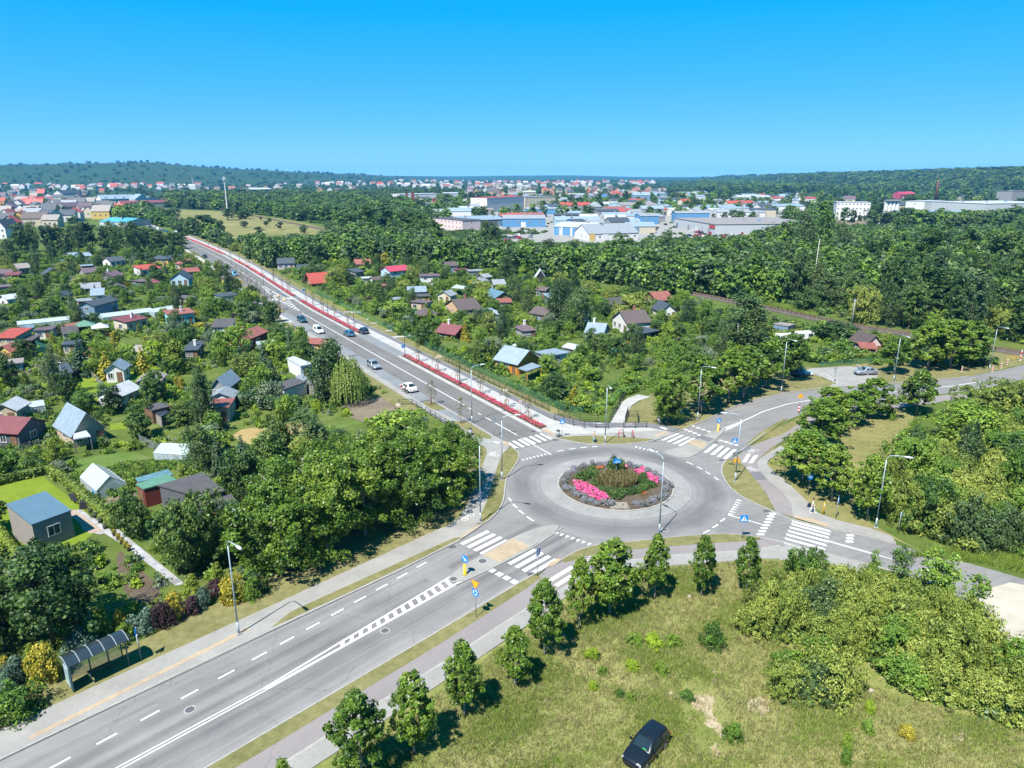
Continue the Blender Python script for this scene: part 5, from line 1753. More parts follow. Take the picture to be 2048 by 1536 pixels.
for a in [((1500,424),(1610,423),28,413,'steel','white','long low depot with blue-grey roof behind the pale hall',2),((1405,430),(1478,430),40,417,'steel','white','white hall with wide blue-grey roof',2.5),
          ((1475,404),(1540,404),30,394,'light','halls','pale panelled hall at the far edge of the quarter',2),((1345,432),(1385,431),20,421,'white','white','small white hall with pale gable roof',2),
          ((1245,424),(1318,423),40,411,'taupe','lblue','light blue hall with taupe roof',2.5),((1190,420),(1238,419),10,408,'light','white','white billboard-fronted shop hall',2),((1133,400),(1175,399),20,389,'light','halls','pale works hall with window strip',1),
          ((1265,402),(1300,402),14,390,'steel','blue','blue-grey barn-like hall among pale sheds',4),((1110,440),(1165,440),20,430,'dark','dgrey','dark shed hall with blue roof near the conifer',1),((1160,446),(1196,446),14,434,'light','cream','cream workshop with pale roof',2),
          ((690,412),(735,411),20,402,'steel','white','white depot with blue roof behind the wood',2),((720,402),(775,401),24,393,'grey','grey','grey depot behind the wood',2),((504,388),(545,387),30,379,'light','dgrey','dark hall with pale arched roof in the woods',3),((494,402),(540,400),30,393,'white','cream','cream hall with white roof at the field',2),
          ((848,433),(908,432),24,424,'light','grey','grey hall with pale roof behind the pink office',2),((905,432),(952,431),20,418,'light','lblue','light blue hall near the white block',2),((1275,445),(1330,444),24,434,'grey','grey','grey workshop in the yard',2),((1378,404),(1410,404),20,393,'steel','halls','low blue-roofed store hall',2),
          ((1630,420),(1665,420),18,408,'white','white','white annex left of the four-storey office',1),((1690,408),(1712,408),14,398,'purple','cream','barn with round dark roof above the office',4),((1800,398),(1830,397),14,389,'crimson','crimson','crimson house on the wooded slope',4),((1925,404),(1965,404),16,396,'dark','cream','cream house with dark roof at the forest edge',3)]:
 hall(a[0],a[1],a[2],a[3],a[4],a[5],a[6],rise=a[7],wins=3 if a[1][0] - a[0][0] > 40 else 0)
# brick chimney
x, y = P(1870,405)
t = thing('brick_chimney',(x, y, 0),0,'tall tapering red brick factory chimney standing above the halls','chimney')
ch = HGT((1870,405),362)
MB().tube([(0,0,0),(0,0,ch * .97),(0,0,ch)],[2.3,1.25,1.4],14).build('shaft', WM['brick'],t, True)
MB().box((0,0,1.5),(6,6,3)).build('base', WM['brick'],t)
LM.append(('the tall brick chimney', x, y))
# cement silos
x, y = P(1768,438)
s_ = SC(438)
t = thing('cement_silo',(x, y, 0),0,'row of joined white cement silos on legs with a railing on top','silo')
hs_ = HGT((1768,438),400)
for i in range(4):
 m = MB().tube([((i * 7.4 + 3.7) / s_ * 1.0,3,hs_ * .32),((i * 7.4 + 3.7) / s_, 3,hs_ * .965)],3.75 / s_, 16)
 m.tube([((i * 7.4 + 3.7) / s_, 3,hs_ * .18),((i * 7.4 + 3.7) / s_, 3,hs_ * .32)],[.7,3.8 / s_],14)
 m.build('tank', WM['white'],t)
 for k in (-1,1):
  for k2 in (-1,1):
   MB().box(((i * 7.4 + 3.7 + k * 2.8) / s_, 3 + k2 * 2,hs_ * .17),(.5,.5,hs_ * .34)).build('leg', WM['hallb'],t)
MB().box((14.8 / s_, 3,hs_ * .97),(30 / s_, 6,.5)).build('walkway', WM['grey'],t)
m = MB()
for i in range(9):
 m.box((i * 3.7 / s_, .4,hs_ * 1.0),(.15,.15,1.6))
m.box((14.8 / s_, .4,hs_ * 1.03),(30 / s_, .15,.15))
m.build('railing', WM['grey'],t)
LM.append(('the white silos', x + 6,y))
# telecom masts
for bx, by, ty, lab in ((455,421,353,'tall slender white telecom mast at the edge of the dry field'),(387,380,349,'distant red-white lattice telecom mast among houses'),(804,372,357,'small distant construction mast with crane arm')):
 x, y = P(bx, by)
 h = HGT((bx, by),ty)
 t = thing('telecom_mast',(x, y, 0),0,lab, 'mast')
 w = .85 if bx == 455 else .7
 MB().tube([(0,0,0),(0,0,h * .93),(0,0,h)],[w, w * .5,w * .3],8).build('pole', WM['white'],t)
 for k in range(3):
  MB().box((math.cos(k * 2.1) * 1.1,math.sin(k * 2.1) * 1.1,h * .93),(.7,.7,3.4)).build('antenna', WM['white' if bx == 455 else 'red'],t)
 m = MB().box((0,0,h * .9),(2.4,2.4,.25))
 if bx == 804:
  m.box((-8,0,h * .8),(24,.8,.8))
 m.build('platform', WM['grey'],t)
 LM.append((('the white telecom mast','the distant lattice mast','the crane arm')[0 if bx == 455 else 1 if bx == 387 else 2],x, y))
# --- town at the far left
hotel = hall((204,411),(272,409),16,399,'steel','white','long white three-storey hotel with dark dormered roof', rise=5,wins=12,floors=2,lm='the long white hotel', cat='building', name='hotel', h=8)
for u in range(6):
 MB().box((6 + u * 11.0,2.2,9.2),(3,3,2.4)).build('dormer', WM['white'],hotel)
hall((272,411),(300,410),14,397,'steel','white','white gabled hotel wing with balconies', rise=6,ridge='y', wins=3,floors=2,cat='building', name='hotel_wing', h=8)
hall((300,410),(319,409),12,384,'dark','white','white narrow tower with dark side wall at the hotel end', roof='flat', wins=2,floors=4,lm='the white hotel tower', cat='building', name='hotel_tower')
hall((243,415),(345,412),14,407,'dred','cream','long low building with reddish roof before the hotel', rise=3,lm='the long low reddish roof', cat='building', name='restaurant_building')
hall((125,399),(166,397),14,386,'dark','white','big white houses with black roofs left of the hotel', rise=5,wins=5,floors=2,lm='the white black-roofed villas', cat='house', name='villa')
hall((200,452),(255,454),22,443,'bluebright','halls','hall with bright blue roof behind the dark trees', rise=2.5,lm='the bright blue roofed hall')
hall((75,408),(108,407),14,400,'red','cream','cream house with wide orange-red roof', rise=4,wins=3,lm='the wide orange-red roof', cat='house', name='town_house')
hall((78,424),(118,423),14,415,'taupe','beige','beige building with sand-coloured roof', rise=3,wins=3,cat='house', name='town_house', lm='the sand-coloured roof')
hall((125,421),(152,419),10,408,'light','white','white cube-like block with flat roof', roof='flat', wins=3,floors=2,cat='house', name='town_house')
hall((132,427),(162,425),12,414,'purple','grey','grey house with plum gable roof', rise=4,wins=3,cat='house', name='town_house')
hall((160,429),(190,428),12,419,'purple','cream','cream house with purple-brown roof', rise=4,wins=3,cat='house', name='town_house')
hall((178,433),(212,431),12,423,'brown','white','white house with wide brown roof near the lane', rise=4,wins=2,cat='house', name='town_house')
hall((100,448),(128,446),14,430,'dark','white','white terraced house with dark roof above the trees', rise=4,ridge='y', wins=2,floors=2,cat='house', name='terraced_house', lm='the white terraced houses')
hall((-10,478),(14,478),14,456,'dark','white','tall white house with dark roof at the photo edge by tall trees', rise=5,ridge='y', wins=2,floors=2,cat='house', name='town_house', lm='the tall white edge house')
pts = []
for zone, n, look in ((((-30,382),(205,382),(260,436),(200,446),(110,455),(-40,472)),98,'town house'),(((-30,366),(420,366),(420,381),(-30,380)),80,'distant house'),(((500,362),(1330,364),(1330,373),(900,378),(500,369)),185,'distant village house'),(((900,379),(1340,379),(1300,396),(930,394)),60,'suburban house'),(((330,374),(770,371),(770,392),(640,388),(330,390)),34,'outlying house')):
 k = 0
 tries = 0
 while k < n and tries < 4000:
  tries += 1
  px = random.uniform(min(a for a, _ in zone),max(a for a, _ in zone))
  py = random.uniform(min(b for _, b in zone),max(b for _, b in zone))
  if not inpoly(np.array([(px, py)]),zone)[0]:
   continue
  x, y = P(px, py)
  d = max(13,math.hypot(x, y) * .011)
  if any(math.hypot(x - a, y - b) < max(d, c * .6) for a, b, c in KEEP[-400:]):
   continue
  k += 1
  big = look.startswith('distant')
  w, dp, h = random.uniform(10,17) * (1.45 if big else 1),random.uniform(9,12) * (1.2 if big else 1),random.uniform(4.5,8) + (2.5 if big else 0)
  rmn = random.choice(['red','brick','dark','dark','brown','purple','grey','dark','taupe'] if not big else ['red','red','dark','white','light','brick'])
  wmn = random.choice(['white','white','white','cream','cream','yellow','grey','peach'] if not big else ['white','white','white','cream','pink'])
  rw = {'red': 'red-roofed','brick': 'brick-roofed','dark': 'dark-roofed','brown': 'brown-roofed','purple': 'plum-roofed','grey': 'grey-roofed','white': 'pale-roofed','light': 'light-roofed','taupe': 'tan-roofed'}[rmn]
  rz = random.choice([.2,.2 + math.pi / 2]) + random.uniform(-.15,.15)
  root = thing('town_house' if not big else 'village_house',(x, y, 0),rz, None, 'house','houses of the town beyond the gardens')
  m = MB()
  rs = random.uniform(3,5)
  m.box((0,0,h / 2),(w, dp, h))
  m.add([(-w / 2,-dp / 2,h),(-w / 2,dp / 2,h),(-w / 2,0,h + rs),(w / 2,-dp / 2,h),(w / 2,dp / 2,h),(w / 2,0,h + rs)],[(0,2,1),(3,4,5)])
  m.build('wall', WM[wmn],root)
  r = MB()
  e = .4
  r.add([(-w / 2 - e, -dp / 2 - e, h - .3),(w / 2 + e, -dp / 2 - e, h - .3),(w / 2 + e, 0,h + rs + .1),(-w / 2 - e, 0,h + rs + .1),(w / 2 + e, dp / 2 + e, h - .3),(-w / 2 - e, dp / 2 + e, h - .3)],[(0,1,2,3),(3,2,4,5)])
  ro = r.build('roof', RM[rmn],root)
  if not big:
   MB().box((w * .2,.6,h + rs),(.6,.6,1.6)).build('chimney', BRICKM, ro)
   for i in range(3):
    window(root, (-.3 + .3 * i) * w, -dp / 2,h * .5,1.3,1.4,'x',-1)
   window(root, w / 2,0,h * .6,1.3,1.4,'y',1)
   window(root, -w / 2,0,h * .6,1.3,1.4,'y',-1)
  auto(root, f'{ {"white": "white", "cream": "cream", "yellow": "yellow", "grey": "grey", "peach": "peach", "pink": "pale pink"}[wmn]} {rw} {look}', x, y, 'house','houses of the town beyond the gardens')
  KEEP.append((x, y, max(w, dp) * .6))
k = 0
tries = 0
zone = ((760,392),(1640,388),(1640,436),(1350,446),(1300,468),(1180,462),(1050,462),(930,440),(860,425))
while k < 92 and tries < 9000:
 tries += 1
 px, py = random.uniform(760,1640),random.uniform(388,468)
 if not inpoly(np.array([(px, py)]),zone)[0]:
  continue
 x, y = P(px, py)
 w, dp, h = random.uniform(10,34) * (1 if k < 40 else .7),random.uniform(9,20),random.uniform(4,7.5)
 if any(math.hypot(x - a, y - b) < c * .7 + w * .38 for a, b, c in KEEP):
  continue
 k += 1
 rmn = random.choice(['steel','light','grey','dark','taupe','dark','brick','red','steel','grey'])
 wmn = random.choice(['white','halls','lblue','cream','grey','white','hallb'])
 s = SC(py)
 hall((px - w * s / 2,py),(px + w * s / 2,py - .4),dp, py, rmn, wmn, f'{ {"halls": "panelled", "lblue": "light blue", "hallb": "blue"}.get(wmn, wmn)} workshop hall with {rmn.replace("steel", "blue-grey").replace("light", "light grey").replace("brick", "brick-red")} roof', rise=random.uniform(1,3),cat='hall', name='workshop_hall', group='workshop halls of the industrial quarter', h=h, autol=True, wins=4 if w > 30 else 0)
# billboards
for bx, by, w, h, c, lab in ((1197,418,12,6,'white','white advertising wall panel at the shop hall'),(1232,420,10,5,'white','second, narrower white advertising panel beside the shop hall'),(1482,437,10,6,'red','bright red billboard by the parking yard')):
 x, y = P(bx, by)
 t = thing('billboard',(x, y, 0),0,lab, 'billboard')
 MB().box((0,0,h * .5 + 2),(w, .4,h)).build('panel', WM[c],t)
 for q in (-.3,.3):
  MB().box((w * q, .3,1.5),(.3,.3,3)).build('post', WM['grey'],t)

# ------------------------------------------------------------------ trees that can be told apart
GS = 'young maples beside the south pavement'
for i, a in enumerate([(575,1640,1522,60,'maple tree whose top just enters at the bottom edge'),(722,1572,1388,112,'largest young maple at the bottom edge beside the pavement'),(829,1507,1345,86,'maple tree, second up from the bottom edge along the pavement'),(929,1432,1284,74,'round-headed maple opposite the white hatching end'),(1030,1374,1255,66,'dense maple between the round-headed one and the pavement bend'),(1089,1311,1162,76,'pointed maple below the roundabout sign'),(1157,1261,1116,52,'thin leaning maple by the crossing'),(1219,1230,1077,98,'broadest maple of the pavement row south of the roundabout'),(1309,1199,1070,54,'slim maple under the lamp south of the roundabout'),(1402,1193,1072,50,'slimmest sparse maple of the pavement row, with a stone at its foot'),(1492,1186,1076,52,'last maple of the pavement row, next to the willow scrub')]):
 T('street','street_tree', a[0],a[1],a[2],a[3],None, 'tree', GS, a[4])
for a in [(1606,965,862,112,'broad maple by the pavement behind the east crossing'),(1663,1004,890,74,'maple with low crown behind the yellow hydrant post'),(1733,1042,912,70,'maple leaning over the east lamp post'),(1640,900,800,88,'maple of the east clump behind the broad one'),(1655,868,775,82,'taller maple in the middle of the east clump'),(1703,852,782,66,'maple at the back of the east clump'),(1742,835,755,78,'tall maple at the upper end of the east clump'),(1832,830,740,70,'solitary maple between the side road and the mown bank')]:
 T('street','street_tree', *a[:4],None, 'tree','maples of the east verge', a[4])
T('bush_mid','maple_sapling',1783,838,814,22,None, 'tree', None, 'tiny maple sapling on the mown bank by the barrier posts')
for i, a in enumerate([(1336,843,722,96),(1400,824,712,88),(1455,806,700,84),(1490,792,692,70),(1531,775,680,76),(1578,762,668,70),(1787,748,672,58),(1855,738,640,84),(1899,736,640,84),(1934,731,641,74)]):
 T('street' if i != 0 else 'big','street_tree', *a, None, 'tree','maples along the north verge',['wide low maple beside the white concrete path','second maple up the side road from the concrete path','third maple up the side road from the concrete path','narrow maple behind the yellow warning triangle','maple before the orange shed on the north verge','maple shading the white car on the north verge','small round maple beside the pinkish white house','dark maple by the parked silver car bay','middle maple of the three near the level crossing','last maple before the level crossing'][i])
for i, a in enumerate([(577,1132,925,175),(655,1106,900,170),(731,1071,888,160),(796,1042,868,150),(853,1013,846,140),(906,986,842,112)]):
 T('big','plane_tree', *a, None, 'tree','big maples along the west path',['big maple nearest the bus stop lamp','big maple, second from the bus stop lamp','big maple, third from the bus stop lamp','big maple in the middle of the west path row','big maple, second from the avenue railing','big maple beside the avenue railing'][i],var=i % 4)
for i, a in enumerate([(640,1040,878,130),(715,1008,862,130),(775,978,850,120),(838,945,838,110),(585,1062,905,120)]):
 T('big','plane_tree', *a, 'big maple of the back row','tree','big maples behind the west path row')
for a in [('walnut','walnut_tree',108,1285,1072,205,'huge dark walnut tree beside the slab path'),('walnut','walnut_tree',12,1300,1150,120,'dark walnut tree at the photo edge above the shrub border'),('walnut','walnut_tree',384,1146,972,122,'dark walnut tree hiding the black felt roof'),('walnut','walnut_tree',460,1118,1005,100,'dark tree in front of the white sheet canopy'),('darkround','broadleaf_tree',492,1010,890,80,'dark tree behind the felt-roofed annex'),('spruce','spruce_tree',440,950,862,40,'narrow spruce behind the black felt hall'),('birch','birch_tree',408,856,726,62,'tall weeping birch before the grey rendered house'),('birch','birch_tree',665,806,655,96,'large birch beside the avenue lay-by'),('weep','weeping_willow',699,808,706,70,'weeping yellow-green willow below the large birch'),('birch','birch_tree',618,912,805,95,'drooping birch behind the plane row'),('birch','birch_tree',676,925,845,70,'second drooping birch behind the west path maples'),('fruitlight','broadleaf_tree',800,905,812,110,'bright round tree at the corner of the avenue railing'),('darkround','broadleaf_tree',545,960,850,90,'dark broad tree left of the drooping birch'),('thujacone','conifer_tree',565,880,812,34,'small olive conifer on the straw patch'),
          ('spruce','spruce_tree',528,741,685,28,'slim dark spruce by the glass porch'),('darkround','broadleaf_tree',494,647,594,60,'round dark tree below the white black-roofed shed'),('spruce','spruce_tree',165,752,676,58,'broad dark spruce on the lawn edge'),('goldcone','golden_conifer',217,758,698,60,'golden cone-shaped conifer on the lawn'),('goldcone','golden_conifer',287,747,690,38,'smaller golden conifer right of the first'),('goldcol','golden_conifer',234,706,662,19,'golden column conifer behind the lawn'),('goldcol','golden_conifer',294,700,672,14,'small golden column conifer near the lime tree'),('lime','lime_tree',311,729,684,48,'bright lime-green round tree on the lawn'),('thujacone','conifer_tree',354,746,682,56,'broad dull-green conifer beside the brown brick house'),('fruit','broadleaf_tree',440,722,655,46,'full green tree left of the dark red wooden house'),('fruit','broadleaf_tree',478,727,650,50,'green tree touching the dark red wooden house'),('walnut','broadleaf_tree',605,715,670,60,'dark low tree beside the avenue kerb birch'),
          ('fruitgrey','fruit_tree',538,812,758,62,'grey-green fruit tree before the patched white shed'),('darkround','broadleaf_tree',92,672,648,48,'round dark tree beside the tiny light-blue shed'),('willowtree','willow_tree',180,580,545,60,'grey-green loose tree by the pale grey roofed house'),
          ('birch','birch_tree',1475,692,568,108,'large dark drooping birch beside the garages'),('willowtree','willow_tree',1262,640,583,76,'round silvery willow behind the white brown-roofed gabled house'),('goldcone','golden_conifer',1213,618,578,22,'yellow-gold narrow conifer in the east gardens'),('spruce','spruce_tree',1272,590,546,42,'dark blue spruce before the railway wood'),('goldcol','golden_conifer',770,540,506,15,'slim golden conifer behind the crimson-roofed house'),('goldcone','golden_conifer',1148,812,768,44,'olive-gold thuja clump inside the fence bend'),('thujacol','conifer_tree',1771,708,666,22,'tall green column thuja beside the pinkish white house'),('darkround','broadleaf_tree',1672,682,636,80,'dark spreading tree beside the railway pole'),('thujacone','conifer_tree',860,646,618,20,'small green cone conifer in front of the orange-railed pavilion'),('fruitlight','broadleaf_tree',793,636,600,44,'light green tree left of the orange-railed pavilion'),('goldcone','conifer_tree',930,680,640,26,'mossy conifer right of the maroon-roofed log cabin'),('darkround','broadleaf_tree',960,650,615,46,'round dark tree below the light-blue lean-to shed'),
          ('birch','birch_tree',1120,640,540,60,'tall loose birch behind the blue brown-roofed house'),('birch','birch_tree',1155,660,560,60,'tall dark birch between the gardens and the dirt path'),('spruce','spruce_tree',1050,590,548,42,'bluish dark conifer left of the A-frame cabin'),('birch','birch_tree',1010,570,500,46,'weeping birch above the pale sheet-metal shelter'),
          ('willowtree','willow_tree',1935,890,800,160,'big yellow-green willow right of the mown bank'),('willowtree','willow_tree',1975,835,765,150,'green willow behind the yellow-green one'),('forest','broadleaf_tree',2040,960,850,120,'dark tree at the right photo edge behind the willows'),('willowtree','willow_tree',2070,860,745,120,'tall green tree at the right edge by the level crossing'),('darkround','broadleaf_tree',2100,1325,1190,74,'leafy tree at the right edge casting shade on the sand')]:
 T(a[0],a[1], *a[2:6],None, 'tree', None, a[6])
 LM.append(('the ' + a[6].split(' beside ')[0].split(' behind ')[0].split(' before ')[0].split(' left of')[0].split(' right of')[0].split(' at the')[0].split(' in front')[0].split(' by ')[0].split(' on the')[0].split(' below')[0].split(' touching')[0], *P(a[2],a[3]))) if a[1] in ('golden_conifer','weeping_willow','lime_tree','walnut_tree') and a[2] not in (287,294,234) else None
# tall dark trees before the town
for i, (bx, by, ty, w) in enumerate([(45,505,440,42),(72,503,432,36),(98,505,438,40),(126,503,446,42),(150,500,442,36),(165,505,436,36),(190,503,440,42),(212,500,446,36),(235,503,440,34),(268,505,432,58),(292,500,448,36),(322,500,452,40),(348,498,458,44),(20,512,470,40),(362,488,462,28)]):
 T(['darkround','birch','pine','forest'][i % 4],'broadleaf_tree' if i % 4 != 2 else 'pine_tree', bx, by, ty, w, ['dark rounded tree','tall birch-like tree','tall pine','tall full tree'][i % 4],'tree','tall trees before the town')
for i, (bx, by, ty, w) in enumerate([(332,452,414,34),(352,440,412,32),(318,436,418,22),(385,470,428,30),(400,474,424,34),(420,476,430,36),(442,470,436,28),(410,444,426,26),(456,440,414,34),(486,438,418,36),(360,468,444,24),(560,460,442,16),(605,465,447,18),(532,452,440,12),(521,440,433,8),(538,444,434,10),(490,455,440,18),(520,468,452,22)]):
 T('pine' if i % 3 else 'darkround','pine_tree' if i % 3 else 'broadleaf_tree', bx, by, ty, w, 'bushy pine' if i % 3 else 'dark round tree','tree','scattered pines on the dry field')

# ------------------------------------------------------------------ woods and garden trees scattered by zone
ROADS = [
 [NWC(t, -8.4) for t in tt] + [NWC(t, 12.9) for t in reversed(tt)],
 [SW(-110,-12),SW(25,-12),SW(25,12),SW(-110,12)],
 smooth(PP(NE_U),1) + list(reversed(smooth(PP(NE_L),1))),
 [(CEN[0] + 22 * math.cos(i * .2),CEN[1] + 22 * math.sin(i * .2)) for i in range(31)],
 offset(rail, -4.5) + list(reversed(offset(rail, 4.5))),
 PP([(1215,850),(1250,850),(1310,795),(1270,780),(1240,800)]),PP([(1600,780),(1610,735),(1765,732),(1765,775)]),
]
LAWNS = [[P(*p) for p in q] for q in ([(-60,955),(85,945),(110,965),(240,1060),(380,1165),(345,1180),(240,1110),(160,1095),(60,1115),(-60,1045)],[(95,765),(215,752),(350,730),(240,800),(140,800)],[(455,862),(640,848),(560,890),(490,892)],[(690,805),(780,790),(850,830),(840,850),(700,840)],[(130,925),(250,900),(345,925),(330,960),(190,962)])]


def blocked(p):
 m = np.zeros(len(p),bool)
 for poly in ROADS + LAWNS:
  m |= inpoly(p, poly)
 return m


TREES = []
CEIL = [(300,430),(380,430),(470,470),(560,468),(640,474),(690,430),(760,402),(850,410),(880,465),(940,470),(1000,474),(1060,484),(1110,488),(1180,482),(1250,486),(1330,482),(1400,478),(1500,470),(1560,440),(1630,415),(1680,458),(1760,454),(1850,450),(1920,456),(2000,448),(2060,436),(2300,420)]


def ceil_h(x, y):
 """tallest a tree may grow at a place: the wood's skyline drops to shrubs in front of the yards"""
 px, py = Q(x, y)
 lim = float(np.interp(px, [a for a, _ in CEIL],[b for _, b in CEIL])) + 5 * math.sin(px * .07) + 4 * math.sin(px * .19)
 return HGT((px, py),lim) if py > lim + 4 else 1.5




def scatter(zone, n, dmin, cand=40,extra=None):
 """up to n points in a photo-pixel zone, at least dmin apart and clear of roads and buildings"""
 w = PP(zone)
 xs, ys = [a for a, _ in w],[b for _, b in w]
 p = np.stack([rng.uniform(min(xs),max(xs),n * cand),rng.uniform(min(ys),max(ys),n * cand)],1)
 p = p[inpoly(p, w)]
 p = p[~blocked(p)]
 K = np.array(KEEP)
 ok = np.ones(len(p),bool)
 for x, y, r in K:
  ok &= np.hypot(p[:, 0] - x, p[:, 1] - y) > r + .8
 p = p[ok]
 out = []
 cell = {}
 for x, y in TREES:
  cell.setdefault((int(x // dmin),int(y // dmin)),[]).append((x, y))
 for x, y in p:
  c = (int(x // dmin),int(y // dmin))
  if any(math.hypot(x - a, y - b) < dmin for i in (-1,0,1) for j in (-1,0,1) for a, b in cell.get((c[0] + i, c[1] + j),[])):
   continue
  cell.setdefault(c, []).append((x, y))
  out.append((x, y))
  if len(out) >= n:
   break
 TREES.extend(out)
 return out


for i, (bx, by, ty, w) in enumerate([(1600,525,402,56),(1640,515,396,60),(1678,530,428,56),(1560,522,432,48),(1330,520,452,56),(1240,525,460,55),(972,500,430,44),(988,512,442,36),(1100,522,470,44),(1440,560,478,66),(1510,585,496,58),(1745,560,468,64),(1850,560,440,84),(1925,545,448,84),(2005,565,438,96),(2050,610,474,96),(1795,600,488,74),(1655,600,500,62),(700,478,414,56),(735,474,402,60),(775,478,402,64),(815,484,408,60),(845,490,416,56),(872,502,432,56),(645,492,456,40),(1390,575,520,60),(1700,620,540,60),(1880,630,520,80),(1960,640,540,80)]):
 dk = bx > 1780 or 680 < bx < 900
 T('darkforest' if dk else ['birch','forest'][i % 2],'forest_tree', bx, by, ty, w, 'very tall dark tree' if dk else 'very tall airy tree','tree','trees of the wood along the railway')
 TREES.append(P(bx, by))
WEST = [(-60,1260),(60,1250),(240,1190),(430,1150),(520,1100),(640,930),(780,870),(880,850),(740,770),(600,665),(500,590),(420,545),(350,505),(200,512),(-60,515)]
EAST = [(1080,815),(960,748),(840,690),(720,625),(640,580),(560,545),(590,520),(760,525),(900,540),(1000,545),(1150,570),(1260,590),(1400,610),(1420,640),(1520,660),(1530,700),(1420,730),(1300,790),(1200,830)]
for x, y in scatter(WEST, 330,3.7):
 k = random.choices(['fruit','fruitlight','fruitgrey','darkround','thujacone','spruce','birch','willowtree'],[30,14,10,22,8,5,4,5])[0]
 h = {'fruit': 4.2,'fruitlight': 4.0,'fruitgrey': 3.8,'darkround': 5.5,'thujacone': 3.2,'spruce': 6,'birch': 9,'willowtree': 6}[k] * random.uniform(.7,1.25)
 r = {'fruit': 2.1,'fruitlight': 2.0,'fruitgrey': 2.0,'darkround': 2.4,'thujacone': 1.2,'spruce': 1.6,'birch': 2.1,'willowtree': 3}[k] * random.uniform(.75,1.2)
 nm = {'fruit': 'fruit_tree','fruitlight': 'light_fruit_tree','fruitgrey': 'grey_fruit_tree','darkround': 'garden_tree','thujacone': 'conifer_tree','spruce': 'spruce_tree','birch': 'birch_tree','willowtree': 'garden_tree'}[k]
 lk = {'fruit': 'green fruit tree','fruitlight': 'light green fruit tree','fruitgrey': 'grey-green fruit tree','darkround': 'dark green garden tree','thujacone': 'small cone-shaped conifer','spruce': 'slim spruce','birch': 'garden birch','willowtree': 'broad loose garden tree'}[k]
 plant(k, nm, x, y, h, r, lk, 'tree','trees of the allotment gardens')
for x, y in scatter(EAST, 270,3.8):
 k = random.choices(['fruit','fruitlight','fruitgrey','darkround','thujacone','birch','willowtree'],[34,16,6,20,6,5,5])[0]
 h = {'fruit': 4.2,'fruitlight': 3.8,'fruitgrey': 3.8,'darkround': 5.2,'thujacone': 3.2,'birch': 9,'willowtree': 6}[k] * random.uniform(.65,1.2)
 r = {'fruit': 2.0,'fruitlight': 1.9,'fruitgrey': 2.0,'darkround': 2.4,'thujacone': 1.2,'birch': 2.2,'willowtree': 3}[k] * random.uniform(.75,1.2)
 nm = {'fruit': 'fruit_tree','fruitlight': 'light_fruit_tree','fruitgrey': 'grey_fruit_tree','darkround': 'garden_tree','thujacone': 'conifer_tree','birch': 'birch_tree','willowtree': 'garden_tree'}[k]
 lk = {'fruit': 'green fruit tree','fruitlight': 'light green fruit tree','fruitgrey': 'grey-green fruit tree','darkround': 'dark green garden tree','thujacone': 'small cone-shaped conifer','birch': 'garden birch','willowtree': 'broad loose garden tree'}[k]
 plant(k, nm, x, y, h, r, lk, 'tree','trees of the allotment gardens')
# forest right of the railway, wood behind the east gardens, belt beyond the field
for zone, n, dm, hs_, kinds in [
 ([(1500,612),(1640,634),(1720,649),(1850,669),(1990,694),(2140,712),(2140,560),(1960,560),(1740,560),(1500,560)],85,4.8,(11,18),['forest','forest','darkround','birch','willowtree','forest']),
 ([(1180,548),(1400,587),(1500,612),(1500,560),(1700,545),(1960,552),(2140,555),(2140,470),(1800,500),(1560,500),(1300,505),(1060,520)],130,6.0,(10,17),['forest','birch','forest','birch','forest','pine']),
 ([(480,520),(560,535),(700,520),(900,535),(1010,540),(1060,525),(900,500),(760,476),(700,466),(640,478),(520,490),(470,500)],75,5.6,(7,12),['willowtree','forest','darkround','willowtree','forest']),
]:
 for x, y in scatter(zone, n, dm):
  k = random.choice(kinds)
  if Q(x, y)[0] > 1780 and random.random() < .6:
   k = random.choice(['pine','darkforest','darkforest'])
  h = min(random.uniform(*hs_) * (.6 if k in ('darkround','willowtree') else 1),max(2.5,ceil_h(x, y) * random.uniform(.85,1.0)))
  r = min(1.0,.45 + h / 16) * {'forest': 3.9,'darkround': 3.6,'birch': 3.0,'willowtree': 4.2,'pine': 2.6,'darkforest': 4.0}[k] * random.uniform(.8,1.15)
  plant(k, {'birch': 'birch_tree','pine': 'pine_tree'}.get(k, 'forest_tree'),x, y, h, r, {'darkforest': 'tall dark forest tree','forest': 'tall forest tree','darkround': 'dark lower forest tree','birch': 'forest birch','willowtree': 'yellow-green forest willow','pine': 'dark forest pine'}[k],'tree','trees of the wood along the railway')
LM += [('the railway wood edge', *P(1700,640)),('the level crossing', *P(2000,705)),('the birch trunk post', *P(1625,590)),('the railway pole', *P(1705,648)),('the reed strip by the rails', *P(1580,622)),('the far rail bend', *P(1180,548)),('the wood corner by the field', *P(640,480)),('the industrial yard', *P(1060,485)),('the yard conifer', *P(1110,440))]
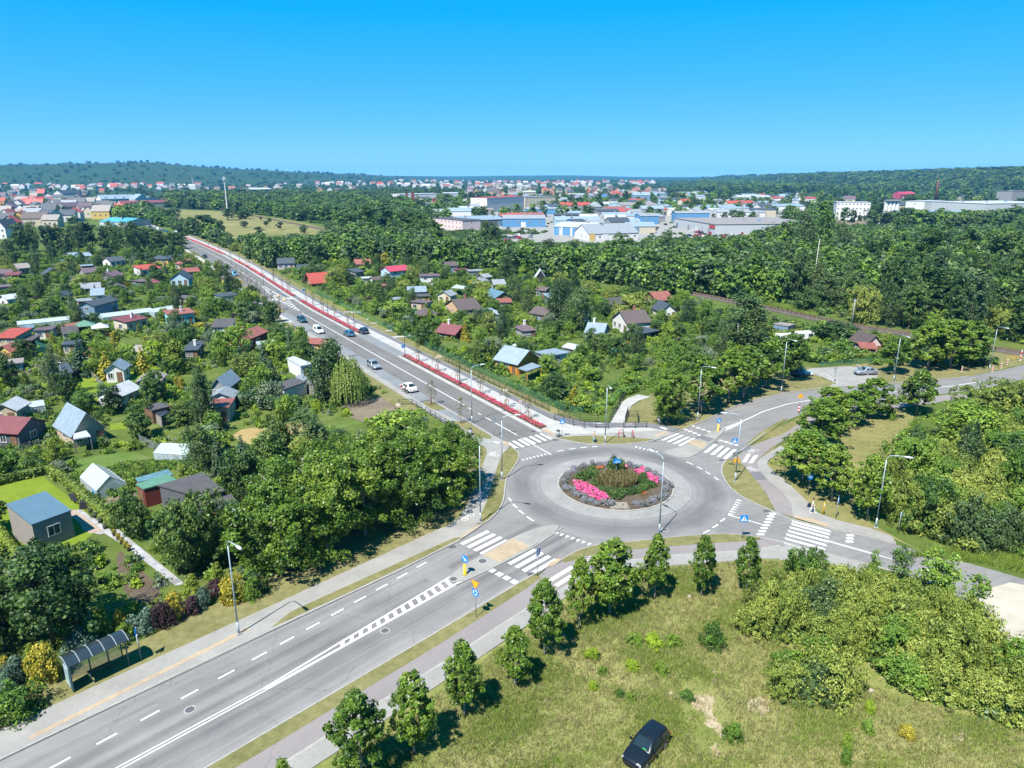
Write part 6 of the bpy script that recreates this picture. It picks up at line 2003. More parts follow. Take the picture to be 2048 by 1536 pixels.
# scrub on the right, in front of and behind the east road
for zone, n, dm, kk in [
 ([(1500,1268),(1540,1225),(1600,1198),(1680,1200),(1780,1222),(1880,1256),(1970,1310),(2040,1365),(2140,1440),(2020,1440),(1900,1405),(1820,1378),(1760,1312),(1620,1292)],78,1.65,['scrub','scrub','scrub','scrubdark']),
 ([(1555,1360),(1620,1340),(1660,1370),(1640,1400),(1570,1400)],8,1.2,['scrub','scrub','scrubdark']),
 ([(1790,1050),(1760,1000),(1800,930),(1850,890),(1950,870),(2130,850),(2160,1130),(2000,1120),(1900,1090),(1840,1080)],58,2.3,['scrubdark','scrubdark','scrub','scrubdark']),
 ([(1560,1190),(1620,1175),(1660,1180),(1600,1200)],5,1.4,['scrubdark']),
]:
 for x, y in scatter(zone, n, dm):
  k = random.choice(kk)
  big = zone[0][0] == 1790
  h = random.uniform(2.6,5.0) * (1.35 if big else 1)
  r = random.uniform(1.5,2.3) * (1.25 if big else 1)
  plant(k, 'scrub_bush', x, y, h, r, 'yellow-green willow bush' if k == 'scrub' else 'dark green scrub bush','bush','scrub thicket on both sides of the east road')
LM += [('the sandy pull-in', *P(2010,1240)),('the bare sandy meadow patch', *P(1410,1420)),('the thicket tip by the pavement', *P(1640,1140)),('the east lamp post', *P(1751,1057)),('the far end of the thicket', *P(2000,1400)),('the black hatchback', *P(1290,1500)),('the mown bank', *P(1790,900))]
for a in [(1745,1165,1086,46),(1795,1180,1074,64),(1850,1192,1080,84),(1895,1212,1090,84),(1945,1240,1128,70),(1580,1145,1088,44),(1640,1150,1088,34)]:
 T('sapling','sapling_tree', *a, 'thin willow sapling with see-through crown','tree','thin saplings rising from the scrub')
# shrub border above the bus stop
for kind, bx, by, ty, w, lab in [('bush_mid',30,1440,1372,100,'big glossy green shrub left of the bus shelter'),('bush_blue',22,1372,1318,66,'blue-green shrub behind the glossy one'),('bush_yellow',92,1366,1288,68,'large golden-yellow shrub beside the bus shelter end'),('thujacone',66,1330,1288,28,'dark little thuja behind the golden-yellow shrub'),('thujacone',133,1296,1246,42,'olive thuja behind the left end of the bus shelter'),('bush_blue',160,1312,1262,62,'blue juniper behind the bus shelter roof'),('thujacone',206,1275,1210,50,'tall olive thuja behind the bus shelter'),('bush_yellow',240,1264,1222,32,'yellow bush between thuja and juniper'),('bush_mid',250,1285,1245,40,'green shrub at the right end of the bus shelter'),('bush_blue',290,1262,1218,52,'wide blue-green shrub right of the bus shelter'),('bush_purple',328,1253,1196,44,'dark purple barberry right of the blue-green shrub'),('bush_yellow',350,1238,1182,46,'golden shrub between two barberries'),('bush_purple',386,1228,1190,40,'second dark purple barberry'),('bush_blue',410,1214,1176,36,'blue shrub beside the second barberry'),('thujacone',386,1194,1150,42,'olive thuja at the end of the slab path'),('bush_purple',432,1190,1160,40,'dark purple shrub behind the lamp post'),('bush_yellow',464,1204,1148,54,'golden shrub behind the lamp post'),('thujacone',436,1170,1128,36,'olive thuja above the golden shrub by the lamp'),('bush_mid',505,1195,1150,42,'dark green shrub right of the lamp post'),('bush_blue',495,1165,1132,36,'blue-green shrub under the big maples'),('bush_dark',522,1186,1158,36,'low dark shrub in the maple shade'),('bush_yellow',12,1340,1312,26,'small yellow tuft at the photo edge'),('bush_light',262,1240,1205,44,'light green shrub under the wall edge')]:
 T(kind, 'border_shrub', bx, by, ty, w, None, 'shrub','border shrubs above the bus stop', lab)
# distinct garden shrubs
for kind, bx, by, ty, w, lab in [('bush_yellow',400,655,644,34,'flat yellow shrubs beside the turquoise house'),('bush_yellow',380,658,648,22,'small yellow shrub at the turquoise house corner'),('bush_yellow',362,778,752,24,'yellow shrub left of the tall weeping birch'),('bush_yellow',320,770,758,24,'yellow bush by the garden swing'),('bush_purple',286,775,758,22,'round dark purple bush on the lawn edge'),('bush_mid',275,750,730,22,'clipped green ball between the golden conifers'),('bush_mid',240,752,730,24,'clipped green ball right of the golden conifer'),('bush_yellow',937,685,678,14,'yellow cushion right of the maroon-roofed log cabin'),('bush_yellow',1001,690,678,12,'yellow bush in front of the brown tent-roofed cabin'),('bush_yellow',1000,674,667,14,'low yellow shrub beyond the maroon-roofed log cabin'),('bush_yellow',1652,722,712,16,'yellow shrub before the pinkish white house'),('bush_yellow',1690,722,709,18,'larger yellow shrub before the pinkish white house'),('thujacol',465,745,732,12,'small column thuja on the allotment lawn'),('bush_yellow',474,778,768,16,'lime-yellow bush by the grey rendered house'),('bush_blue',425,860,848,22,'small blue spruce bush at the birch foot'),('bush_yellow',250,1040,1020,18,'orange-yellow flowers beside the large greenhouse path'),('bush_light',290,1045,1020,26,'pale flowering shrub in the flower garden'),('bush_yellow',275,1065,1048,16,'yellow flowering clump beside the slab path'),('bush_light',230,1020,1006,24,'white flowering clump in front of the large greenhouse'),('thujacol',366,950,930,20,'round green thuja right of the cold frames'),('bush_mid',312,1105,1085,22,'leaning green bush beside the slab path')]:
 T(kind, 'garden_shrub', bx, by, ty, w, None, 'shrub', None, lab)
for x, y in scatter(WEST, 150,1.9) + scatter(EAST, 130,2.0):
 k = random.choice(['bush_mid','bush_light','bush_dark','bush_mid','bush_light','bush_dark','bush_yellow','bush_grey','thujacol','bush_lime','bush_mid','bush_purple'])
 h = random.uniform(.8,2.0)
 plant(k, 'garden_shrub', x, y, h * (1.5 if k == 'thujacol' else 1),random.uniform(.6,1.5) * (.45 if k == 'thujacol' else 1), {'bush_mid': 'green','bush_light': 'light green','bush_dark': 'dark green','bush_yellow': 'yellow','bush_grey': 'grey-green','thujacol': 'column-shaped','bush_lime': 'lime-green','bush_purple': 'dark purple'}[k] + ' garden shrub','shrub','shrubs of the allotment gardens')
# meadow bushes
for kind, bx, by, ty, w, lab in [('scrubdark',1415,1295,1245,56,'dark leafy bush alone on the meadow'),('bush_lime',1310,1290,1272,44,'wide bright green weed clump on the meadow'),('bush_light',1345,1290,1265,34,'green clump left of the lone dark bush'),('bush_light',1268,1285,1265,34,'light green clump in the meadow centre'),('bush_lime',1265,1340,1322,34,'bright clump below the meadow centre'),('bush_light',1325,1345,1322,32,'bright clump straight under the lone bush'),('bush_lime',1182,1318,1296,32,'lime clump nearest the pavement maples'),('bush_light',1205,1348,1332,22,'small lime clump on the left meadow'),('bush_lime',1186,1380,1362,22,'light green tuft by the meadow shade'),('bush_mid',1470,1482,1442,42,'round olive bush beside the bare sandy patch'),('bush_lime',1740,1425,1402,26,'bright bush in front of the thicket'),('bush_mid',1735,1462,1436,30,'grey-green bush in front of the thicket'),('bush_yellow',1812,1475,1452,40,'yellow-flowered bush in the right meadow'),('bush_light',1690,1500,1462,26,'yellowish tuft in the right meadow'),('bush_mid',1690,1530,1495,26,'dark tuft at the bottom of the right meadow'),('bush_mid',1240,1395,1380,26,'grey-green weeds above the black hatchback'),('bush_light',1260,1400,1386,20,'pale weeds above the black hatchback'),('bush_mid',1370,1395,1380,34,'low green weeds left of the sandy patch')]:
 T(kind, 'meadow_bush', bx, by, ty, w, None, 'bush', None, lab)

# beds and paths of the allotments, laid out square to the lanes
for i, (x, y) in enumerate(scatter(WEST, 80,6.0) + scatter(EAST, 70,6.0)):
 a = R(31.5 if i % 2 else 121.5) + rng.normal(0,.06)
 k = random.choice(['soil','earth','veg','veg','lawn','hay','earth','walk'])
 L, w = random.uniform(3,8),random.uniform(1.6,5)
 if k == 'walk':
  L, w = random.uniform(6,12),1.0
 f = lambda u, v: (x + math.cos(a) * u - math.sin(a) * v, y + math.sin(a) * u + math.cos(a) * v)
 sheet({'lawn': 'lawn','walk': 'garden_path'}.get(k, 'garden_plot'),[f(-L / 2,-w / 2),f(L / 2,-w / 2),f(L / 2,w / 2),f(-L / 2,w / 2)], .02 + .0005 * (i % 40),G[k])
# ------------------------------------------------------------------ hedges


def hedge(pl, h, w, mat, label, lm=None):
 pts = PP(pl)
 C, O = [],[]
 for i in range(len(pts) - 1):
  a, b = pts[i],pts[i + 1]
  L = math.hypot(b[0] - a[0],b[1] - a[1])
  n = int(L * h * 46)
  u, v, z = rng.uniform(0,1,n),rng.uniform(-1,1,n),rng.uniform(0,1,n) ** .8
  nx, ny = (b[1] - a[1]) / L, -(b[0] - a[0]) / L
  side = rng.uniform(size=n)
  v = np.where(side < .6,np.sign(v) * rng.uniform(.8,1.05,n),v)
  z = np.where(side >= .6,rng.uniform(.85,1.05,n),z)
  x = a[0] + (b[0] - a[0]) * u + nx * v * w / 2
  y = a[1] + (b[1] - a[1]) * u + ny * v * w / 2
  C.append(np.stack([x, y, z * h],1))
  O.append(np.stack([nx * v, ny * v, np.where(side >= .6,1,.3)],1))
 C, O = np.concatenate(C),np.concatenate(O)
 c = C.mean(0)
 c[2] = 0
 V, F, t = leaves_at(C - c, O, .24,.4)
 mb = MB()
 for i in range(len(pts) - 1):
  a, b = pts[i],pts[i + 1]
  mb.box(((a[0] + b[0]) / 2 - c[0],(a[1] + b[1]) / 2 - c[1],h * .46),(math.hypot(b[0] - a[0],b[1] - a[1]),w * .72,h * .9),math.atan2(b[1] - a[1],b[0] - a[0]))
 BV, BF = np.array(mb.v),np.array(mb.f)
 me = np_mesh('hedge', np.concatenate([V, BV]),np.concatenate([F, BF + len(V)]),mat, np.concatenate([t, np.full(len(BF),.1)]))
 o = tag(link('hedge', me, None, tuple(c)),label, 'hedge')
 if lm:
  LM.append((lm, c[0],c[1]))


for pl, h, w, m_, lab, l_ in [
 ([(100,948),(130,965),(178,1010),(232,1060)],1.3,1.0,'thuja','young thuja hedge along the right side of the bright lawn','the young lawn hedge'),([(-20,975),(40,960),(100,946)],1.3,1.0,'thuja','thuja hedge at the back of the bright lawn', None),([(-20,1050),(5,1080),(40,1130)],1.4,.9,'thuja','thuja hedge at the near left side of the bright lawn', None),
 ([(95,607),(140,603),(200,597)],1.5,1.2,'thuja','long clipped hedge in front of the pale blue cottage','the long clipped hedge'),([(40,789),(85,783)],1.6,1.5,'dark','dark block hedge beside the white garden house', None),([(300,592),(345,586),(400,577)],1.5,1.2,'dark','dark hedge with gaps below the red-brown pavilion', None),([(395,576),(430,574)],2.6,1.4,'thuja','tall thuja row by the white-blue gabled house', None),
 ([(700,548),(740,545),(765,545)],1.8,1.3,'thuja','thick hedge in front of the yellow brick-roofed cottage', None),([(740,622),(770,613),(786,609)],1.2,1.0,'mid','low clipped hedge near the avenue fence', None),([(870,650),(908,640)],1.6,1.2,'dark','dark hedge right of the orange-railed pavilion', None),([(1030,640),(1070,652)],2.6,1.6,'thuja','tall thuja group before the blue brown-roofed house', None),([(1170,628),(1212,626)],2.2,1.4,'dark','dark hedge under the golden narrow conifer', None),([(1325,648),(1358,648)],2.4,1.6,'thuja','square hedge in front of the white black-roofed house', None),([(1660,722),(1720,716),(1770,714)],1.1,1.1,'thuja','low hedge in front of the pinkish white house', None),([(1530,678),(1600,668)],1.4,1.0,'thuja','hedge in front of the grey-blue garage row', None),([(1222,812),(1242,793),(1272,783)],1.5,1.2,'mid','leafy hedge along the white concrete path', None),([(880,565),(915,567)],2.4,1.4,'thuja','bright hedge behind the pale sheet-metal shelter', None),([(0,625),(60,618),(130,610),(180,603)],1.3,1.2,'dark','dark hedge crossing below the pale blue cottage', None),([(165,545),(215,522),(255,517)],1.6,1.2,'thuja','light green hedge below the tall dark trees', None),([(435,812),(520,815),(600,828)],2.6,2.2,'dark','tall dark hedge behind the straw patch', None)]:
 hedge(pl, h, w, LF[m_],lab, l_)

# ------------------------------------------------------------------ fences, railings
STEEL = M('galvanised_steel',(.36,.41,.45),.45,.08,3,.3)
LAMPM = M('lamp_post_paint',(.40,.50,.56),.4,.06,3,.2)
DARKM = M('anthracite_paint',(.035,.037,.04),.45,.1)
GREENM = M('green_fence_paint',(.02,.12,.09),.5,.1)
MESHG = M_mesh('green_wire_mesh',(.03,.12,.07),.22)
MESHS = M_mesh('grey_wire_mesh',(.25,.27,.27),.2)


def fence(pts, h, kind, label, lm=None, step=2.5,z=0.0,cat='fence', name=None):
 """posts one by one, with netting, rails or closed panels between them"""
 c = pts[len(pts) // 2]
 root = thing(name or {'mesh': 'mesh_fence','rail': 'railing','panel': 'panel_fence','white': 'white_rail_fence','grey': 'mesh_fence','wood': 'picket_fence'}[kind],(c[0],c[1],z),0,label, cat)
 P_ = []
 for i in range(len(pts) - 1):
  a, b = pts[i],pts[i + 1]
  L = math.hypot(b[0] - a[0],b[1] - a[1])
  n = max(1,round(L / step))
  P_ += [(a[0] + (b[0] - a[0]) * k / n - c[0],a[1] + (b[1] - a[1]) * k / n - c[1]) for k in range(n)]
 P_.append((pts[-1][0] - c[0],pts[-1][1] - c[1]))
 pm = {'mesh': GREENM, 'rail': DARKM, 'panel': GREENM, 'white': FRM, 'grey': STEEL, 'wood': WM['planks']}[kind]
 w = .09 if kind == 'rail' else .07
 pme = None
 for x, y in P_:
  if pme is None:
   o = MB().box((0,0,h / 2),(w, w, h + .05)).build('post', pm, root, loc=(x, y, 0))
   pme = o.data
  else:
   link('post', pme, root, (x, y, 0))
 for i in range(len(P_) - 1):
  a, b = P_[i],P_[i + 1]
  L = math.hypot(b[0] - a[0],b[1] - a[1])
  rz = math.atan2(b[1] - a[1],b[0] - a[0])
  m = ((a[0] + b[0]) / 2,(a[1] + b[1]) / 2)
  if kind in ('rail','white'):
   mb = MB()
   for q in ((.98,.6,.3) if kind == 'rail' else (.96,.5)):
    mb.box((m[0],m[1],h * q),(L, .06 if q > .9 else .045,.06 if q > .9 else .045),rz)
   mb.build('rail', pm, root)
  elif kind in ('mesh','grey'):
   MB().box((m[0],m[1],h * .5),(L - .06,.012,h * .94),rz).build('netting', MESHG if kind == 'mesh' else MESHS, root)
  elif kind == 'panel':
   MB().box((m[0],m[1],h * .5),(L - .08,.03,h * .94),rz).build('panel', pm, root)
  else:
   for k in range(max(2,int(L / .28))):
    u = (k + .5) / max(2,int(L / .28))
    MB().box((a[0] + (b[0] - a[0]) * u, a[1] + (b[1] - a[1]) * u, h * .47),(.12,.03,h * .94),rz).build('slat', pm, root)
 if lm:
  LM.append((lm, *c))
 return root


fence([NW(6,12.6),NW(20,12.4),NW(60,12.4)],1.5,'mesh','green wire mesh fence between cycle path verge and the east gardens','the green avenue fence',2.5)
fence([NWC(60,12.8),NWC(100,12.9),NWC(150,13)],1.5,'mesh','green wire mesh fence along the far cycle path', None, 3)
fence([NW(8,10.7),NW(30,10.5),NW(47,10.6)],1.0,'rail','low dark railing along the new cycle path','the low cycle path railing',2.0)
fence([NW(34,-10.6),NWC(80,-10.8),NWC(140,-10.4)],1.5,'mesh','green wire mesh fence below the avenue embankment', None, 3)
fence([NW(1,-7.0),NW(11,-7.1),NW(18,-7.2)],1.05,'rail','dark pedestrian railing along the avenue pavement corner','the corner railing',2)
fence([NW(19,-7.4),NW(23,-7.5),NW(24,-9.5)],1.05,'rail','short dark railing with return by the lay-by', None, 2)
fence([NWC(88,-7.3),NWC(100,-7.4)],1.05,'rail','dark railing piece beside the far pavement', None, 2)
fence(PP([(1109,842),(1146,853),(1168,858),(1192,858),(1216,858)]),1.1,'rail','curved dark railing left of the white path entrance','the left path railing',2.0,.12)
fence(PP([(1247,858),(1270,858),(1293,857)]),1.1,'rail','short dark railing right of the white path entrance','the right path railing',2.0,.12)
fence(PP([(1117,831),(1160,843),(1196,845)]),1.1,'rail','dark railing behind the cycle path bend', None, 2.0,.1)
fence(PP([(1219,845),(1228,830),(1235,818),(1241,806),(1250,797)]),1.1,'rail','dark railing up the left side of the white path', None, 1.5,.1)
fence(PP([(1250,846),(1253,836),(1256,827)]),1.1,'rail','dark railing on the right side of the white path', None, 1.5,.1)
fence(PP([(1256,834),(1275,834),(1276,848)]),1.0,'rail','low dark railing around the grass beside the white path', None, 2,.08)
fence(PP([(1640,756),(1657,762),(1674,771)]),1.1,'white','white tubular rail at the parking bay entrance','the white tubular rail',1.6)
fence(PP([(-20,722),(32,716),(65,712),(100,707)]),1.7,'panel','dark green closed panel fence in the gardens','the dark green panel fence',3)
fence(PP([(60,690),(100,706)]),1.7,'panel','dark green panel fence beside the black shed', None, 2.5)
fence(PP([(172,745),(190,760),(208,778)]),1.4,'grey','grey wire mesh fence on the garden lawn', None, 2)
fence(PP([(208,782),(260,772),(330,758)]),1.2,'mesh','low green mesh fence across the garden lawns', None, 2.2)
fence(PP([(490,796),(510,806),(528,812)]),1.6,'panel','green privacy fence by the patched white shed', None, 2.5)
fence(PP([(818,625),(850,632)]),1.3,'panel','teal windbreak fence in the east gardens', None, 2.5)
fence(PP([(280,885),(320,905),(358,930)]),1.3,'grey','grey wire fence beside the vegetable rows', None, 2)
fence(PP([(40,905),(62,898),(80,893)]),1.2,'wood','weathered picket fence by the dark red gabled cabin', None, 2)
fence(PP([(150,1252),(200,1232),(260,1206),(330,1175),(372,1160)]),.5,'grey','low concrete edge with wire fence above the shrub border', None, 3)
fence(PP([(1640,735),(1720,728),(1770,724)]),1.3,'mesh','green mesh fence behind the parking bay', None, 2.5)
fence([P(1140,905 - 80),P(1165,826),P(1212,822)],1.3,'mesh','green mesh fence at the garden corner by the bend', None, 2)

# ------------------------------------------------------------------ street lamps
def lamp(bx, by, aim, h, label, arm=1.7,m=LAMPM, head=None, base=True, z=.1,xy=None):
 x, y = xy or P(bx, by)
 t = thing('street_lamp',(x, y, z),aim, label, 'street lamp','street lamps')
 MB().tube([(0,0,0),(0,0,1.2)], .1,10).build('base_sleeve', m, t, True)
 MB().tube([(0,0,1.2),(0,0,h * .6),(0,0,h - .5)],[.075,.06,.048],10).build('pole', m, t, True)
 MB().tube([(0,0,h - .5),(.06,0,h - .2),(.25,0,h),(arm * .6,0,h + .12),(arm, 0,h + .12)], .04,8).build('arm', m, t, True)
 hd = MB()
 pr = [(-.1,.07,.0),(.15,.15,.05),(.5,.17,.06),(.78,.08,.02)]
 vs = []
 for xx, w, u in pr:
  for a in range(8):
   q = 2 * math.pi * a / 8
   vs.append((arm + xx, math.cos(q) * w, h + .12 + math.sin(q) * (.09 if math.sin(q) < 0 else .06 + u)))
 hd.add(vs, [(i * 8 + j, i * 8 + (j + 1) % 8,i * 8 + 8 + (j + 1) % 8,i * 8 + 8 + j) for i in range(3) for j in range(8)] + [tuple(range(8))[::-1],tuple(range(24,32))])
 hd.build('lamp_head', M('lamp_head_grey',(.55,.58,.6),.4,.05),t, True)
 MB().box((0,0,.05),(.42,.42,.12)).build('foot', G['kerb'],t)
 return t


A46 = R(46.5)
for bx, by, aim, h, lab in [(478,1270,R(-43),9.0,'lamp post beside the bus-stop pavement'),(961,1046,R(-20),9.8,'lamp post at the foot of the west grass corner'),(1004,962,R(10),8.7,'lamp post in the west grass corner near the avenue'),(944,848,R(31),9.3,'lamp post by the first avenue grass island'),(1210,888,R(-85),9.0,'lamp post on the north grass corner'),(1318,1069,R(120),9.0,'lamp post south of the flower island among slim maples'),(1395,840,R(-40),8.9,'lamp post at the first north verge maple'),(1562,787,R(-70),10.0,'tall lamp post in the middle of the north verge'),(1751,1057,R(-25),8.7,'lamp post beside the east road verge'),(1470,964,R(165),9.0,'lamp post in the east grass corner'),(1787,764,R(-80),9.0,'lamp post opposite the solitary maple on the side road'),(1978,742,R(-75),9.0,'lamp post before the level crossing'),(1806,600,R(180),12,'lamp post rising out of the forest')]:
 lamp(bx, by, aim, h, lab)
 LM.append(('the ' + lab.split(' beside ')[0].split(' on the')[0].split(' in the')[0], *P(bx, by))) if bx in (478,) else None
SIGNPOLE = []
for t_, o_ in ((29,4.9),(55,5.0),(88,5.2),(110,5.3),(134,5.6),(158,5.2),(182,5.4),(206,5.6),(232,5.2),(256,5.4),(282,5.6),(310,5.6),(340,5.6),(375,5.6),(146,-4.4),(178,-4.4),(212,-4.5)):
 x, y = NWC(t_, o_)
 t = thing('slim_street_lamp',(x, y, .1),R(121.5 + 90 if o_ > 0 else 121.5 - 90),None, 'street lamp','slim black lamps along the avenue')
 MB().tube([(0,0,0),(0,0,1.6)], .085,8).build('base_sleeve', DARKM, t, True)
 MB().tube([(0,0,1.6),(0,0,8.4)],[.065,.045],8).build('pole', DARKM, t, True)
 MB().box((.35,0,8.42),(.95,.26,.07)).build('lamp_head', DARKM, t)
 auto(t, 'slim black avenue lamp', x, y, 'street lamp','slim black lamps along the avenue')

# ------------------------------------------------------------------ signs
def paint(name, c, r=.35):
 return M('sign_' + name, c, r, .03)


SB, SY, SW_, SR, SK = paint('blue',(.01,.25,.68)),paint('yellow',(.85,.48,.01)),paint('white',(.80,.80,.80)),paint('red',(.62,.03,.03)),paint('black',(.02,.02,.02))
SGB = paint('grey_back',(.30,.33,.35))


def disc(mb, r, z, y0,y1,n=20,m=0,poly=None):
 pts = poly or [(r * math.cos(2 * math.pi * i / n),r * math.sin(2 * math.pi * i / n)) for i in range(n)]
 k = len(pts)
 vs = [(x, y0,z + q) for x, q in pts] + [(x, y1,z + q) for x, q in pts]
 mb.add(vs, [tuple(range(k)),tuple(reversed(range(k, 2 * k)))] + [(i + k, (i + 1) % k + k, (i + 1) % k, i) for i in range(k)],m)
 return mb


def sign(xy, aim, plates, label, h=2.6,pole=True, lm=None, z=.1,post=STEEL):
 """plates: (shape, size, height); the face looks along -y turned by aim"""
 t = thing('traffic_sign',(xy[0],xy[1],z),aim, label, 'traffic sign')
 if pole:
  MB().tube([(0,.04,0),(0,.04,h)], .035,8).build('post', post, t, True)
 for kind, s, zz in plates:
  if kind == 'crossing':
   p = disc(MB(),0,zz, -.02,.0,poly=[(-s, -s),(s, -s),(s, s),(-s, s)]).build('plate', SB, t)
   disc(MB(),0,zz, -.028,-.021,poly=[(-s * .78,-s * .66),(s * .78,-s * .66),(0,s * .78)]).build('triangle', SW_, p)
   mb = MB()
   mb.box((0,-.032,zz - s * .05),(s * .16,.006,s * .42)).box((s * .02,-.032,zz + s * .28),(s * .17,.006,s * .17))
   mb.add([(-s * .32,-.034,zz - s * .58),(-s * .18,-.034,zz - s * .58),(s * .06,-.034,zz - s * .2),(-s * .06,-.034,zz - s * .2)],[(0,1,2,3)])
   mb.add([(s * .18,-.034,zz - s * .58),(s * .32,-.034,zz - s * .58),(s * .08,-.034,zz - s * .2),(-s * .04,-.034,zz - s * .2)],[(0,1,2,3)])
   mb.build('walking_figure', SK, p)
  elif kind in ('round_blue','arrow','ring','cycle'):
   p = disc(MB(),s, zz, -.02,0).build('plate', SB, t)
   mb = MB()
   if kind == 'arrow':                  # white arrow pointing down to the right
    def R2(pts):
     c, q = math.cos(R(-45)),math.sin(R(-45))
     return [(x * c - y * q, -.026,zz + x * q + y * c) for x, y in pts]
    mb.add(R2([(-s * .75,-s * .14),(s * .15,-s * .14),(s * .15,s * .14),(-s * .75,s * .14)]),[(0,1,2,3)])
    mb.add(R2([(s * .1,-s * .45),(s * .75,0),(s * .1,s * .45)]),[(0,1,2)])
   elif kind == 'ring':                 # three arrows chasing round
    for k in range(3):
     a0 = k * 2.094
     for j in range(5):
      a, b = a0 + j * .26,a0 + (j + 1) * .26
      mb.add([(math.cos(q) * rr, -.026,zz + math.sin(q) * rr) for q, rr in ((a, s * .42),(a, s * .64),(b, s * .64),(b, s * .42))],[(0,1,2,3)])
     e = a0 + 1.3
     mb.add([(math.cos(e) * s * .28,-.027,zz + math.sin(e) * s * .28),(math.cos(e) * s * .78,-.027,zz + math.sin(e) * s * .78),(math.cos(e + .45) * s * .53,-.027,zz + math.sin(e + .45) * s * .53)],[(0,1,2)])
   else:
    for cx in (-s * .36,s * .36):
     for i in range(10):
      a, b = i * .628,(i + 1) * .628
      mb.add([(cx + math.cos(q) * rr, -.026,zz - s * .12 + math.sin(q) * rr) for q, rr in ((a, s * .2),(a, s * .28),(b, s * .28),(b, s * .2))],[(0,1,2,3)])
    mb.box((0,-.026,zz + s * .18),(s * .6,.006,s * .08))
   if mb.v:
    mb.build('arrow' if kind != 'cycle' else 'bicycle', SW_, p)
  elif kind in ('give_way','warning'):
   f = -1 if kind == 'give_way' else 1
   tri = lambda k: [(-s * k, -s * .6 * k * f),(s * k, -s * .6 * k * f),(0,s * 1.13 * k * f)]
   p = disc(MB(),0,zz, -.02,0,poly=tri(1) if f > 0 else list(reversed(tri(1)))).build('plate', SR if kind == 'warning2' else SY, t)
   mb = MB()
   q = tri(1)
   e = tri(.86)
   for i in range(3):
    j = (i + 1) % 3
    mb.add([(q[i][0],-.026,zz + q[i][1]),(q[j][0],-.026,zz + q[j][1]),(e[j][0],-.026,zz + e[j][1]),(e[i][0],-.026,zz + e[i][1])],[(0,1,2,3)])
   mb.build('border', SR, p)
   if kind == 'warning':
    MB().box((-s * .14,-.027,zz - s * .12),(s * .1,.006,s * .7)).box((s * .14,-.027,zz - s * .12),(s * .1,.006,s * .7)).build('symbol', SK, p)
  elif kind == 'no_entry':
   p = disc(MB(),s, zz, -.02,0).build('plate', SR, t)
   disc(MB(),s * .78,zz, -.028,-.021).build('field', SW_, p)
   MB().box((0,-.032,zz),(s * .8,.006,s * .3)).build('symbol', SK, p)
  elif kind == 'back':
   disc(MB(),s, zz, -.02,0).build('plate', SGB, t)
  elif kind == 'square_back':
   disc(MB(),0,zz, -.02,0,poly=[(-s, -s),(s, -s),(s, s),(-s, s)]).build('plate', SGB, t)
  elif kind == 'blue_plate':
   disc(MB(),0,zz, -.02,0,poly=[(-s, -s),(s, -s),(s, s),(-s, s)]).build('plate', SB, t)
  elif kind == 'bollard':
   MB().tube([(0,0,0),(0,0,.12),(0,0,.16),(0,0,s)],[.2,.2,.14,.14],12).build('bollard', SY, t, True)
  elif kind == 'stripes':
   for i in range(5):
    MB().box((0,-.02,zz - .6 + i * .25),(.26,.05,.25)).build('stripe', SR if i % 2 == 0 else SW_, t)
 if lm:
  LM.append((lm, *xy))
 return t


F0 = 0.0
sign(P(1124,876),R(0),[('crossing', .36,2.5)],'blue pedestrian crossing sign beside the avenue flower bed end', lm='the north crossing sign')
sign(P(1466.5,914),R(0),[('crossing', .38,2.3)],'blue pedestrian crossing sign by the east grass corner tip')
sign(P(1484,1079),R(0),[('crossing', .42,2.4)],'blue pedestrian crossing sign above the last slim maple', lm='the south-east crossing sign')
sign(P(930,1151),R(-38),[('arrow', .42,1.75),('bollard',1.2,0)],'round blue keep-right sign on a yellow bollard on the front refuge', h=2.1,lm='the keep-right bollard', pole=True)
sign(P(951.5,1237),R(-40),[('give_way', .5,3.4),('ring', .42,2.55)],'orange give-way triangle over a blue roundabout sign by the front road', h=3.6,lm='the roundabout sign')
sign(P(1076,1153),R(58),[('crossing', .38,2.6)],'blue crossing sign seen edge-on by the front zebra')
sign(P(988,874),R(121.5 + 90),[('square_back', .36,2.5)],'grey-blue back of a crossing sign beside the avenue', lm='the sign back by the avenue')
sign(P(1040.5,832),R(20),[('no_entry', .34,2.4)],'round red-rimmed no-overtaking sign in the pink flower bed')
sign(P(1471,952),R(0),[('warning', .55,2.2)],'orange warning triangle in the east grass corner', h=2.5,lm='the orange warning triangle')
sign(P(1486,801),R(-10),[('warning', .5,3.0),('stripes', .3,1.0)],'yellow warning triangle with striped board on the north verge', h=3.4)
sign(P(1597,828),R(-15),[('warning', .5,3.0),('stripes', .3,1.0)],'yellow warning triangle with striped board at the east maple clump', h=3.4)
sign(P(1436,863),R(10),[('arrow', .38,1.7),('bollard',1.15,0)],'keep-right sign on a yellow bollard on the side road refuge', h=2.1,lm='the side road bollard')
sign(P(1616,992),R(10),[('cycle', .42,2.5)],'round blue cycle path sign below the broad east maple', lm='the round cycle sign')
sign(P(1672,1038),R(70),[('blue_plate', .36,2.4)],'blue sign seen edge-on near the yellow hydrant post')
sign(P(1796,1069),R(65),[('round_blue', .36,2.4)],'blue round sign seen edge-on at the thicket beside the east road')
sign(P(1402,832),R(150),[('back', .36,2.4),('square_back', .3,3.1)],'grey round sign back under the north verge maples')
sign(P(1357,852),R(170),[('square_back', .38,2.3)],'grey square sign back beside the wide low maple')
sign(P(961.6,1043),R(70),[('blue_plate', .3,2.5),('blue_plate', .3,3.2)],'blue plates on the lamp post of the west grass corner', pole=False)
sign(NW(55,4.6),R(31),[('round_blue', .4,2.3)],'round blue sign on the slim lamp by the parking bay', pole=False)
sign(NWC(143,7.2),R(31),[('blue_plate', .36,2.5)],'blue sign by the far avenue crossing', lm='the far crossing sign')
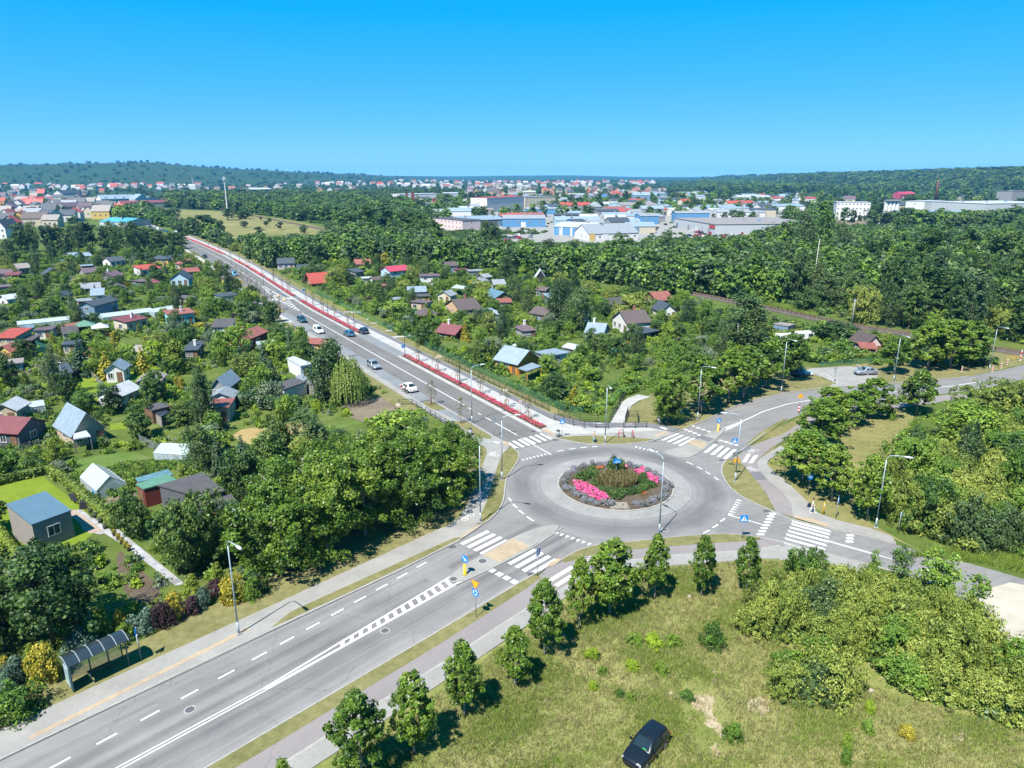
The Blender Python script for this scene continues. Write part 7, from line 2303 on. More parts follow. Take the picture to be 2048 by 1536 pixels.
for t_, q in ((141.5,.5),(149.5,.4)):
 sign(NWC(t_, q),R(31),[('arrow', .35,1.6),('bollard',1.1,0)],'yellow refuge bollard at the %s side of the far avenue crossing' % ('near' if t_ < 145 else 'far'),h=2.0)
sign(P(1668,764),R(0),[('square_back', .3,2.6),('square_back', .22,1.9)],'grey information sign behind the white tubular rail', h=3)
sign(P(1733,768),R(60),[('square_back', .22,1.6)],'small edge-on sign under the silver car', h=2)
# roundabout name sign on the island: blue three-sided board on a post
x, y = P(1231.5,957)
t = thing('island_sign',(x, y, .15),R(12),'blue three-sided street-name board on a post in the flower island','sign')
MB().tube([(0,0,0),(0,0,2.4)], .04,8).build('post', STEEL, t, True)
for k in range(3):
 MB().box((.3 * math.sin(k * 2.094),-.3 * math.cos(k * 2.094),2.3),(1.02,.04,.36),k * 2.094).build('board', SB, t)
MB().box((0,-.325,2.3),(.7,.01,.09)).build('lettering_strip', SW_, t)
# odds and ends by the crossings
x, y = P(1116,875)
t = thing('litter_bin',(x, y, .12),.3,'grey litter bin beside the north crossing sign','bin')
MB().tube([(0,0,0),(0,0,.95)],[.26,.29],12).build('body', SGB, t, True)
MB().tube([(0,0,.95),(0,0,1.08)],[.31,.2],12).build('lid', DARKM, t, True)
x, y = NW(12,-6.9)
t = thing('litter_bin',(*P(941,872),.12),.3,'grey litter bin at the corner railing of the avenue','bin')
MB().tube([(0,0,0),(0,0,1.0)],[.26,.29],12).build('body', SGB, t, True)
MB().tube([(0,0,1.0),(0,0,1.1)],[.31,.2],12).build('lid', DARKM, t, True)
x, y = P(1242,876)
t = thing('barrier_hoop',(x, y, .13),0,'red tubular hoop barrier standing on the north grass corner','barrier')
MB().tube([(-.38,0,0),(-.36,0,.95),(-.22,0,1.2),(.22,0,1.2),(.36,0,.95),(.38,0,0)], .055,8).build('hoop', SR, t, True)
MB().tube([(-.36,0,.55),(.36,0,.55)], .045,8).build('crossbar', SR, t, True)
x, y = P(1265,877)
t = thing('barrier_post',(x, y, .13),.2,'red edge-on barrier post right of the hoop','barrier')
MB().tube([(0,-.3,0),(0,-.28,1.0),(0,0,1.2),(0,.28,1.0),(0,.3,0)], .055,8).build('hoop', SR, t, True)
MB().tube([(0,-.28,.55),(0,.28,.55)], .045,8).build('crossbar', SR, t, True)
x, y = P(1646,1031)
t = thing('marker_post',(x, y, .05),.2,'yellow hydrant marker post on the east verge','post')
MB().tube([(0,0,0),(0,0,1.5),(0,0,1.62)],[.075,.075,.03],10).build('post', SY, t, True)
MB().box((0,-.08,1.3),(.16,.02,.2)).build('plate', SW_, t)
LM.append(('the yellow hydrant post', x, y))
for i, (bx, by) in enumerate([(1776,813),(1780,815),(1773,816)]):
 x, y = P(bx, by)
 t = thing('barrier_post',(x, y, .1),0,None, 'post','red-white posts on the east cycle path')
 for k in range(4):
  MB().tube([(0,0,k * .28),(0,0,(k + 1) * .28)], .05,8).build('band', SR if k % 2 else SW_, t)
 auto(t, 'red-white barrier post', x, y, 'post','red-white posts on the east cycle path')
for i, (bx, by) in enumerate([(1923,744),(1984,744),(2002,737),(2014,730),(2040,722)]):
 x, y = P(bx, by)
 t = thing('marker_post',(x, y, 0),0,None, 'post','white-red posts before the level crossing')
 hh = 2.4 if i == 4 else 1.2
 for k in range(5):
  MB().box((0,0,hh * (k + .5) / 5),(.22,.1,hh / 5)).build('band', SR if k % 2 else SW_, t)
 auto(t, 'tall red-white level-crossing post' if i == 4 else 'white marker post with red bands', x, y, 'post','white-red posts before the level crossing')
fence(PP([(2014,722),(2028,721),(2040,720)]),1.0,'white','yellow tube barrier beside the level crossing', None, 2.5,name='barrier_rail')
bpy.context.view_layer.update()
for o in [o for o in COL.objects if o.name.startswith('barrier_rail')]:
 for ch in o.children:
  ch.data = ch.data.copy()
  ch.data.materials[0] = SY
# poles in the woods
for bx, by, ty, r, lab, mt in ((1370,588,546,.16,'pale concrete pole in the railway wood', WM['grey']),(1622,603,478,.12,'tall pale leaning trunk in the forest', BIRCHB),(1703,652,598,.2,'grey concrete utility pole beside the rails', WM['grey']),(1129 , 522,498,.14,'thin concrete pole at the yard edge', WM['grey'])):
 x, y = P(bx, by)
 h = HGT((bx, by),ty)
 t = thing('utility_pole',(x, y, 0),0,lab, 'pole')
 MB().tube([(0,0,0),(.02 * h if 'trunk' in lab else 0,0,h)],[r, r * .7],8).build('pole', mt, t, True)
 if 'trunk' not in lab:
  MB().box((0,0,h - .3),(1.4,.12,.12)).build('crossarm', mt, t)

# ------------------------------------------------------------------ bus shelter and stop
def shelter():
 a, c = P(147,1389),P(262,1334)
 L = math.hypot(c[0] - a[0],c[1] - a[1])
 rz = math.atan2(c[1] - a[1],c[0] - a[0])
 t = thing('bus_shelter',(a[0],a[1], .12),rz, 'long bus shelter with curved dark roof and green-grey frame','bus shelter')
 fr = M('shelter_frame',(.05,.12,.13),.45,.1)
 gl = M_mesh('shelter_glass',(.22,.28,.28),.25)
 D, H = 1.45,2.35
 for x in (.08,L * .42,L * .74,L - .08):
  MB().box((x, D - .1,H / 2),(.09,.09,H)).build('post', fr, t)
 MB().box((.08,.1,H / 2),(.1,.1,H)).build('post', fr, t)
 MB().box((L - .08,.1,H / 2),(.09,.09,H)).build('post', fr, t)
 MB().box((L / 2,.05,H + .02),(L, .1,.14)).box((L / 2,D - .05,H + .1),(L, .08,.1)).build('beam', fr, t)
 prof = [(-.25,H + .1),(.15,H + .34),(.6,H + .46),(1.05,H + .42),(1.5,H + .22),(1.62,H + .1)]
 rm = M('smoked_roof_glass',(.028,.04,.05),.18,.2,.8,spec=.6)
 nb = 5
 ro = bpy.data.objects.new('roof', None)
 COL.objects.link(ro)
 ro.parent = t
 for i in range(nb):
  m = MB()
  x0,x1 = -.1 + (L + .2) * i / nb + .035,-.1 + (L + .2) * (i + 1) / nb - .035
  for j in range(5):
   p, q = prof[j],prof[j + 1]
   m.add([(x0,p[0],p[1]),(x1,p[0],p[1]),(x1,q[0],q[1]),(x0,q[0],q[1]),(x0,p[0],p[1] + .03),(x1,p[0],p[1] + .03),(x1,q[0],q[1] + .03),(x0,q[0],q[1] + .03)],[(3,2,1,0),(4,5,6,7),(0,1,5,4),(2,3,7,6)])
  m.build('roof_pane', rm, ro)
 rib = M('roof_rib',(.28,.31,.33),.4,.05)
 for i in range(nb + 1):
  x = -.1 + (L + .2) * i / nb
  MB().tube([(x, y, z + .03) for y, z in prof], .035,6).build('rib', rib, ro)
 m = MB()
 m.add([(L + .1,y, z) for y, z in prof] + [(L + .1,prof[-1][0],H - .05),(L + .1,prof[0][0],H - .05)],[tuple(range(8))])
 m.build('end_panel', FRM, t)
 for i in range(3):
  xs = (.12,L * .42,L * .74,L - .12)
  MB().box(((xs[i] + xs[i + 1]) / 2,D - .1,1.2),(xs[i + 1] - xs[i] - .1,.012,1.9)).build('glass_pane', gl, t)
 ad = MB().box((.08,D / 2,1.15),(.12,D - .25,2.0)).build('advert_case', fr, t)
 MB().box((.0,D / 2,1.2),(.03,D - .45,1.7)).build('poster', M('poster_print',(.38,.52,.55),.3,.45,1.6),ad)
 be = bpy.data.objects.new('bench', None)
 COL.objects.link(be)
 be.parent = t
 for k in range(3):
  MB().box((L * .55,D - .55 + .13 * k, .46),(L * .42,.1,.05)).build('slat', WM['brown'],be)
 for x in (L * .38,L * .72):
  MB().box((x, D - .42,.22),(.06,.36,.44)).build('leg', fr, be)
 LM.append(('the bus shelter', a[0] + 2,a[1] + 2))
 x, y = P(283,1322)
 t = thing('bus_stop_sign',(x, y, .12),R(20),'bus stop pole with grey-blue flag plate right of the bus shelter','bus stop sign')
 MB().tube([(0,0,0),(0,0,3.1)], .04,8).build('post', STEEL, t, True)
 MB().box((.0,-.28,2.8),(.04,.55,.5)).build('flag_plate', SB, t)
 MB().box((.0,-.2,2.2),(.04,.35,.5)).build('timetable', SW_, t)


shelter()

# ------------------------------------------------------------------ cars
TYRE = M('tyre_rubber',(.02,.02,.022),.85,.1)
RIM = M('alloy_rim',(.42,.43,.45),.35,.1,3,.6)
CGL = M('car_glass',(.018,.03,.035),.06,.2,1,spec=.7)
LAMPW = M('headlight_glass',(.42,.45,.48),.15,.05)
LAMPR = M('tail_light',(.40,.02,.02),.25,.1)
TRIM = M('black_trim',(.02,.02,.022),.6,.1)


def paintm(n, c, metal=.25):
 return M('car_paint_' + n, c, .28,.04,1.5,metal, coat=.6)


CP = dict(black=paintm('black',(.012,.014,.02)),silver=paintm('silver',(.46,.49,.53),.5),white=paintm('white',(.76,.77,.78),0),blue=paintm('blue',(.05,.19,.34)),navy=paintm('navy',(.02,.04,.085)),teal=paintm('teal',(.02,.10,.14)),red=paintm('red',(.48,.03,.03)),sky=paintm('sky_blue',(.10,.38,.62)),grey=paintm('grey',(.16,.17,.18)),green=paintm('green',(.05,.22,.10),.1),orange=paintm('orange',(.62,.22,.03),0))
CARMESH = {}


def lerp(t, tab):
 return float(np.interp(t, [a for a, _ in tab],[b for _, b in tab]))


SHAPES = {  # stations along the length: lower body top, roof line, with cabin from c0 to c1
 'hatch': dict(L=3.95,W=1.72,H=1.5,hood=.86,belt=.93,c0=.30,r0=.46,r1=.90,c1=.985,deck=.92),
 'estate': dict(L=4.6,W=1.78,H=1.47,hood=.84,belt=.92,c0=.31,r0=.45,r1=.88,c1=.985,deck=.93),
 'sedan': dict(L=4.6,W=1.8,H=1.43,hood=.84,belt=.92,c0=.30,r0=.43,r1=.70,c1=.86,deck=.96),
 'van': dict(L=4.4,W=1.8,H=1.84,hood=.98,belt=1.05,c0=.20,r0=.36,r1=.96,c1=.995,deck=1.05),
}


def car_meshes(shape, col):
 key = (shape, col)
 if key in CARMESH:
  return CARMESH[key]
 s = SHAPES[shape]
 L, W_, H = s['L'],s['W'],s['H']
 X = lambda u: L / 2 - u * L                  # u=0 at the nose (+x)
 # lower body: rings across the width at stations
 us = [0,.02,.07,.16,s['c0'], .45,.62,s['c1'] - .06,.93,.98,1.0]
 top = [(0,.58),(.02,.68),(.07,.76),(.16,s['hood'] - .03),(s['c0'],s['hood'] + .04),(.45,s['belt']),(s['c1'] - .06,s['belt'] + .02),(.93,s['deck']),(.98,s['deck'] - .08),(1,s['deck'] - .2)]
 hw = [(0,.68),(.02,.78),(.07,.9),(.16,.97),(.4,1.0),(.8,.99),(.93,.94),(.98,.86),(1,.78)]
 body = MB()
 n = 12
 for u in us:
  t_, w = lerp(u, top),lerp(u, hw) * W_ / 2
  zb = .2 if .06 < u < .95 else .3
  ring = [(w * .86,zb),(w * .97,zb + .12),(w, zb + (t_ - zb) * .55),(w * .97,t_ - .1),(w * .90,t_ - .015),(w * .55,t_ + .02)]
  ring = ring + [(-a, b) for a, b in reversed(ring)]
  body.v += [(X(u),a, b) for a, b in ring]
 for i in range(len(us) - 1):
  for j in range(n):
   body.f.append((i * n + j, i * n + (j + 1) % n, (i + 1) * n + (j + 1) % n, (i + 1) * n + j))
   body.m.append(0)
 body.f += [tuple(range(n))[::-1],tuple(range((len(us) - 1) * n, len(us) * n))]
 body.m += [0,0]
 # cabin shell: belt outline to roof outline
 cab = [(s['c0'],s['hood'] + .0,.90),(s['r0'],H, .74),((s['r0'] + s['r1']) / 2,H + .03,.75),(s['r1'],H - .03,.71),(s['c1'],s['deck'] - .02,.84)]
 b0 = lambda u: (W_ / 2 * .93,lerp(u, top) - .04)
 sec = []
 for u, z, k in cab:
  w, zb = b0(u)
  sec.append([(X(u),w, zb),(X(u),W_ / 2 * k, z - .07),(X(u),W_ / 2 * k * .86,z),(X(u),-W_ / 2 * k * .86,z),(X(u),-W_ / 2 * k, z - .07),(X(u),-w, zb)])
 k0 = len(body.v)
 for r in sec:
  body.v += r
 for i in range(4):
  for j in range(5):
   body.f.append((k0 + i * 6 + j, k0 + i * 6 + j + 1,k0 + (i + 1) * 6 + j + 1,k0 + (i + 1) * 6 + j))
   body.m.append(0)

 def mesh(mb, name, mat, sm=True):
  me = bpy.data.meshes.new(name)
  me.from_pydata(mb.v, [],mb.f)
  me.materials.append(mat)
  if sm:
   me.polygons.foreach_set('use_smooth',[True] * len(me.polygons))
   if hasattr(me, 'set_sharp_from_angle'):
    me.set_sharp_from_angle(angle=R(38))
  me.update()
  return me

 def lift(p, q, r_, s_, e=.018):              # glass quad just proud of a panel, shrunk inside its frame
  c = sum((Vector(v) for v in (p, q, r_, s_)),Vector()) / 4
  nrm = (Vector(q) - Vector(p)).cross(Vector(s_) - Vector(p)).normalized()
  if nrm.dot(c - Vector((0,0,.7))) < 0:
   nrm = -nrm
  return [c + (Vector(v) - c) * .88 + nrm * e for v in (p, q, r_, s_)]
 parts = [('body', mesh(body, 'body', CP[col]),(0,0,0))]
 g = MB()
 g.add(lift(sec[0][1],sec[0][4],sec[1][3],sec[1][2]) if False else lift((X(s['c0'] + .01),W_ * .42,s['hood'] + .04),(X(s['c0'] + .01),-W_ * .42,s['hood'] + .04),sec[1][3],sec[1][2], .03),[(0,1,2,3)])
 parts.append(('windscreen', mesh(g, 'windscreen', CGL),(0,0,0)))
 g = MB()
 g.add(lift(sec[3][2],sec[3][3],(X(s['c1']),-W_ * .38,s['deck'] + .02),(X(s['c1']),W_ * .38,s['deck'] + .02),.03),[(0,1,2,3)])
 parts.append(('rear_window', mesh(g, 'rear_window', CGL),(0,0,0)))
 for sg in (1,-1):
  a, b = (0,1) if sg > 0 else (5,4)
  um = s['r0'] + (s['r1'] - s['r0']) * .48
  zt = H - .1
  for u0,u1,ua, ub in ((s['c0'] + .08,um - .012,s['r0'] + .005,um - .012),(um + .012,min(s['c1'] - .05,.93),um + .012,s['r1'] - .005)):
   if shape == 'van' and u0 > .5:
    continue
   g = MB()
   g.add(lift((X(u0),sg * W_ / 2 * .93,lerp(u0,top)),(X(u1),sg * W_ / 2 * .93,lerp(u1,top)),(X(ub),sg * W_ / 2 * .745,zt),(X(ua),sg * W_ / 2 * .745,zt),.03),[(0,1,2,3)])
   parts.append(('side_window', mesh(g, 'side_window', CGL),(0,0,0)))
  g = MB()
  g.box((X(.035),sg * W_ * .36,.635),(.12,.26,.1),0,0,.8)
  parts.append(('headlight', mesh(g, 'headlight', LAMPW, False),(0,0,0)))
  g = MB().box((X(.985),sg * W_ * .37,.74),(.1,.2,.3))
  parts.append(('tail_light', mesh(g, 'tail_light', LAMPR, False),(0,0,0)))
  g = MB().box((X(s['c0'] + .09),sg * (W_ / 2 + .08),s['belt'] + .05),(.12,.2,.14))
  parts.append(('wing_mirror', mesh(g, 'wing_mirror', CP[col],False),(0,0,0)))
 g = MB().box((X(.0) + .01,0,.42),(.05,W_ * .5,.16))
 parts.append(('grille', mesh(g, 'grille', TRIM, False),(0,0,0)))
 g = MB().box((X(1.0) - .01,0,.6),(.03,.52,.11))
 parts.append(('number_plate', mesh(g, 'number_plate', FRM, False),(0,0,0)))
 ty = mesh(MB().tube([(0,-.1,0),(0,-.08,0),(0,.08,0),(0,.1,0)],[.27,.31,.31,.27],16),'tyre', TYRE)
 ri = mesh(MB().tube([(0,-.108,0),(0,.108,0)], .19,12),'rim', RIM)
 parts.append(('wheels',(ty, ri),[(X(.19),W_ / 2 - .1),(X(.19),-W_ / 2 + .1),(X(.8),W_ / 2 - .1),(X(.8),-W_ / 2 + .1)]))
 CARMESH[key] = parts
 return parts


def car(x, y, rz, shape, col, label, group=None, z=.03,simple=False, autol=False):
 t = thing('parked_car',(x, y, z),rz, None if autol else label, 'car' if shape != 'van' else 'van', group)
 if autol:
  auto(t, label, x, y, 'car', group)
 for nm, me, at in car_meshes(shape, col):
  if nm == 'wheels':
   for wx, wy in at:
    w = bpy.data.objects.new('wheel', me[0])
    COL.objects.link(w)
    w.parent = t
    w.location = (wx, wy, .31)
    if not simple:
     link('rim', me[1],w)
  elif not (simple and nm in ('grille','number_plate','wing_mirror')):
   link(nm, me, t)
 return t


D_NW = R(121.5)
c = P(1291,1507)
hb = car(c[0],c[1],R(228),'hatch','black','black hatchback parked on the meadow at the bottom edge', z=.05)
g = MB().box((.62,.28,1.0),(.2,.3,.02))
g.build('windscreen_card', M('green_card',(.1,.75,.12),.5),hb)
LM.append(('the parked hatchback', *c))
for px, py, rz, sh, co, lab in [(748,736,D_NW + math.pi, 'estate','silver','silver estate car in the avenue lay-by'),(817,781,D_NW + .05,'sedan','white','white saloon car parked in the avenue lay-by with people beside it'),(604,644,D_NW + math.pi, 'estate','teal','dark teal estate car in the upper lay-by'),(637,666,D_NW + math.pi, 'van','white','white van parked behind the large birch'),(698,671,D_NW, 'estate','blue','blue-grey car driving up the avenue'),(727,667,D_NW, 'hatch','navy','dark navy car at the top of the parking bay'),(469,552,D_NW + math.pi, 'van','sky','bright blue van far down the avenue'),(410,515,D_NW + math.pi, 'sedan','navy','small dark car at the far avenue bend'),(1731,749,R(188),'sedan','silver','silver saloon with raised bonnet in the side road bay'),(1604,750,R(-20),'hatch','white','white car half hidden under the north verge maples'),(1590,752,R(-20),'hatch','navy','dark car under the north verge maples')]:
 a = P(px, py)
 o = car(a[0],a[1],rz, sh, co, lab, z=.12 if 'lay-by' in lab or 'bay' in lab else .03)
 if 'bonnet' in lab:
  m = MB()
  m.add([(1.35,-.72,.92),(1.35,.72,.92),(1.75,.68,1.75),(1.75,-.68,1.75),(1.30,-.72,.95),(1.30,.72,.95),(1.70,.68,1.78),(1.70,-.68,1.78)],[(0,1,2,3),(7,6,5,4),(0,3,7,4),(1,5,6,2),(3,2,6,7),(0,4,5,1)])
  m.build('raised_bonnet', CP['white'],o)
 LM.append(('the ' + lab.split(' in the')[0].split(' parked')[0].split(' driving')[0].split(' far down')[0].split(' at the')[0].split(' with')[0].split(' half')[0].split(' under')[0], *a))
k = 0
for i, (px, py) in enumerate([(300,455),(308,458),(316,460),(324,462),(332,464),(352,467)]):
 a = P(px, py)
 car(a[0],a[1],R(150),'van' if i % 3 == 2 else 'sedan',['navy','silver','white','grey','blue','white'][i],['navy','silver','white','grey','blue','white'][i] + (' van' if i % 3 == 2 else ' car') + ' parked at the far avenue end','cars parked at the far avenue end', simple=True, autol=True)
for zone, n in (([(1010,476),(1068,472),(1066,484),(1012,486)],14),([(1370,478),(1530,476),(1500,462),(1440,466)],26),([(1575,450),(1625,448),(1622,462),(1580,462)],18),([(1400,440),(1480,438),(1475,446),(1400,448)],14),([(28,416),(60,414),(62,448),(30,450)],20),([(1710,445),(1800,444),(1795,450),(1715,450)],10)):
 for _ in range(n):
  a = P(random.uniform(min(q[0] for q in zone),max(q[0] for q in zone)),random.uniform(min(q[1] for q in zone),max(q[1] for q in zone)))
  if any(math.hypot(a[0] - c_[0],a[1] - c_[1]) < 4.5 for c_ in KEEP if c_[2] == 2.01):
   continue
  KEEP.append((*a, 2.01))
  co = random.choice(['white','white','silver','red','red','navy','grey','green'])
  car(a[0],a[1],random.choice([.3,1.87,3.44]) + random.uniform(-.1,.1),random.choice(['sedan','van','van','estate']),co, co + ' vehicle in the yard','vehicles in the industrial yards', z=.1,simple=True, autol=True)

# ------------------------------------------------------------------ people
SKIN = M('skin',(.55,.33,.23),.55,.08,8)


def skin_mesh(name, J, E, mat, parent, sub=1):
 """one continuous surface grown over a jointed skeleton"""
 me = bpy.data.meshes.new(name)
 keys = list(J)
 me.from_pydata([J[k][0] for k in keys],[(keys.index(a),keys.index(b)) for a, b in E],[])
 me.materials.append(mat)
 o = link(name, me, parent)
 m = o.modifiers.new('skin','SKIN')
 m.use_smooth_shade = True
 for i, k in enumerate(keys):
  r = J[k][1]
  v = me.skin_vertices[0].data[i]
  v.radius = r if isinstance(r, tuple) else (r, r)
  v.use_root = (i == 0)
 if sub:
  s = o.modifiers.new('sub','SUBSURF')
  s.levels = s.render_levels = sub
 return o


def person(xy, rz, label, top, legs, hair, pose='stand', z=.1,h=1.72,skirt=False, hat=None):
 t = thing('person',(xy[0],xy[1],z),rz, label, 'person')
 k = h / 1.75
 st = {'stand': (.0,.0),'walk': (.22,-.2),'sit': (.42,.42)}[pose]
 low = .42 if pose == 'sit' else .0
 hip = .93 - low
 J = {'pelvis': ((0,0,hip),(.145,.10)),'waist': ((0,0,hip + .2),(.125,.09)),'chest': ((0,.0,hip + .4),(.16,.11)),'neck': ((0,-.01,hip + .56),.055),'chin': ((0,-.03,hip + .63),.07),'head': ((0,-.025,hip + .72),(.082,.1)),'crown': ((0,-.01,hip + .80),.06),'nose': ((0,-.125,hip + .70),.016)}
 E = [('pelvis','waist'),('waist','chest'),('chest','neck'),('neck','chin'),('chin','head'),('head','crown'),('head','nose')]
 cl_arm, cl_leg = {}, {}
 for s, sg, sw in (('l',1,st[0]),('r',-1,st[1])):
  J['sh' + s] = ((sg * .2,0,hip + .47),.062)
  J['el' + s] = ((sg * .25,.04 + sw * .25,hip + .2),.043)
  J['wr' + s] = ((sg * .26,-.04 - sw * .3,hip - .03),.03)
  J['pa' + s] = ((sg * .265,-.06 - sw * .35,hip - .1),(.02,.036))
  E += [('chest','sh' + s),('sh' + s, 'el' + s),('el' + s, 'wr' + s),('wr' + s, 'pa' + s)]
  for f, (dx, ln) in enumerate(((-.03,.07),(-.01,.085),(.012,.08),(.032,.062))):
   J[f'f{f}{s}'] = ((sg * .268,-.075 - sw * .35 + dx, hip - .14),.0095)
   J[f'g{f}{s}'] = ((sg * .262,-.085 - sw * .35 + dx, hip - .1 - ln),.008)
   E += [('pa' + s, f'f{f}{s}'),(f'f{f}{s}', f'g{f}{s}')]
  J['th' + s] = ((sg * .245,-.1 - sw * .3,hip - .105),.01)
  E.append(('wr' + s, 'th' + s))
  if pose == 'sit':
   J['hp' + s] = ((sg * .1,-.05,hip - .03),.09)
   J['kn' + s] = ((sg * .12,-.46,hip + .02),.06)
   J['an' + s] = ((sg * .12,-.44,.08),.04)
   J['to' + s] = ((sg * .13,-.6,.04),.035)
  else:
   J['hp' + s] = ((sg * .1,0,hip - .08),.092)
   J['kn' + s] = ((sg * .11,-.03 - sw * .8,.5),.06)
   J['an' + s] = ((sg * .11,.03 - sw * 1.1,.09),.04)
   J['to' + s] = ((sg * .12,-.12 - sw * 1.1,.04),.035)
  E += [('pelvis','hp' + s),('hp' + s, 'kn' + s),('kn' + s, 'an' + s),('an' + s, 'to' + s)]
 J = {a: (tuple(c * k for c in p),r) for a, (p, r) in J.items()}
 skin_mesh('body', J, E, SKIN, t)
 g = lambda r, e: (r[0] + e, r[1] + e) if isinstance(r, tuple) else r + e
 sh = {a: (J[a][0],g(J[a][1], .016)) for a in ('waist','pelvis','chest','shl','shr','ell','elr')}
 skin_mesh('shirt', sh, [('waist','pelvis'),('waist','chest'),('chest','shl'),('chest','shr'),('shl','ell'),('shr','elr')],M('cloth_' + top[0],top[1], .9,.12,6),t)
 tr = {a: (J[a][0],g(J[a][1], .018)) for a in ('pelvis','hpl','hpr','knl','knr','anl','anr')}
 skin_mesh('skirt' if skirt else 'trousers', tr, [('pelvis','hpl'),('pelvis','hpr'),('hpl','knl'),('hpr','knr'),('knl','anl'),('knr','anr')],M('cloth_' + legs[0],legs[1], .9,.12,6),t)
 if skirt:
  c = Vector(J['pelvis'][0])
  MB().tube([(0,0,c.z + .08),(0,0,c.z - .25),(0,-.05,.28)],[.16,.22,.3],14).build('skirt_hem', M('cloth_' + legs[0],legs[1]),t, True)
 hp = Vector(J['head'][0])
 hb_ = MB()
 for i in range(6):
  for j in range(10):
   th, ph = math.pi * .62 * i / 5,2 * math.pi * j / 10
   hb_.v.append((hp.x + .1 * math.sin(th) * math.cos(ph),hp.y + .03 + .115 * math.sin(th) * math.sin(ph),hp.z + .03 + .115 * math.cos(th)))
 for i in range(5):
  for j in range(10):
   hb_.f.append((i * 10 + j, i * 10 + (j + 1) % 10,(i + 1) * 10 + (j + 1) % 10,(i + 1) * 10 + j))
   hb_.m.append(0)
 hb_.build('hair', M('hair_' + hair[0],hair[1], .7,.2,10),t, True)
 for sg in (-1,1):
  MB().box((hp.x + sg * .03,hp.y - .095,hp.z + .012),(.022,.012,.012)).build('eye', TRIM, t)
  MB().box((J['to' + ('l' if sg > 0 else 'r')][0][0],J['to' + ('l' if sg > 0 else 'r')][0][1] + .03,.045),(.09,.26,.09),0,0,.8).build('shoe', M('shoe_white',(.6,.6,.6)),t)
 return t


DBR, BLO = ('dark',(.03,.02,.015)),('blond',(.35,.22,.1))
person(P(1188,886),R(100),'woman in orange top and long grey-teal skirt walking past the north lamp post',('orange',(.72,.33,.22)),('teal',(.22,.33,.33)),BLO, 'walk', .13,skirt=True)
person(P(1624,1027),R(60),'man dressed all in white walking along the east pavement',('white',(.80,.79,.77)),('whitet',(.74,.72,.70)),DBR, 'walk', .12,1.8)
bx_ = P(1620,1019)
t = thing('shoulder_bag',(bx_[0] + .05,bx_[1] + .45,.12),.3,'navy bag beside the man in white','bag')
MB().box((0,0,.22),(.42,.2,.44),0,0,.85).build('bag_body', paint('navy',(.02,.03,.08)),t)
MB().tube([(-.12,0,.44),(-.08,0,.62),(.08,0,.62),(.12,0,.44)], .015,6).build('strap', TRIM, t)
person(P(803,786),R(40),'person in a red and pink top behind the white saloon car',('red',(.50,.10,.12)),('whitep',(.72,.70,.68)),BLO, 'stand', .12)
person(P(811,789),R(-60),'person in dark navy clothes beside the white saloon car',('navy',(.02,.03,.06)),('navyt',(.025,.03,.05)),DBR, 'stand', .12)
a = P(1317,845)
person(a, R(10),'person in a blue shirt sitting in the shade beside the wide low maple',('blue',(.05,.16,.45)),('paleshorts',(.55,.53,.5)),DBR, 'sit', .02)
t = thing('stool',(a[0],a[1] + .03,.02),0,'small dark stool under the person in the blue shirt','stool')
MB().box((0,0,.37),(.42,.36,.05)).build('seat', TRIM, t)
for sx in (-1,1):
 for sy in (-1,1):
  MB().box((sx * .17,sy * .14,.17),(.04,.04,.36)).build('leg', TRIM, t)

# ------------------------------------------------------------------ young staked trees along the avenue
STAKE = M('tree_stake',(.33,.17,.12),.85,.2)
DW = M_leaf('sparse_young_leaves',(.06,.09,.02),(.13,.16,.04),(.28,.16,.06),.3)
YC = [crown('young_crown', DW, 'ovoid',4.3,1.0,1.7,30,9,.17,clr=.3) for _ in range(3)]
YT = trunk_mesh('young_trunk',4.2,.04,1.6,10,.9)
for i, (t_, o_) in enumerate([(6,5.3),(13,5.4),(22,5.5),(31,5.4),(40,5.5),(49,5.4),(95,5.9),(106,6.0),(117,6.0),(128,6.2),(160,6.3),(172,6.4),(188,6.4),(10,-4.8),(21,-4.7),(125,-4.4),(136,-4.4),(152,-4.4),(160,-4.4),(172,-4.4),(192,-4.4),(205,-4.4)]):
 x, y = NWC(t_, o_)
 root = thing('young_tree',(x, y, .1),rng.uniform(0,6),None, 'tree','staked young trees along the avenue')
 link('crown', YC[i % 3],root)
 link('trunk', YT, root)
 for k in range(3):
  q = k * 2.094
  MB().box((.38 * math.cos(q),.38 * math.sin(q),.75),(.07,.07,1.5)).build('stake', STAKE, root)
 m = MB()
 for k in range(3):
  q, q2 = k * 2.094,(k + 1) * 2.094
  m.tube([(.38 * math.cos(q),.38 * math.sin(q),1.4),(.38 * math.cos(q2),.38 * math.sin(q2),1.4)], .03,4)
 m.build('crossbar', STAKE, root)
 auto(root, 'staked young tree', x, y, 'tree','staked young trees along the avenue')

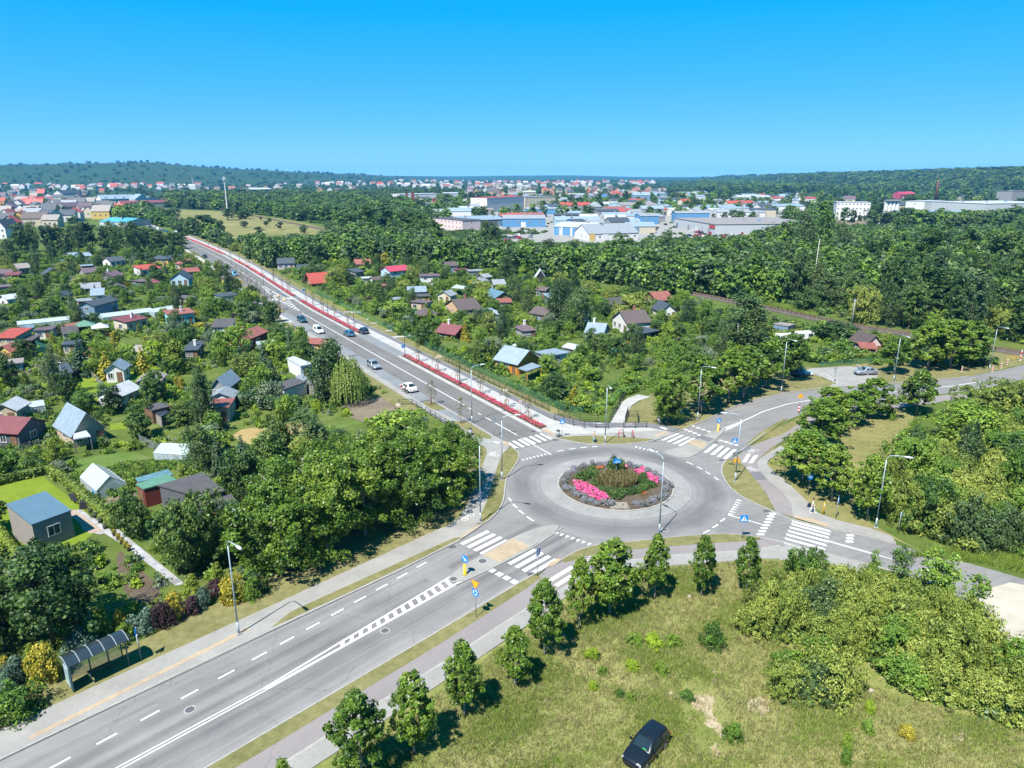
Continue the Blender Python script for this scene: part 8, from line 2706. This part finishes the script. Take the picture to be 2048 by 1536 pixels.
# ------------------------------------------------------------------ flowers
def petals(poly, n, h, mat, leafmat, name, z=.15,size=.17,leaf_share=.25,strip=None):
 if strip:
  a, b, q0,q1 = strip
  p = np.array([NWC(rng.uniform(a, b),rng.uniform(q0,q1)) for _ in range(n)])
 else:
  xs, ys = [a for a, _ in poly],[b for _, b in poly]
  p = np.stack([rng.uniform(min(xs),max(xs),n * 3),rng.uniform(min(ys),max(ys),n * 3)],1)
  p = p[inpoly(p, poly)][:n]
 cx, cy = p.mean(0)
 zz = z + rng.uniform(.35,1,len(p)) * h * (.75 + .25 * np.sin(p[:, 0] * 3.1) * np.sin(p[:, 1] * 2.7))
 C = np.stack([p[:, 0] - cx, p[:, 1] - cy, zz],1)
 V, F, t = leaves_at(C, np.repeat([[0,-.2,1.0]],len(C),0),size, .4,.8)
 mi = (rng.uniform(size=len(C)) < leaf_share).astype(int)
 me = np_mesh(name, V, F, [mat, leafmat],t, mi)
 o = link(name, me, None, (cx, cy, 0))
 o['kind'] = 'stuff'
 return o


for a, b, q0,q1 in ((1.5,55.5,4.6,6.0),(84,139,4.4,5.9),(149,196,4.4,5.9),(200,232,4.4,5.9),(236,268,4.4,5.9),(296,412,4.2,6.0)):
 if a > 150 and a < 210:
  pass
 L = [t for t in np.linspace(a, b, 8)]
 poly = [NWC(t, q0) for t in L] + [NWC(t, q1) for t in reversed(L)]
 ribbon('flower_bed',[NWC(t, q0 - .05) for t in L],[NWC(t, q1 + .05) for t in L], .125,G['soil'], .1)
 petals(None, int((b - a) * (78 if a < 100 else 54 if a < 160 else 28)),.42,LF['crimson'],LF['mid'],'crimson_flowers', .13,.19 if a < 150 else .34,.2,(a, b, q0 + .05,q1 - .05))
ci = lambda pl: PP([(x, y) for x, y in pl])
petals(ci([(1146,966),(1158,965),(1190,980),(1214,993),(1219,1003),(1205,1006),(1175,997),(1152,983)]),1500,.5,LF['pink'],LF['mid'],'pink_flowers', .15,.2,.12)
petals(ci([(1268,945),(1285,940),(1302,950),(1317,962),(1315,972),(1300,968),(1282,957)]),1300,.5,LF['pink'],LF['mid'],'pink_flowers', .15,.2,.12)
petals(ci([(1243,933),(1250,932),(1257,940),(1247,942)]),260,.45,LF['pink'],LF['mid'],'pink_flowers', .15,.2,.12)
petals(ci([(1160,946),(1185,938),(1208,935),(1208,941),(1180,946),(1162,951)]),420,.35,LF['red'],LF['mid'],'red_flowers', .15,.17,.4)
petals(ci([(1278,988),(1292,985),(1296,991),(1284,995)]),90,.3,LF['red'],LF['mid'],'red_flowers', .15,.15,.4)
k = 0
for i in range(58):
 a = i * 2 * math.pi / 58 + rng.uniform(-.05,.05)
 if -1.75 < (a if a < math.pi else a - 2 * math.pi) < -1.42:
  continue
 r = 6.35 + rng.uniform(-.45,.45)
 plant('lav','lavender_clump', CEN[0] + r * math.cos(a),CEN[1] + r * math.sin(a),rng.uniform(.35,.65),rng.uniform(.34,.6),'grey-purple lavender clump','shrub','lavender ring of the roundabout island', z=.13)
LM += [('the blue island sign', *P(1231,957)),('the pink flower patch', *P(1180,990)),('the second pink flower patch', *P(1295,960)),('the brown reed clump', *P(1232,965)),('the island cobble patch', *P(1237,1012))]
for px, py, r, h in [(1160,962,1.0,.9),(1172,957,1.1,1.0),(1184,950,1.0,1.0),(1192,957,1.0,.9),(1188,972,.8,.6),(1205,985,.9,.6),(1222,990,1.0,.7),(1235,996,1.1,.8),(1243,990,.9,.7),(1262,988,1.0,.6),(1275,985,1.0,.6),(1287,980,.9,.6),(1283,968,.9,.9),(1292,972,.9,.8),(1302,975,.8,.7),(1286,962,.8,1.0),(1226,945,1.0,1.9),(1240,944,.9,1.5)]:
 x, y = P(px, py)
 plant('cushion','island_shrub', x, y, h, r * .85,'dark green cushion shrub','shrub','dark cushion shrubs of the roundabout island', z=.13)
n = 2600
a, r = rng.uniform(0,6.28,n),np.sqrt(rng.uniform(0,1,n))
C = np.stack([P(1234,968)[0] + np.cos(a) * r * 2.5,P(1234,968)[1] + np.sin(a) * r * 1.9],1)
hh = rng.uniform(.6,1.25,n)
w = np.full(n, .035)
ang = rng.uniform(0,6.28,n)
lean = rng.normal(0,.16,(n, 2))
V = np.stack([np.stack([C[:, 0] + np.cos(ang) * w, C[:, 1] + np.sin(ang) * w, np.full(n, .14)],1),np.stack([C[:, 0] - np.cos(ang) * w, C[:, 1] - np.sin(ang) * w, np.full(n, .14)],1),np.stack([C[:, 0] + lean[:, 0] - np.cos(ang) * w, C[:, 1] + lean[:, 1] - np.sin(ang) * w, .14 + hh],1),np.stack([C[:, 0] + lean[:, 0] + np.cos(ang) * w, C[:, 1] + lean[:, 1] + np.sin(ang) * w, .14 + hh],1)],1).reshape(-1,3)
o = link('reed_grass', np_mesh('reed_grass', V, np.arange(4 * n).reshape(n, 4),LF['reed'],rng.uniform(0,1,n)))
o['kind'] = 'stuff'
x, y = P(1238,1013)
isl = bpy.data.objects['island_soil']
cob = None
for i in range(48):                              # cobble patch set in the island soil
 q = (x + (i % 8 - 3.5) * .27 + rng.uniform(-.07,.07),y + (i // 8 - 2.5) * .3 + rng.uniform(-.08,.08),.13)
 if cob is None:
  o = MB().box((0,0,.03),(.3,.27,.09),.2,0,.7).build('cobble', M('field_stone',(.30,.28,.24),.9,.3,4),isl, loc=q)
  cob = o.data
 else:
  link('cobble', cob, isl, q, rng.uniform(0,3))

# ------------------------------------------------------------------ boulders, slabs, garden clutter
STONE = M('pale_boulder',(.40,.34,.28),.9,.22,1.5)
for bx, by, w, lab in [(878,716,1.9,'largest pale boulder on the cycle path verge'),(1011,783,1.5,'flat pale boulder by the low railing'),(797,812,1.4,'pink boulder at the end of the bare earth patch'),(735,640,1.1,'small boulder by the far garden gate'),(556,620,1.1,'small stone on the left embankment'),(1378,1194,.6,'flat stone at the foot of the slimmest maple'),(1742,1382,.55,'pale rock at the thicket edge')]:
 x, y = P(bx, by)
 m = MB()
 n = 9
 for i in range(5):
  th = math.pi * .5 * i / 4
  for j in range(n):
   r = w / 2 * math.cos(th) * random.uniform(.82,1.1)
   m.v.append((r * math.cos(2 * math.pi * j / n),r * .75 * math.sin(2 * math.pi * j / n),math.sin(th) * w * .36 - .05))
 for i in range(4):
  for j in range(n):
   m.f.append((i * n + j, i * n + (j + 1) % n, (i + 1) * n + (j + 1) % n, (i + 1) * n + j))
   m.m.append(0)
 tag(m.build('boulder', STONE, None, False, (x, y, .05),rng.uniform(0,3)),lab, 'boulder')
for bx, by in ((748,648),(778,663),(590,668),(552,640),(535,606),(700,602)):
 x, y = P(bx, by)
 auto(MB().box((0,0,.08),(1.6,.9,.2),R(31)).build('culvert_slab', G['walk_new'],None, False, (x, y, .08)),'pale concrete culvert slab', x, y, 'slab','concrete culvert slabs along the avenue')
# footbridges to garden gates
for a, b in (((452,562),(482,560)),((553,648),(577,645)),((786,676),(830,672)),((688,625),(726,626))):
 A, B = P(*a),P(*b)
 L = math.hypot(B[0] - A[0],B[1] - A[1])
 auto(MB().box((0,0,.1),(L, 1.6,.12),math.atan2(B[1] - A[1],B[0] - A[0])).build('garden_footpath', G['walk_new'],None, False, ((A[0] + B[0]) / 2,(A[1] + B[1]) / 2,.06)),'narrow concrete garden entrance path', *A, 'path','concrete garden entrance paths')
# loungers, barbecue cover and pots at the modern house
for bx, by, rz in ((146,1002,2.3),(152,1004,2.3)):
 pass
x, y = P(151,1004)
t = thing('sun_lounger',(x, y, .02),R(140),'black sun lounger on the bright lawn beside the modern house','sun lounger')
MB().box((0,0,.32),(1.2,.62,.08)).build('seat', TRIM, t)
m = MB()
m.add([(.6,-.31,.33),(.6,.31,.33),(1.1,.31,.75),(1.1,-.31,.75),(.6,-.31,.40),(.6,.31,.40),(1.1,.31,.82),(1.1,-.31,.82)],[(3,2,1,0),(4,5,6,7),(0,1,5,4),(2,3,7,6),(1,2,6,5),(3,0,4,7)])
m.build('backrest', TRIM, t)
for sx in (-.5,.5):
 for sy in (-.26,.26):
  MB().box((sx, sy, .15),(.05,.05,.3)).build('leg', TRIM, t)
x, y = P(174,1014)
t = thing('covered_grill',(x, y, .04),.4,'black covered garden set at the terrace corner of the modern house','garden furniture')
MB().box((0,0,.4),(1.5,1.1,.8),0,0,.8).build('cover', TRIM, t)
MB().box((.1,0,.95),(.7,.6,.3),0,0,.6).build('lid', TRIM, t)
for i, (bx, by) in enumerate([(181,1026),(190,1035),(200,1046),(210,1058),(229,1072),(237,1080),(244,1088),(252,1096),(258,1102)]):
 x, y = P(bx, by)
 t = thing('potted_plant',(x, y, .04),0,None, 'plant','potted plants along the slab path')
 MB().tube([(0,0,0),(0,0,.36)],[.16,.22],10).build('pot', TRIM, t, True)
 f = link('foliage', LIB['bush_yellow' if i > 3 else 'bush_grey'][0][0],t, (0,0,.32))
 f.scale = (.2,.2,.22)
 auto(t, 'small potted plant' if i < 4 else 'yellow-leaved potted plant', x, y, 'plant','potted plants along the slab path')
sheet('terrace',[P(132,1022),P(150,1020),P(207,1062),P(180,1068)], .05,M('timber_deck',(.36,.28,.22),.8,.15,3),.05)
x, y = P(152,745)
t = thing('trampoline',(x, y, 0),0,'round black trampoline behind the white garden house','trampoline')
MB().tube([(0,0,.78),(0,0,.8)],1.7,24).build('mat', TRIM, t, True)
ringp = [(1.8 * math.cos(i * math.pi / 12),1.8 * math.sin(i * math.pi / 12),.82) for i in range(25)]
MB().tube(ringp, .07,6).build('rim', paint('navy',(.02,.03,.08)),t)
for k in range(6):
 MB().tube([(1.75 * math.cos(k),1.75 * math.sin(k),0),(1.75 * math.cos(k),1.75 * math.sin(k),.8)], .03,6).build('leg', STEEL, t)
for bx, by, c, lab in ((291,780,'blue','blue water barrel on the lawn path'),(193,992,'blue','blue barrel inside the large greenhouse front'),(1060,713,'blue','blue barrel between the orange house and the white flat-roofed shed')):
 x, y = P(bx, by)
 t = thing('water_barrel',(x, y, 0),0,lab, 'barrel')
 MB().tube([(0,0,0),(0,0,.25),(0,0,.65),(0,0,.95)],[.27,.31,.31,.27],14).build('drum', SB, t, True)
 MB().tube([(0,0,.95),(0,0,1.0)], .29,14).build('lid', SB, t, True)
x, y = P(1037,700)
t = thing('polytunnel',(x, y, 0),R(-20),'pale green ribbed polytunnel behind the orange house','polytunnel')
tm = M('polytunnel_film',(.45,.62,.58),.3,.2,2)
for i in range(6):
 m = MB()
 for j in range(9):
  a0 = math.pi * j / 8
  m.v += [(-2.4 + i * .8 + .03,1.1 * math.cos(a0),1.5 * math.sin(a0)),(-2.4 + i * .8 + .77,1.1 * math.cos(a0),1.5 * math.sin(a0))]
 m.f += [(2 * j, 2 * j + 1,2 * j + 3,2 * j + 2) for j in range(8)]
 m.m += [0] * 8
 m.build('film_panel', tm, t, True)
for i in range(7):
 MB().tube([(-2.4 + i * .8,1.12 * math.cos(math.pi * j / 8),1.52 * math.sin(math.pi * j / 8)) for j in range(9)], .035,6).build('hoop', FRM, t)
x, y = P(1226,708)
t = thing('tank',(x, y, 0),0,'round turquoise garden tank in front of the blue-grey house with the deck','tank')
MB().tube([(0,0,0),(0,0,.9),(0,0,1.4),(0,0,1.6)],[1.0,1.05,.8,.2],16).build('drum', M('turquoise_plastic',(.05,.42,.40),.4),t, True)
MB().tube([(0,0,1.6),(0,0,1.7)], .22,10).build('lid', TRIM, t)
x, y = P(1240,690)
t = thing('garden_deck',(x, y, 0),R(15),'orange wooden deck with railing beside the blue-grey house','deck')
for i in range(9):
 MB().box((-1.8 + i * .45,0,.3),(.42,3.0,.08)).build('plank', WM['orange'],t)
MB().box((0,-1.5,.95),(4,.06,.1)).box((0,-1.5,.65),(4,.06,.1)).build('rail', WM['orange'],t)
for i in range(5):
 MB().box((-1.9 + i * .95,-1.5,.5),(.08,.08,1.0)).build('post', WM['orange'],t)
for bx, by, lab in ((1568,686,'white caravan left of the round bush on the north gardens'),(1607,681,'white caravan under the flowering tree near the garages')):
 x, y = P(bx, by)
 t = thing('caravan',(x, y, 0),R(10),lab, 'caravan')
 MB().box((0,0,1.3),(4.2,2.0,1.8),0,0,.93).build('body', WM['white'],t)
 for k in (-1,1):
  MB().box((k * 1.1,-1.0,1.5),(1.1,.05,.6)).build('window', WINM, t)
 for k in (-1,1):
  MB().tube([(0,k * .8,.32),(0,k * 1.0,.32)], .32,12).build('wheel', TYRE, t)

# ------------------------------------------------------------------ uncountable ground cover
def instancer(name, pts, scales, sources):
 """one object: plants set on its points by geometry nodes"""
 me = bpy.data.meshes.new(name)
 me.from_pydata([tuple(p) for p in pts],[],[])
 a = me.attributes.new('size','FLOAT_VECTOR','POINT')
 a.data.foreach_set('vector', np.ascontiguousarray(scales, dtype=np.float32).ravel())
 o = link(name, me)
 o['kind'] = 'stuff'
 ng = bpy.data.node_groups.new(name, 'GeometryNodeTree')
 ng.interface.new_socket('Geometry', in_out='INPUT', socket_type='NodeSocketGeometry')
 ng.interface.new_socket('Geometry', in_out='OUTPUT', socket_type='NodeSocketGeometry')
 n, l = ng.nodes, ng.links
 gi, go = n.new('NodeGroupInput'),n.new('NodeGroupOutput')
 iop = n.new('GeometryNodeInstanceOnPoints')
 gti = n.new('GeometryNodeGeometryToInstance')
 for s in reversed(sources):
  ob = bpy.data.objects.new('seed_plant', s)
  oi = n.new('GeometryNodeObjectInfo')
  oi.inputs['Object'].default_value = ob
  oi.inputs['As Instance'].default_value = True
  l.new(oi.outputs['Geometry'],gti.inputs[0])
 l.new(gi.outputs[0],iop.inputs['Points'])
 jg = n.new('GeometryNodeJoinGeometry')
 for nd in [q for q in n if q.bl_idname == 'GeometryNodeObjectInfo']:
  for lk in list(nd.outputs['Geometry'].links):
   l.remove(lk)
  l.new(nd.outputs['Geometry'],jg.inputs[0])
 n.remove(gti)
 l.new(jg.outputs[0],iop.inputs['Instance'])
 iop.inputs['Pick Instance'].default_value = True
 rv = n.new('FunctionNodeRandomValue')
 rv.data_type = 'FLOAT'
 rv.inputs[3].default_value = 6.283
 cx = n.new('ShaderNodeCombineXYZ')
 l.new(rv.outputs[1],cx.inputs[2])
 l.new(cx.outputs[0],iop.inputs['Rotation'])
 na = n.new('GeometryNodeInputNamedAttribute')
 na.data_type = 'FLOAT_VECTOR'
 na.inputs[0].default_value = 'size'
 l.new(na.outputs[0],iop.inputs['Scale'])
 l.new(iop.outputs[0],go.inputs[0])
 md = o.modifiers.new('scatter','NODES')
 md.node_group = ng
 return o


# far woods: outside the built areas, spacing grows with distance
N = 72000
r = np.exp(rng.uniform(math.log(235),math.log(5200),N))
az = rng.uniform(R(-46),R(46),N)
p = np.stack([r * np.sin(az),r * np.cos(az)],1)
zc = p[:, 1] * _c + CAM_H * _s
px = 1024 + FPX * p[:, 0] / zc
py = 768 - FPX * (p[:, 1] * _s - CAM_H * _c) / zc
pp = np.stack([px, py],1)
ok = np.ones(N, bool)
open_ = [
 [(-400,436),(200,436),(330,455),(420,480),(480,520),(640,600),(900,800),(-400,900)],                      # west gardens
 [(270,412),(470,422),(650,450),(655,472),(560,486),(470,492),(400,470),(330,445)],  # field
 [(480,560),(560,542),(760,530),(1000,548),(1180,560),(1400,600),(1560,625),(1640,650),(2300,760),(2300,1000),(480,1000)],
 [(-200,384),(330,384),(335,412),(210,440),(130,452),(-200,470)],                      # town
 [(1000,470),(1110,468),(1180,480),(1290,482),(1240,490),(1050,490)],
]
for q in open_:
 ok &= ~inpoly(pp, q)
thin = [([(-200,360),(1345,360),(1345,376),(430,386),(-200,386)], .14),([(760,386),(1660,384),(1660,440),(1640,452),(1520,462),(1430,474),(1290,480),(1180,470),(1010,462),(860,458),(830,420)], .1),([(-200,365),(430,364),(430,385),(-200,386)], .28),([(500,360),(1340,362),(1340,375),(900,379),(500,371)], .25),([(890,376),(1345,376),(1300,398),(930,396)], .35),([(1640,385),(2048,385),(2060,446),(1990,440),(1800,446),(1650,456)], .1),([(620,388),(760,388),(800,415),(690,415)], .5),([(330,372),(780,368),(780,393),(640,390),(330,392)], .4),([(-200,384),(330,384),(335,412),(130,452),(-200,470)], .0)]
u = rng.uniform(size=N)
for q, keep in thin:
 ok &= ~(inpoly(pp, q) & (u > keep))
tw = [((-200,384),(330,384),(335,412),(210,440),(130,452),(-200,470))]
p, r, pp = p[ok],r[ok],pp[ok]
K = np.array([k for k in KEEP])
far = np.ones(len(p),bool)
for x, y, q in K:
 far &= np.hypot(p[:, 0] - x, p[:, 1] - y) > q + 2.5
far &= ~blocked(p)
tr = np.array(TREES)
cells = set((int(a // 5),int(b // 5)) for a, b in tr)
far &= np.array([(int(a // 5),int(b // 5)) not in cells for a, b in p])
p, r = p[far],r[far]
pz = np.array([hill(a, b) for a, b in p])
fh = rng.uniform(.42,1.25,len(p)) * np.clip(1 + (r - 600) / 3500,.8,1.7)
cap = np.array([ceil_h(a, b) if d < 640 else 99 for (a, b),d in zip(p, r)])
fh = np.minimum(fh, np.maximum(cap, 2.0) / 11)
lowz = inpoly(np.array([Q(a, b) for a, b in p]),[(-300,358),(1400,358),(1400,398),(-300,392)])
fh = np.where(lowz, fh * .55,fh)
fr = np.maximum(fh, .45) * rng.uniform(.85,1.35,len(p)) * np.clip(1 + (r - 400) / 2200,.9,2.4)
fcm = [crown('far_crown', LF[k],kk, 11,3.9,.2,52,15,1.1,lobes=3,clr=.26) for k, kk in (('dark','tall'),('mid','tall'),('mid','round'),('birch','tall'),('pine','pine'),('mid','round'),('dark','round'),('birch','round'))]
pts = np.stack([p[:, 0],p[:, 1],pz - .3],1)
instancer('far_forest', pts, np.stack([fr, fr, fh],1),fcm)
oa = np.concatenate([rng.uniform(R(-66),R(-36),1800),rng.uniform(R(36),R(66),1800)])
orr = np.sqrt(rng.uniform(55 ** 2,420 ** 2,3600))
op = np.stack([orr * np.sin(oa),orr * np.cos(oa)],1)
oq = np.array([Q(a, b)[0] for a, b in op])
op = op[~blocked(op) & ~inpoly(op, meadow) & ((oq < -170) | (oq > 2230))]
oh = rng.uniform(.35,1.0,len(op))
instancer('outer_woods', np.stack([op[:, 0],op[:, 1],np.zeros(len(op))],1),np.stack([oh * 1.1,oh * 1.1,oh],1),fcm)
# trees left standing between the town houses and halls
N = 420
q = np.stack([rng.uniform(-60,430,N),rng.uniform(383,470,N)],1)
q = q[inpoly(q, [(-60,384),(330,384),(420,400),(400,415),(300,412),(210,440),(130,452),(-60,470)])]
w_ = np.array([P(a, b) for a, b in q])
okk = ~blocked(w_)
for x, y, e in K:
 okk &= np.hypot(w_[:, 0] - x, w_[:, 1] - y) > e + 2
w_ = w_[okk]
s_ = rng.uniform(.5,1.0,len(w_))
instancer('town_greenery', np.stack([w_[:, 0],w_[:, 1],np.zeros(len(w_))],1),np.stack([s_ * 1.2,s_ * 1.2,s_ * .85],1),fcm)


# undergrowth and perennials in the gardens
def in_zone(zone, n):
 w = PP(zone)
 xs, ys = [a for a, _ in w],[b for _, b in w]
 p = np.stack([rng.uniform(min(xs),max(xs),n * 3),rng.uniform(min(ys),max(ys),n * 3)],1)
 p = p[inpoly(p, w)]
 p = p[~blocked(p)][:n]
 ok = np.ones(len(p),bool)
 for x, y, e in KEEP:
  ok &= np.hypot(p[:, 0] - x, p[:, 1] - y) > e * .62
 return p[ok]


gcm = [crown('perennial', LF[k],'dome', .9,.8,.02,20,16,.2,lobes=3,clr=.35) for k in ('mid','light','mid','dark','greeng','dark','mid','grey','lime','mid','light','mid')]
g1 = np.concatenate([in_zone(WEST, 13000),in_zone(EAST, 10500)])
g1 = g1[np.sin(g1[:, 0] * .23 + 1.3 * np.sin(g1[:, 1] * .17)) + np.cos(g1[:, 1] * .21) > -.95]
sc = rng.uniform(.4,1.35,len(g1))
instancer('garden_greenery', np.stack([g1[:, 0],g1[:, 1],np.zeros(len(g1))],1),np.stack([sc, sc, sc * rng.uniform(.6,1.3,len(g1))],1),gcm)
vr = []
A_, B_, C_ = P(150,950),P(330,915),P(200,968)
for i in range(15):
 for j in range(46):
  u, v = i / 14,j / 45
  q = (A_[0] + (B_[0] - A_[0]) * v + (C_[0] - A_[0]) * u + rng.normal(0,.08),A_[1] + (B_[1] - A_[1]) * v + (C_[1] - A_[1]) * u + rng.normal(0,.08))
  if rng.uniform() < .86:
   vr.append(q)
vr = np.array(vr)
vs_ = rng.uniform(.28,.5,len(vr)) * (1 + .5 * np.sin(vr[:, 1] * 1.7))
instancer('vegetable_rows', np.stack([vr[:, 0],vr[:, 1],np.full(len(vr),.02)],1),np.stack([vs_, vs_, vs_ * 1.1],1),gcm[:5])
ucm = [crown('undergrowth_bush', LF[k],'dome',1.8,1.6,.02,30,18,.36,lobes=4,clr=.3) for k in ('mid','dark','birch','mid','light')]
g2 = np.concatenate([in_zone([(1060,530),(1400,580),(1640,632),(2140,705),(2140,560),(1700,540),(1300,510)],1500),in_zone([(480,520),(560,538),(760,525),(1010,545),(1060,530),(760,470),(480,500)],600),in_zone([(620,580),(800,665),(1000,740),(1110,790),(1100,815),(960,755),(800,680),(620,595)],60),
                     in_zone([(1420,615),(1640,655),(1990,712),(2000,730),(1780,735),(1560,720),(1420,690)],260)])
sc = rng.uniform(.5,1.3,len(g2))
instancer('undergrowth', np.stack([g2[:, 0],g2[:, 1],np.zeros(len(g2))],1),np.stack([sc, sc, sc * rng.uniform(.7,1.2,len(g2))],1),ucm)
# thicket fill so the ground does not show between the scrub bushes
g3 = np.concatenate([in_zone([(1500,1268),(1540,1225),(1600,1185),(1680,1165),(1780,1190),(1880,1228),(1970,1290),(2040,1345),(2140,1440),(2020,1440),(1900,1405),(1820,1378),(1760,1312),(1620,1292)],420),in_zone([(1800,1060),(1770,1000),(1810,930),(1850,890),(1950,870),(2160,850),(2160,1135),(2000,1125),(1900,1095)],300)])
sc = rng.uniform(.6,1.2,len(g3))
instancer('thicket_fill', np.stack([g3[:, 0],g3[:, 1],np.zeros(len(g3))],1),np.stack([sc, sc, sc],1),[crown('thicket_bush', LF[k],'dome',1.8,1.6,.02,36,26,.24,lobes=4,clr=.3) for k in ('willow','willow','mid','dark')])


def grass(name, zone_pts, n, h, mat, w=.02,clump=5,poly=None, density=None):
 P_ = poly or PP(zone_pts)
 xs, ys = [a for a, _ in P_],[b for _, b in P_]
 c = np.stack([rng.uniform(min(xs),max(xs),n * 2),rng.uniform(min(ys),max(ys),n * 2)],1)
 c = c[inpoly(c, P_)]
 if density is not None:
  c = c[density(c) > rng.uniform(0,1,len(c))]
 c = c[:n]
 hh = np.repeat(rng.uniform(.4,1.0,len(c)) * h, clump)
 tt_ = np.clip(np.repeat(rng.normal(.5,.2,len(c)),clump) + rng.normal(0,.12,len(c) * clump),0,1)
 c = np.repeat(c, clump, 0) + rng.normal(0,.12,(len(c) * clump, 2))
 m = len(c)
 a = rng.uniform(0,6.28,m)
 ln = rng.normal(0,.4,(m, 2)) * hh[:, None]
 d = np.stack([np.cos(a),np.sin(a)],1) * w
 z0 = np.full(m, .03)
 V = np.stack([np.column_stack([c + d, z0]),np.column_stack([c - d, z0]),np.column_stack([c + ln, z0 + hh])],1).reshape(-1,3)
 o = link(name, np_mesh(name, V, np.arange(3 * m).reshape(m, 3),mat, tt_))
 o['kind'] = 'stuff'
 return o


mdw = [P(*q) for q in [(640,1560),(800,1440),(1055,1260),(1150,1190),(1262,1143),(1432,1128),(1600,1122),(1700,1150),(1500,1260),(1640,1330),(1800,1400),(2080,1470),(2120,1620),(640,1620)]]
for i, pl in enumerate([[(1388,1396),(1402,1384),(1420,1390),(1432,1402),(1424,1418),(1434,1440),(1446,1460),(1452,1480),(1440,1476),(1426,1458),(1408,1444),(1398,1424),(1386,1412)],[(1330,1390),(1345,1380),(1356,1392),(1348,1410),(1336,1404)],[(1420,1345),(1432,1338),(1434,1362),(1424,1372)],[(1490,1400),(1530,1396),(1552,1420),(1530,1430),(1500,1420)],[(1900,1462),(1945,1466),(1940,1484),(1905,1480)],[(1425,1488),(1440,1484),(1436,1512),(1426,1506)]]):
 q = []
 for a, b in smooth(PP(pl),2,True):
  q.append((a + rng.normal(0,.16),b + rng.normal(0,.16)))
 sheet('bare_patch', q, .034 + .002 * i, G['bare'])
sandy = lambda c: np.clip(.25 + .75 * (np.hypot((c[:, 0] - P(1410,1430)[0]) / 1.6,(c[:, 1] - P(1410,1430)[1]) / 4) > 1),0,1)
grass('meadow_grass', None, 26000,.42,LF['dryg'], .022,4,mdw, sandy)
blot = lambda c: np.clip(.42 + .9 * np.sin(c[:, 0] * .55 + 1.5 * np.sin(c[:, 1] * .4)) * np.cos(c[:, 1] * .5 + .7),0,1) ** 2
grass('green_meadow_grass', None, 46000,.34,LF['greeng'], .024,5,mdw, lambda c: blot(c) * sandy(c))
grass('verge_grass',[(1810,1112),(1950,1125),(2060,1150),(2060,1120),(1900,1095)],1500,.8,LF['greeng'], .03,5)
grass('reed_strip',[(1530,612),(1545,608),(1640,628),(1630,636)],1600,1.3,LF['greeng'], .05,5)
grass('bank_grass',[(1500,880),(1600,840),(1800,815),(1820,870),(1700,985),(1740,1035),(1640,1010),(1540,930)],7000,.12,LF['dryg'], .03,4)

# ------------------------------------------------------------------ air
hz = bpy.data.materials.new('haze_air')
hz.use_nodes = True
n, l = hz.node_tree.nodes, hz.node_tree.links
n.clear()
out = n.new('ShaderNodeOutputMaterial')
pv = n.new('ShaderNodeVolumePrincipled')
pv.inputs['Color'].default_value = (.12,.50,.99,1)
pv.inputs['Density'].default_value = HAZE = 7e-5
pv.inputs['Anisotropy'].default_value = .0
l.new(pv.outputs[0],out.inputs['Volume'])
if HAZE:
 hb_ = MB().box((0,4000,64),(15000,11600,140)).build('haze', hz)
 hb_['kind'] = 'stuff'

finish_labels()
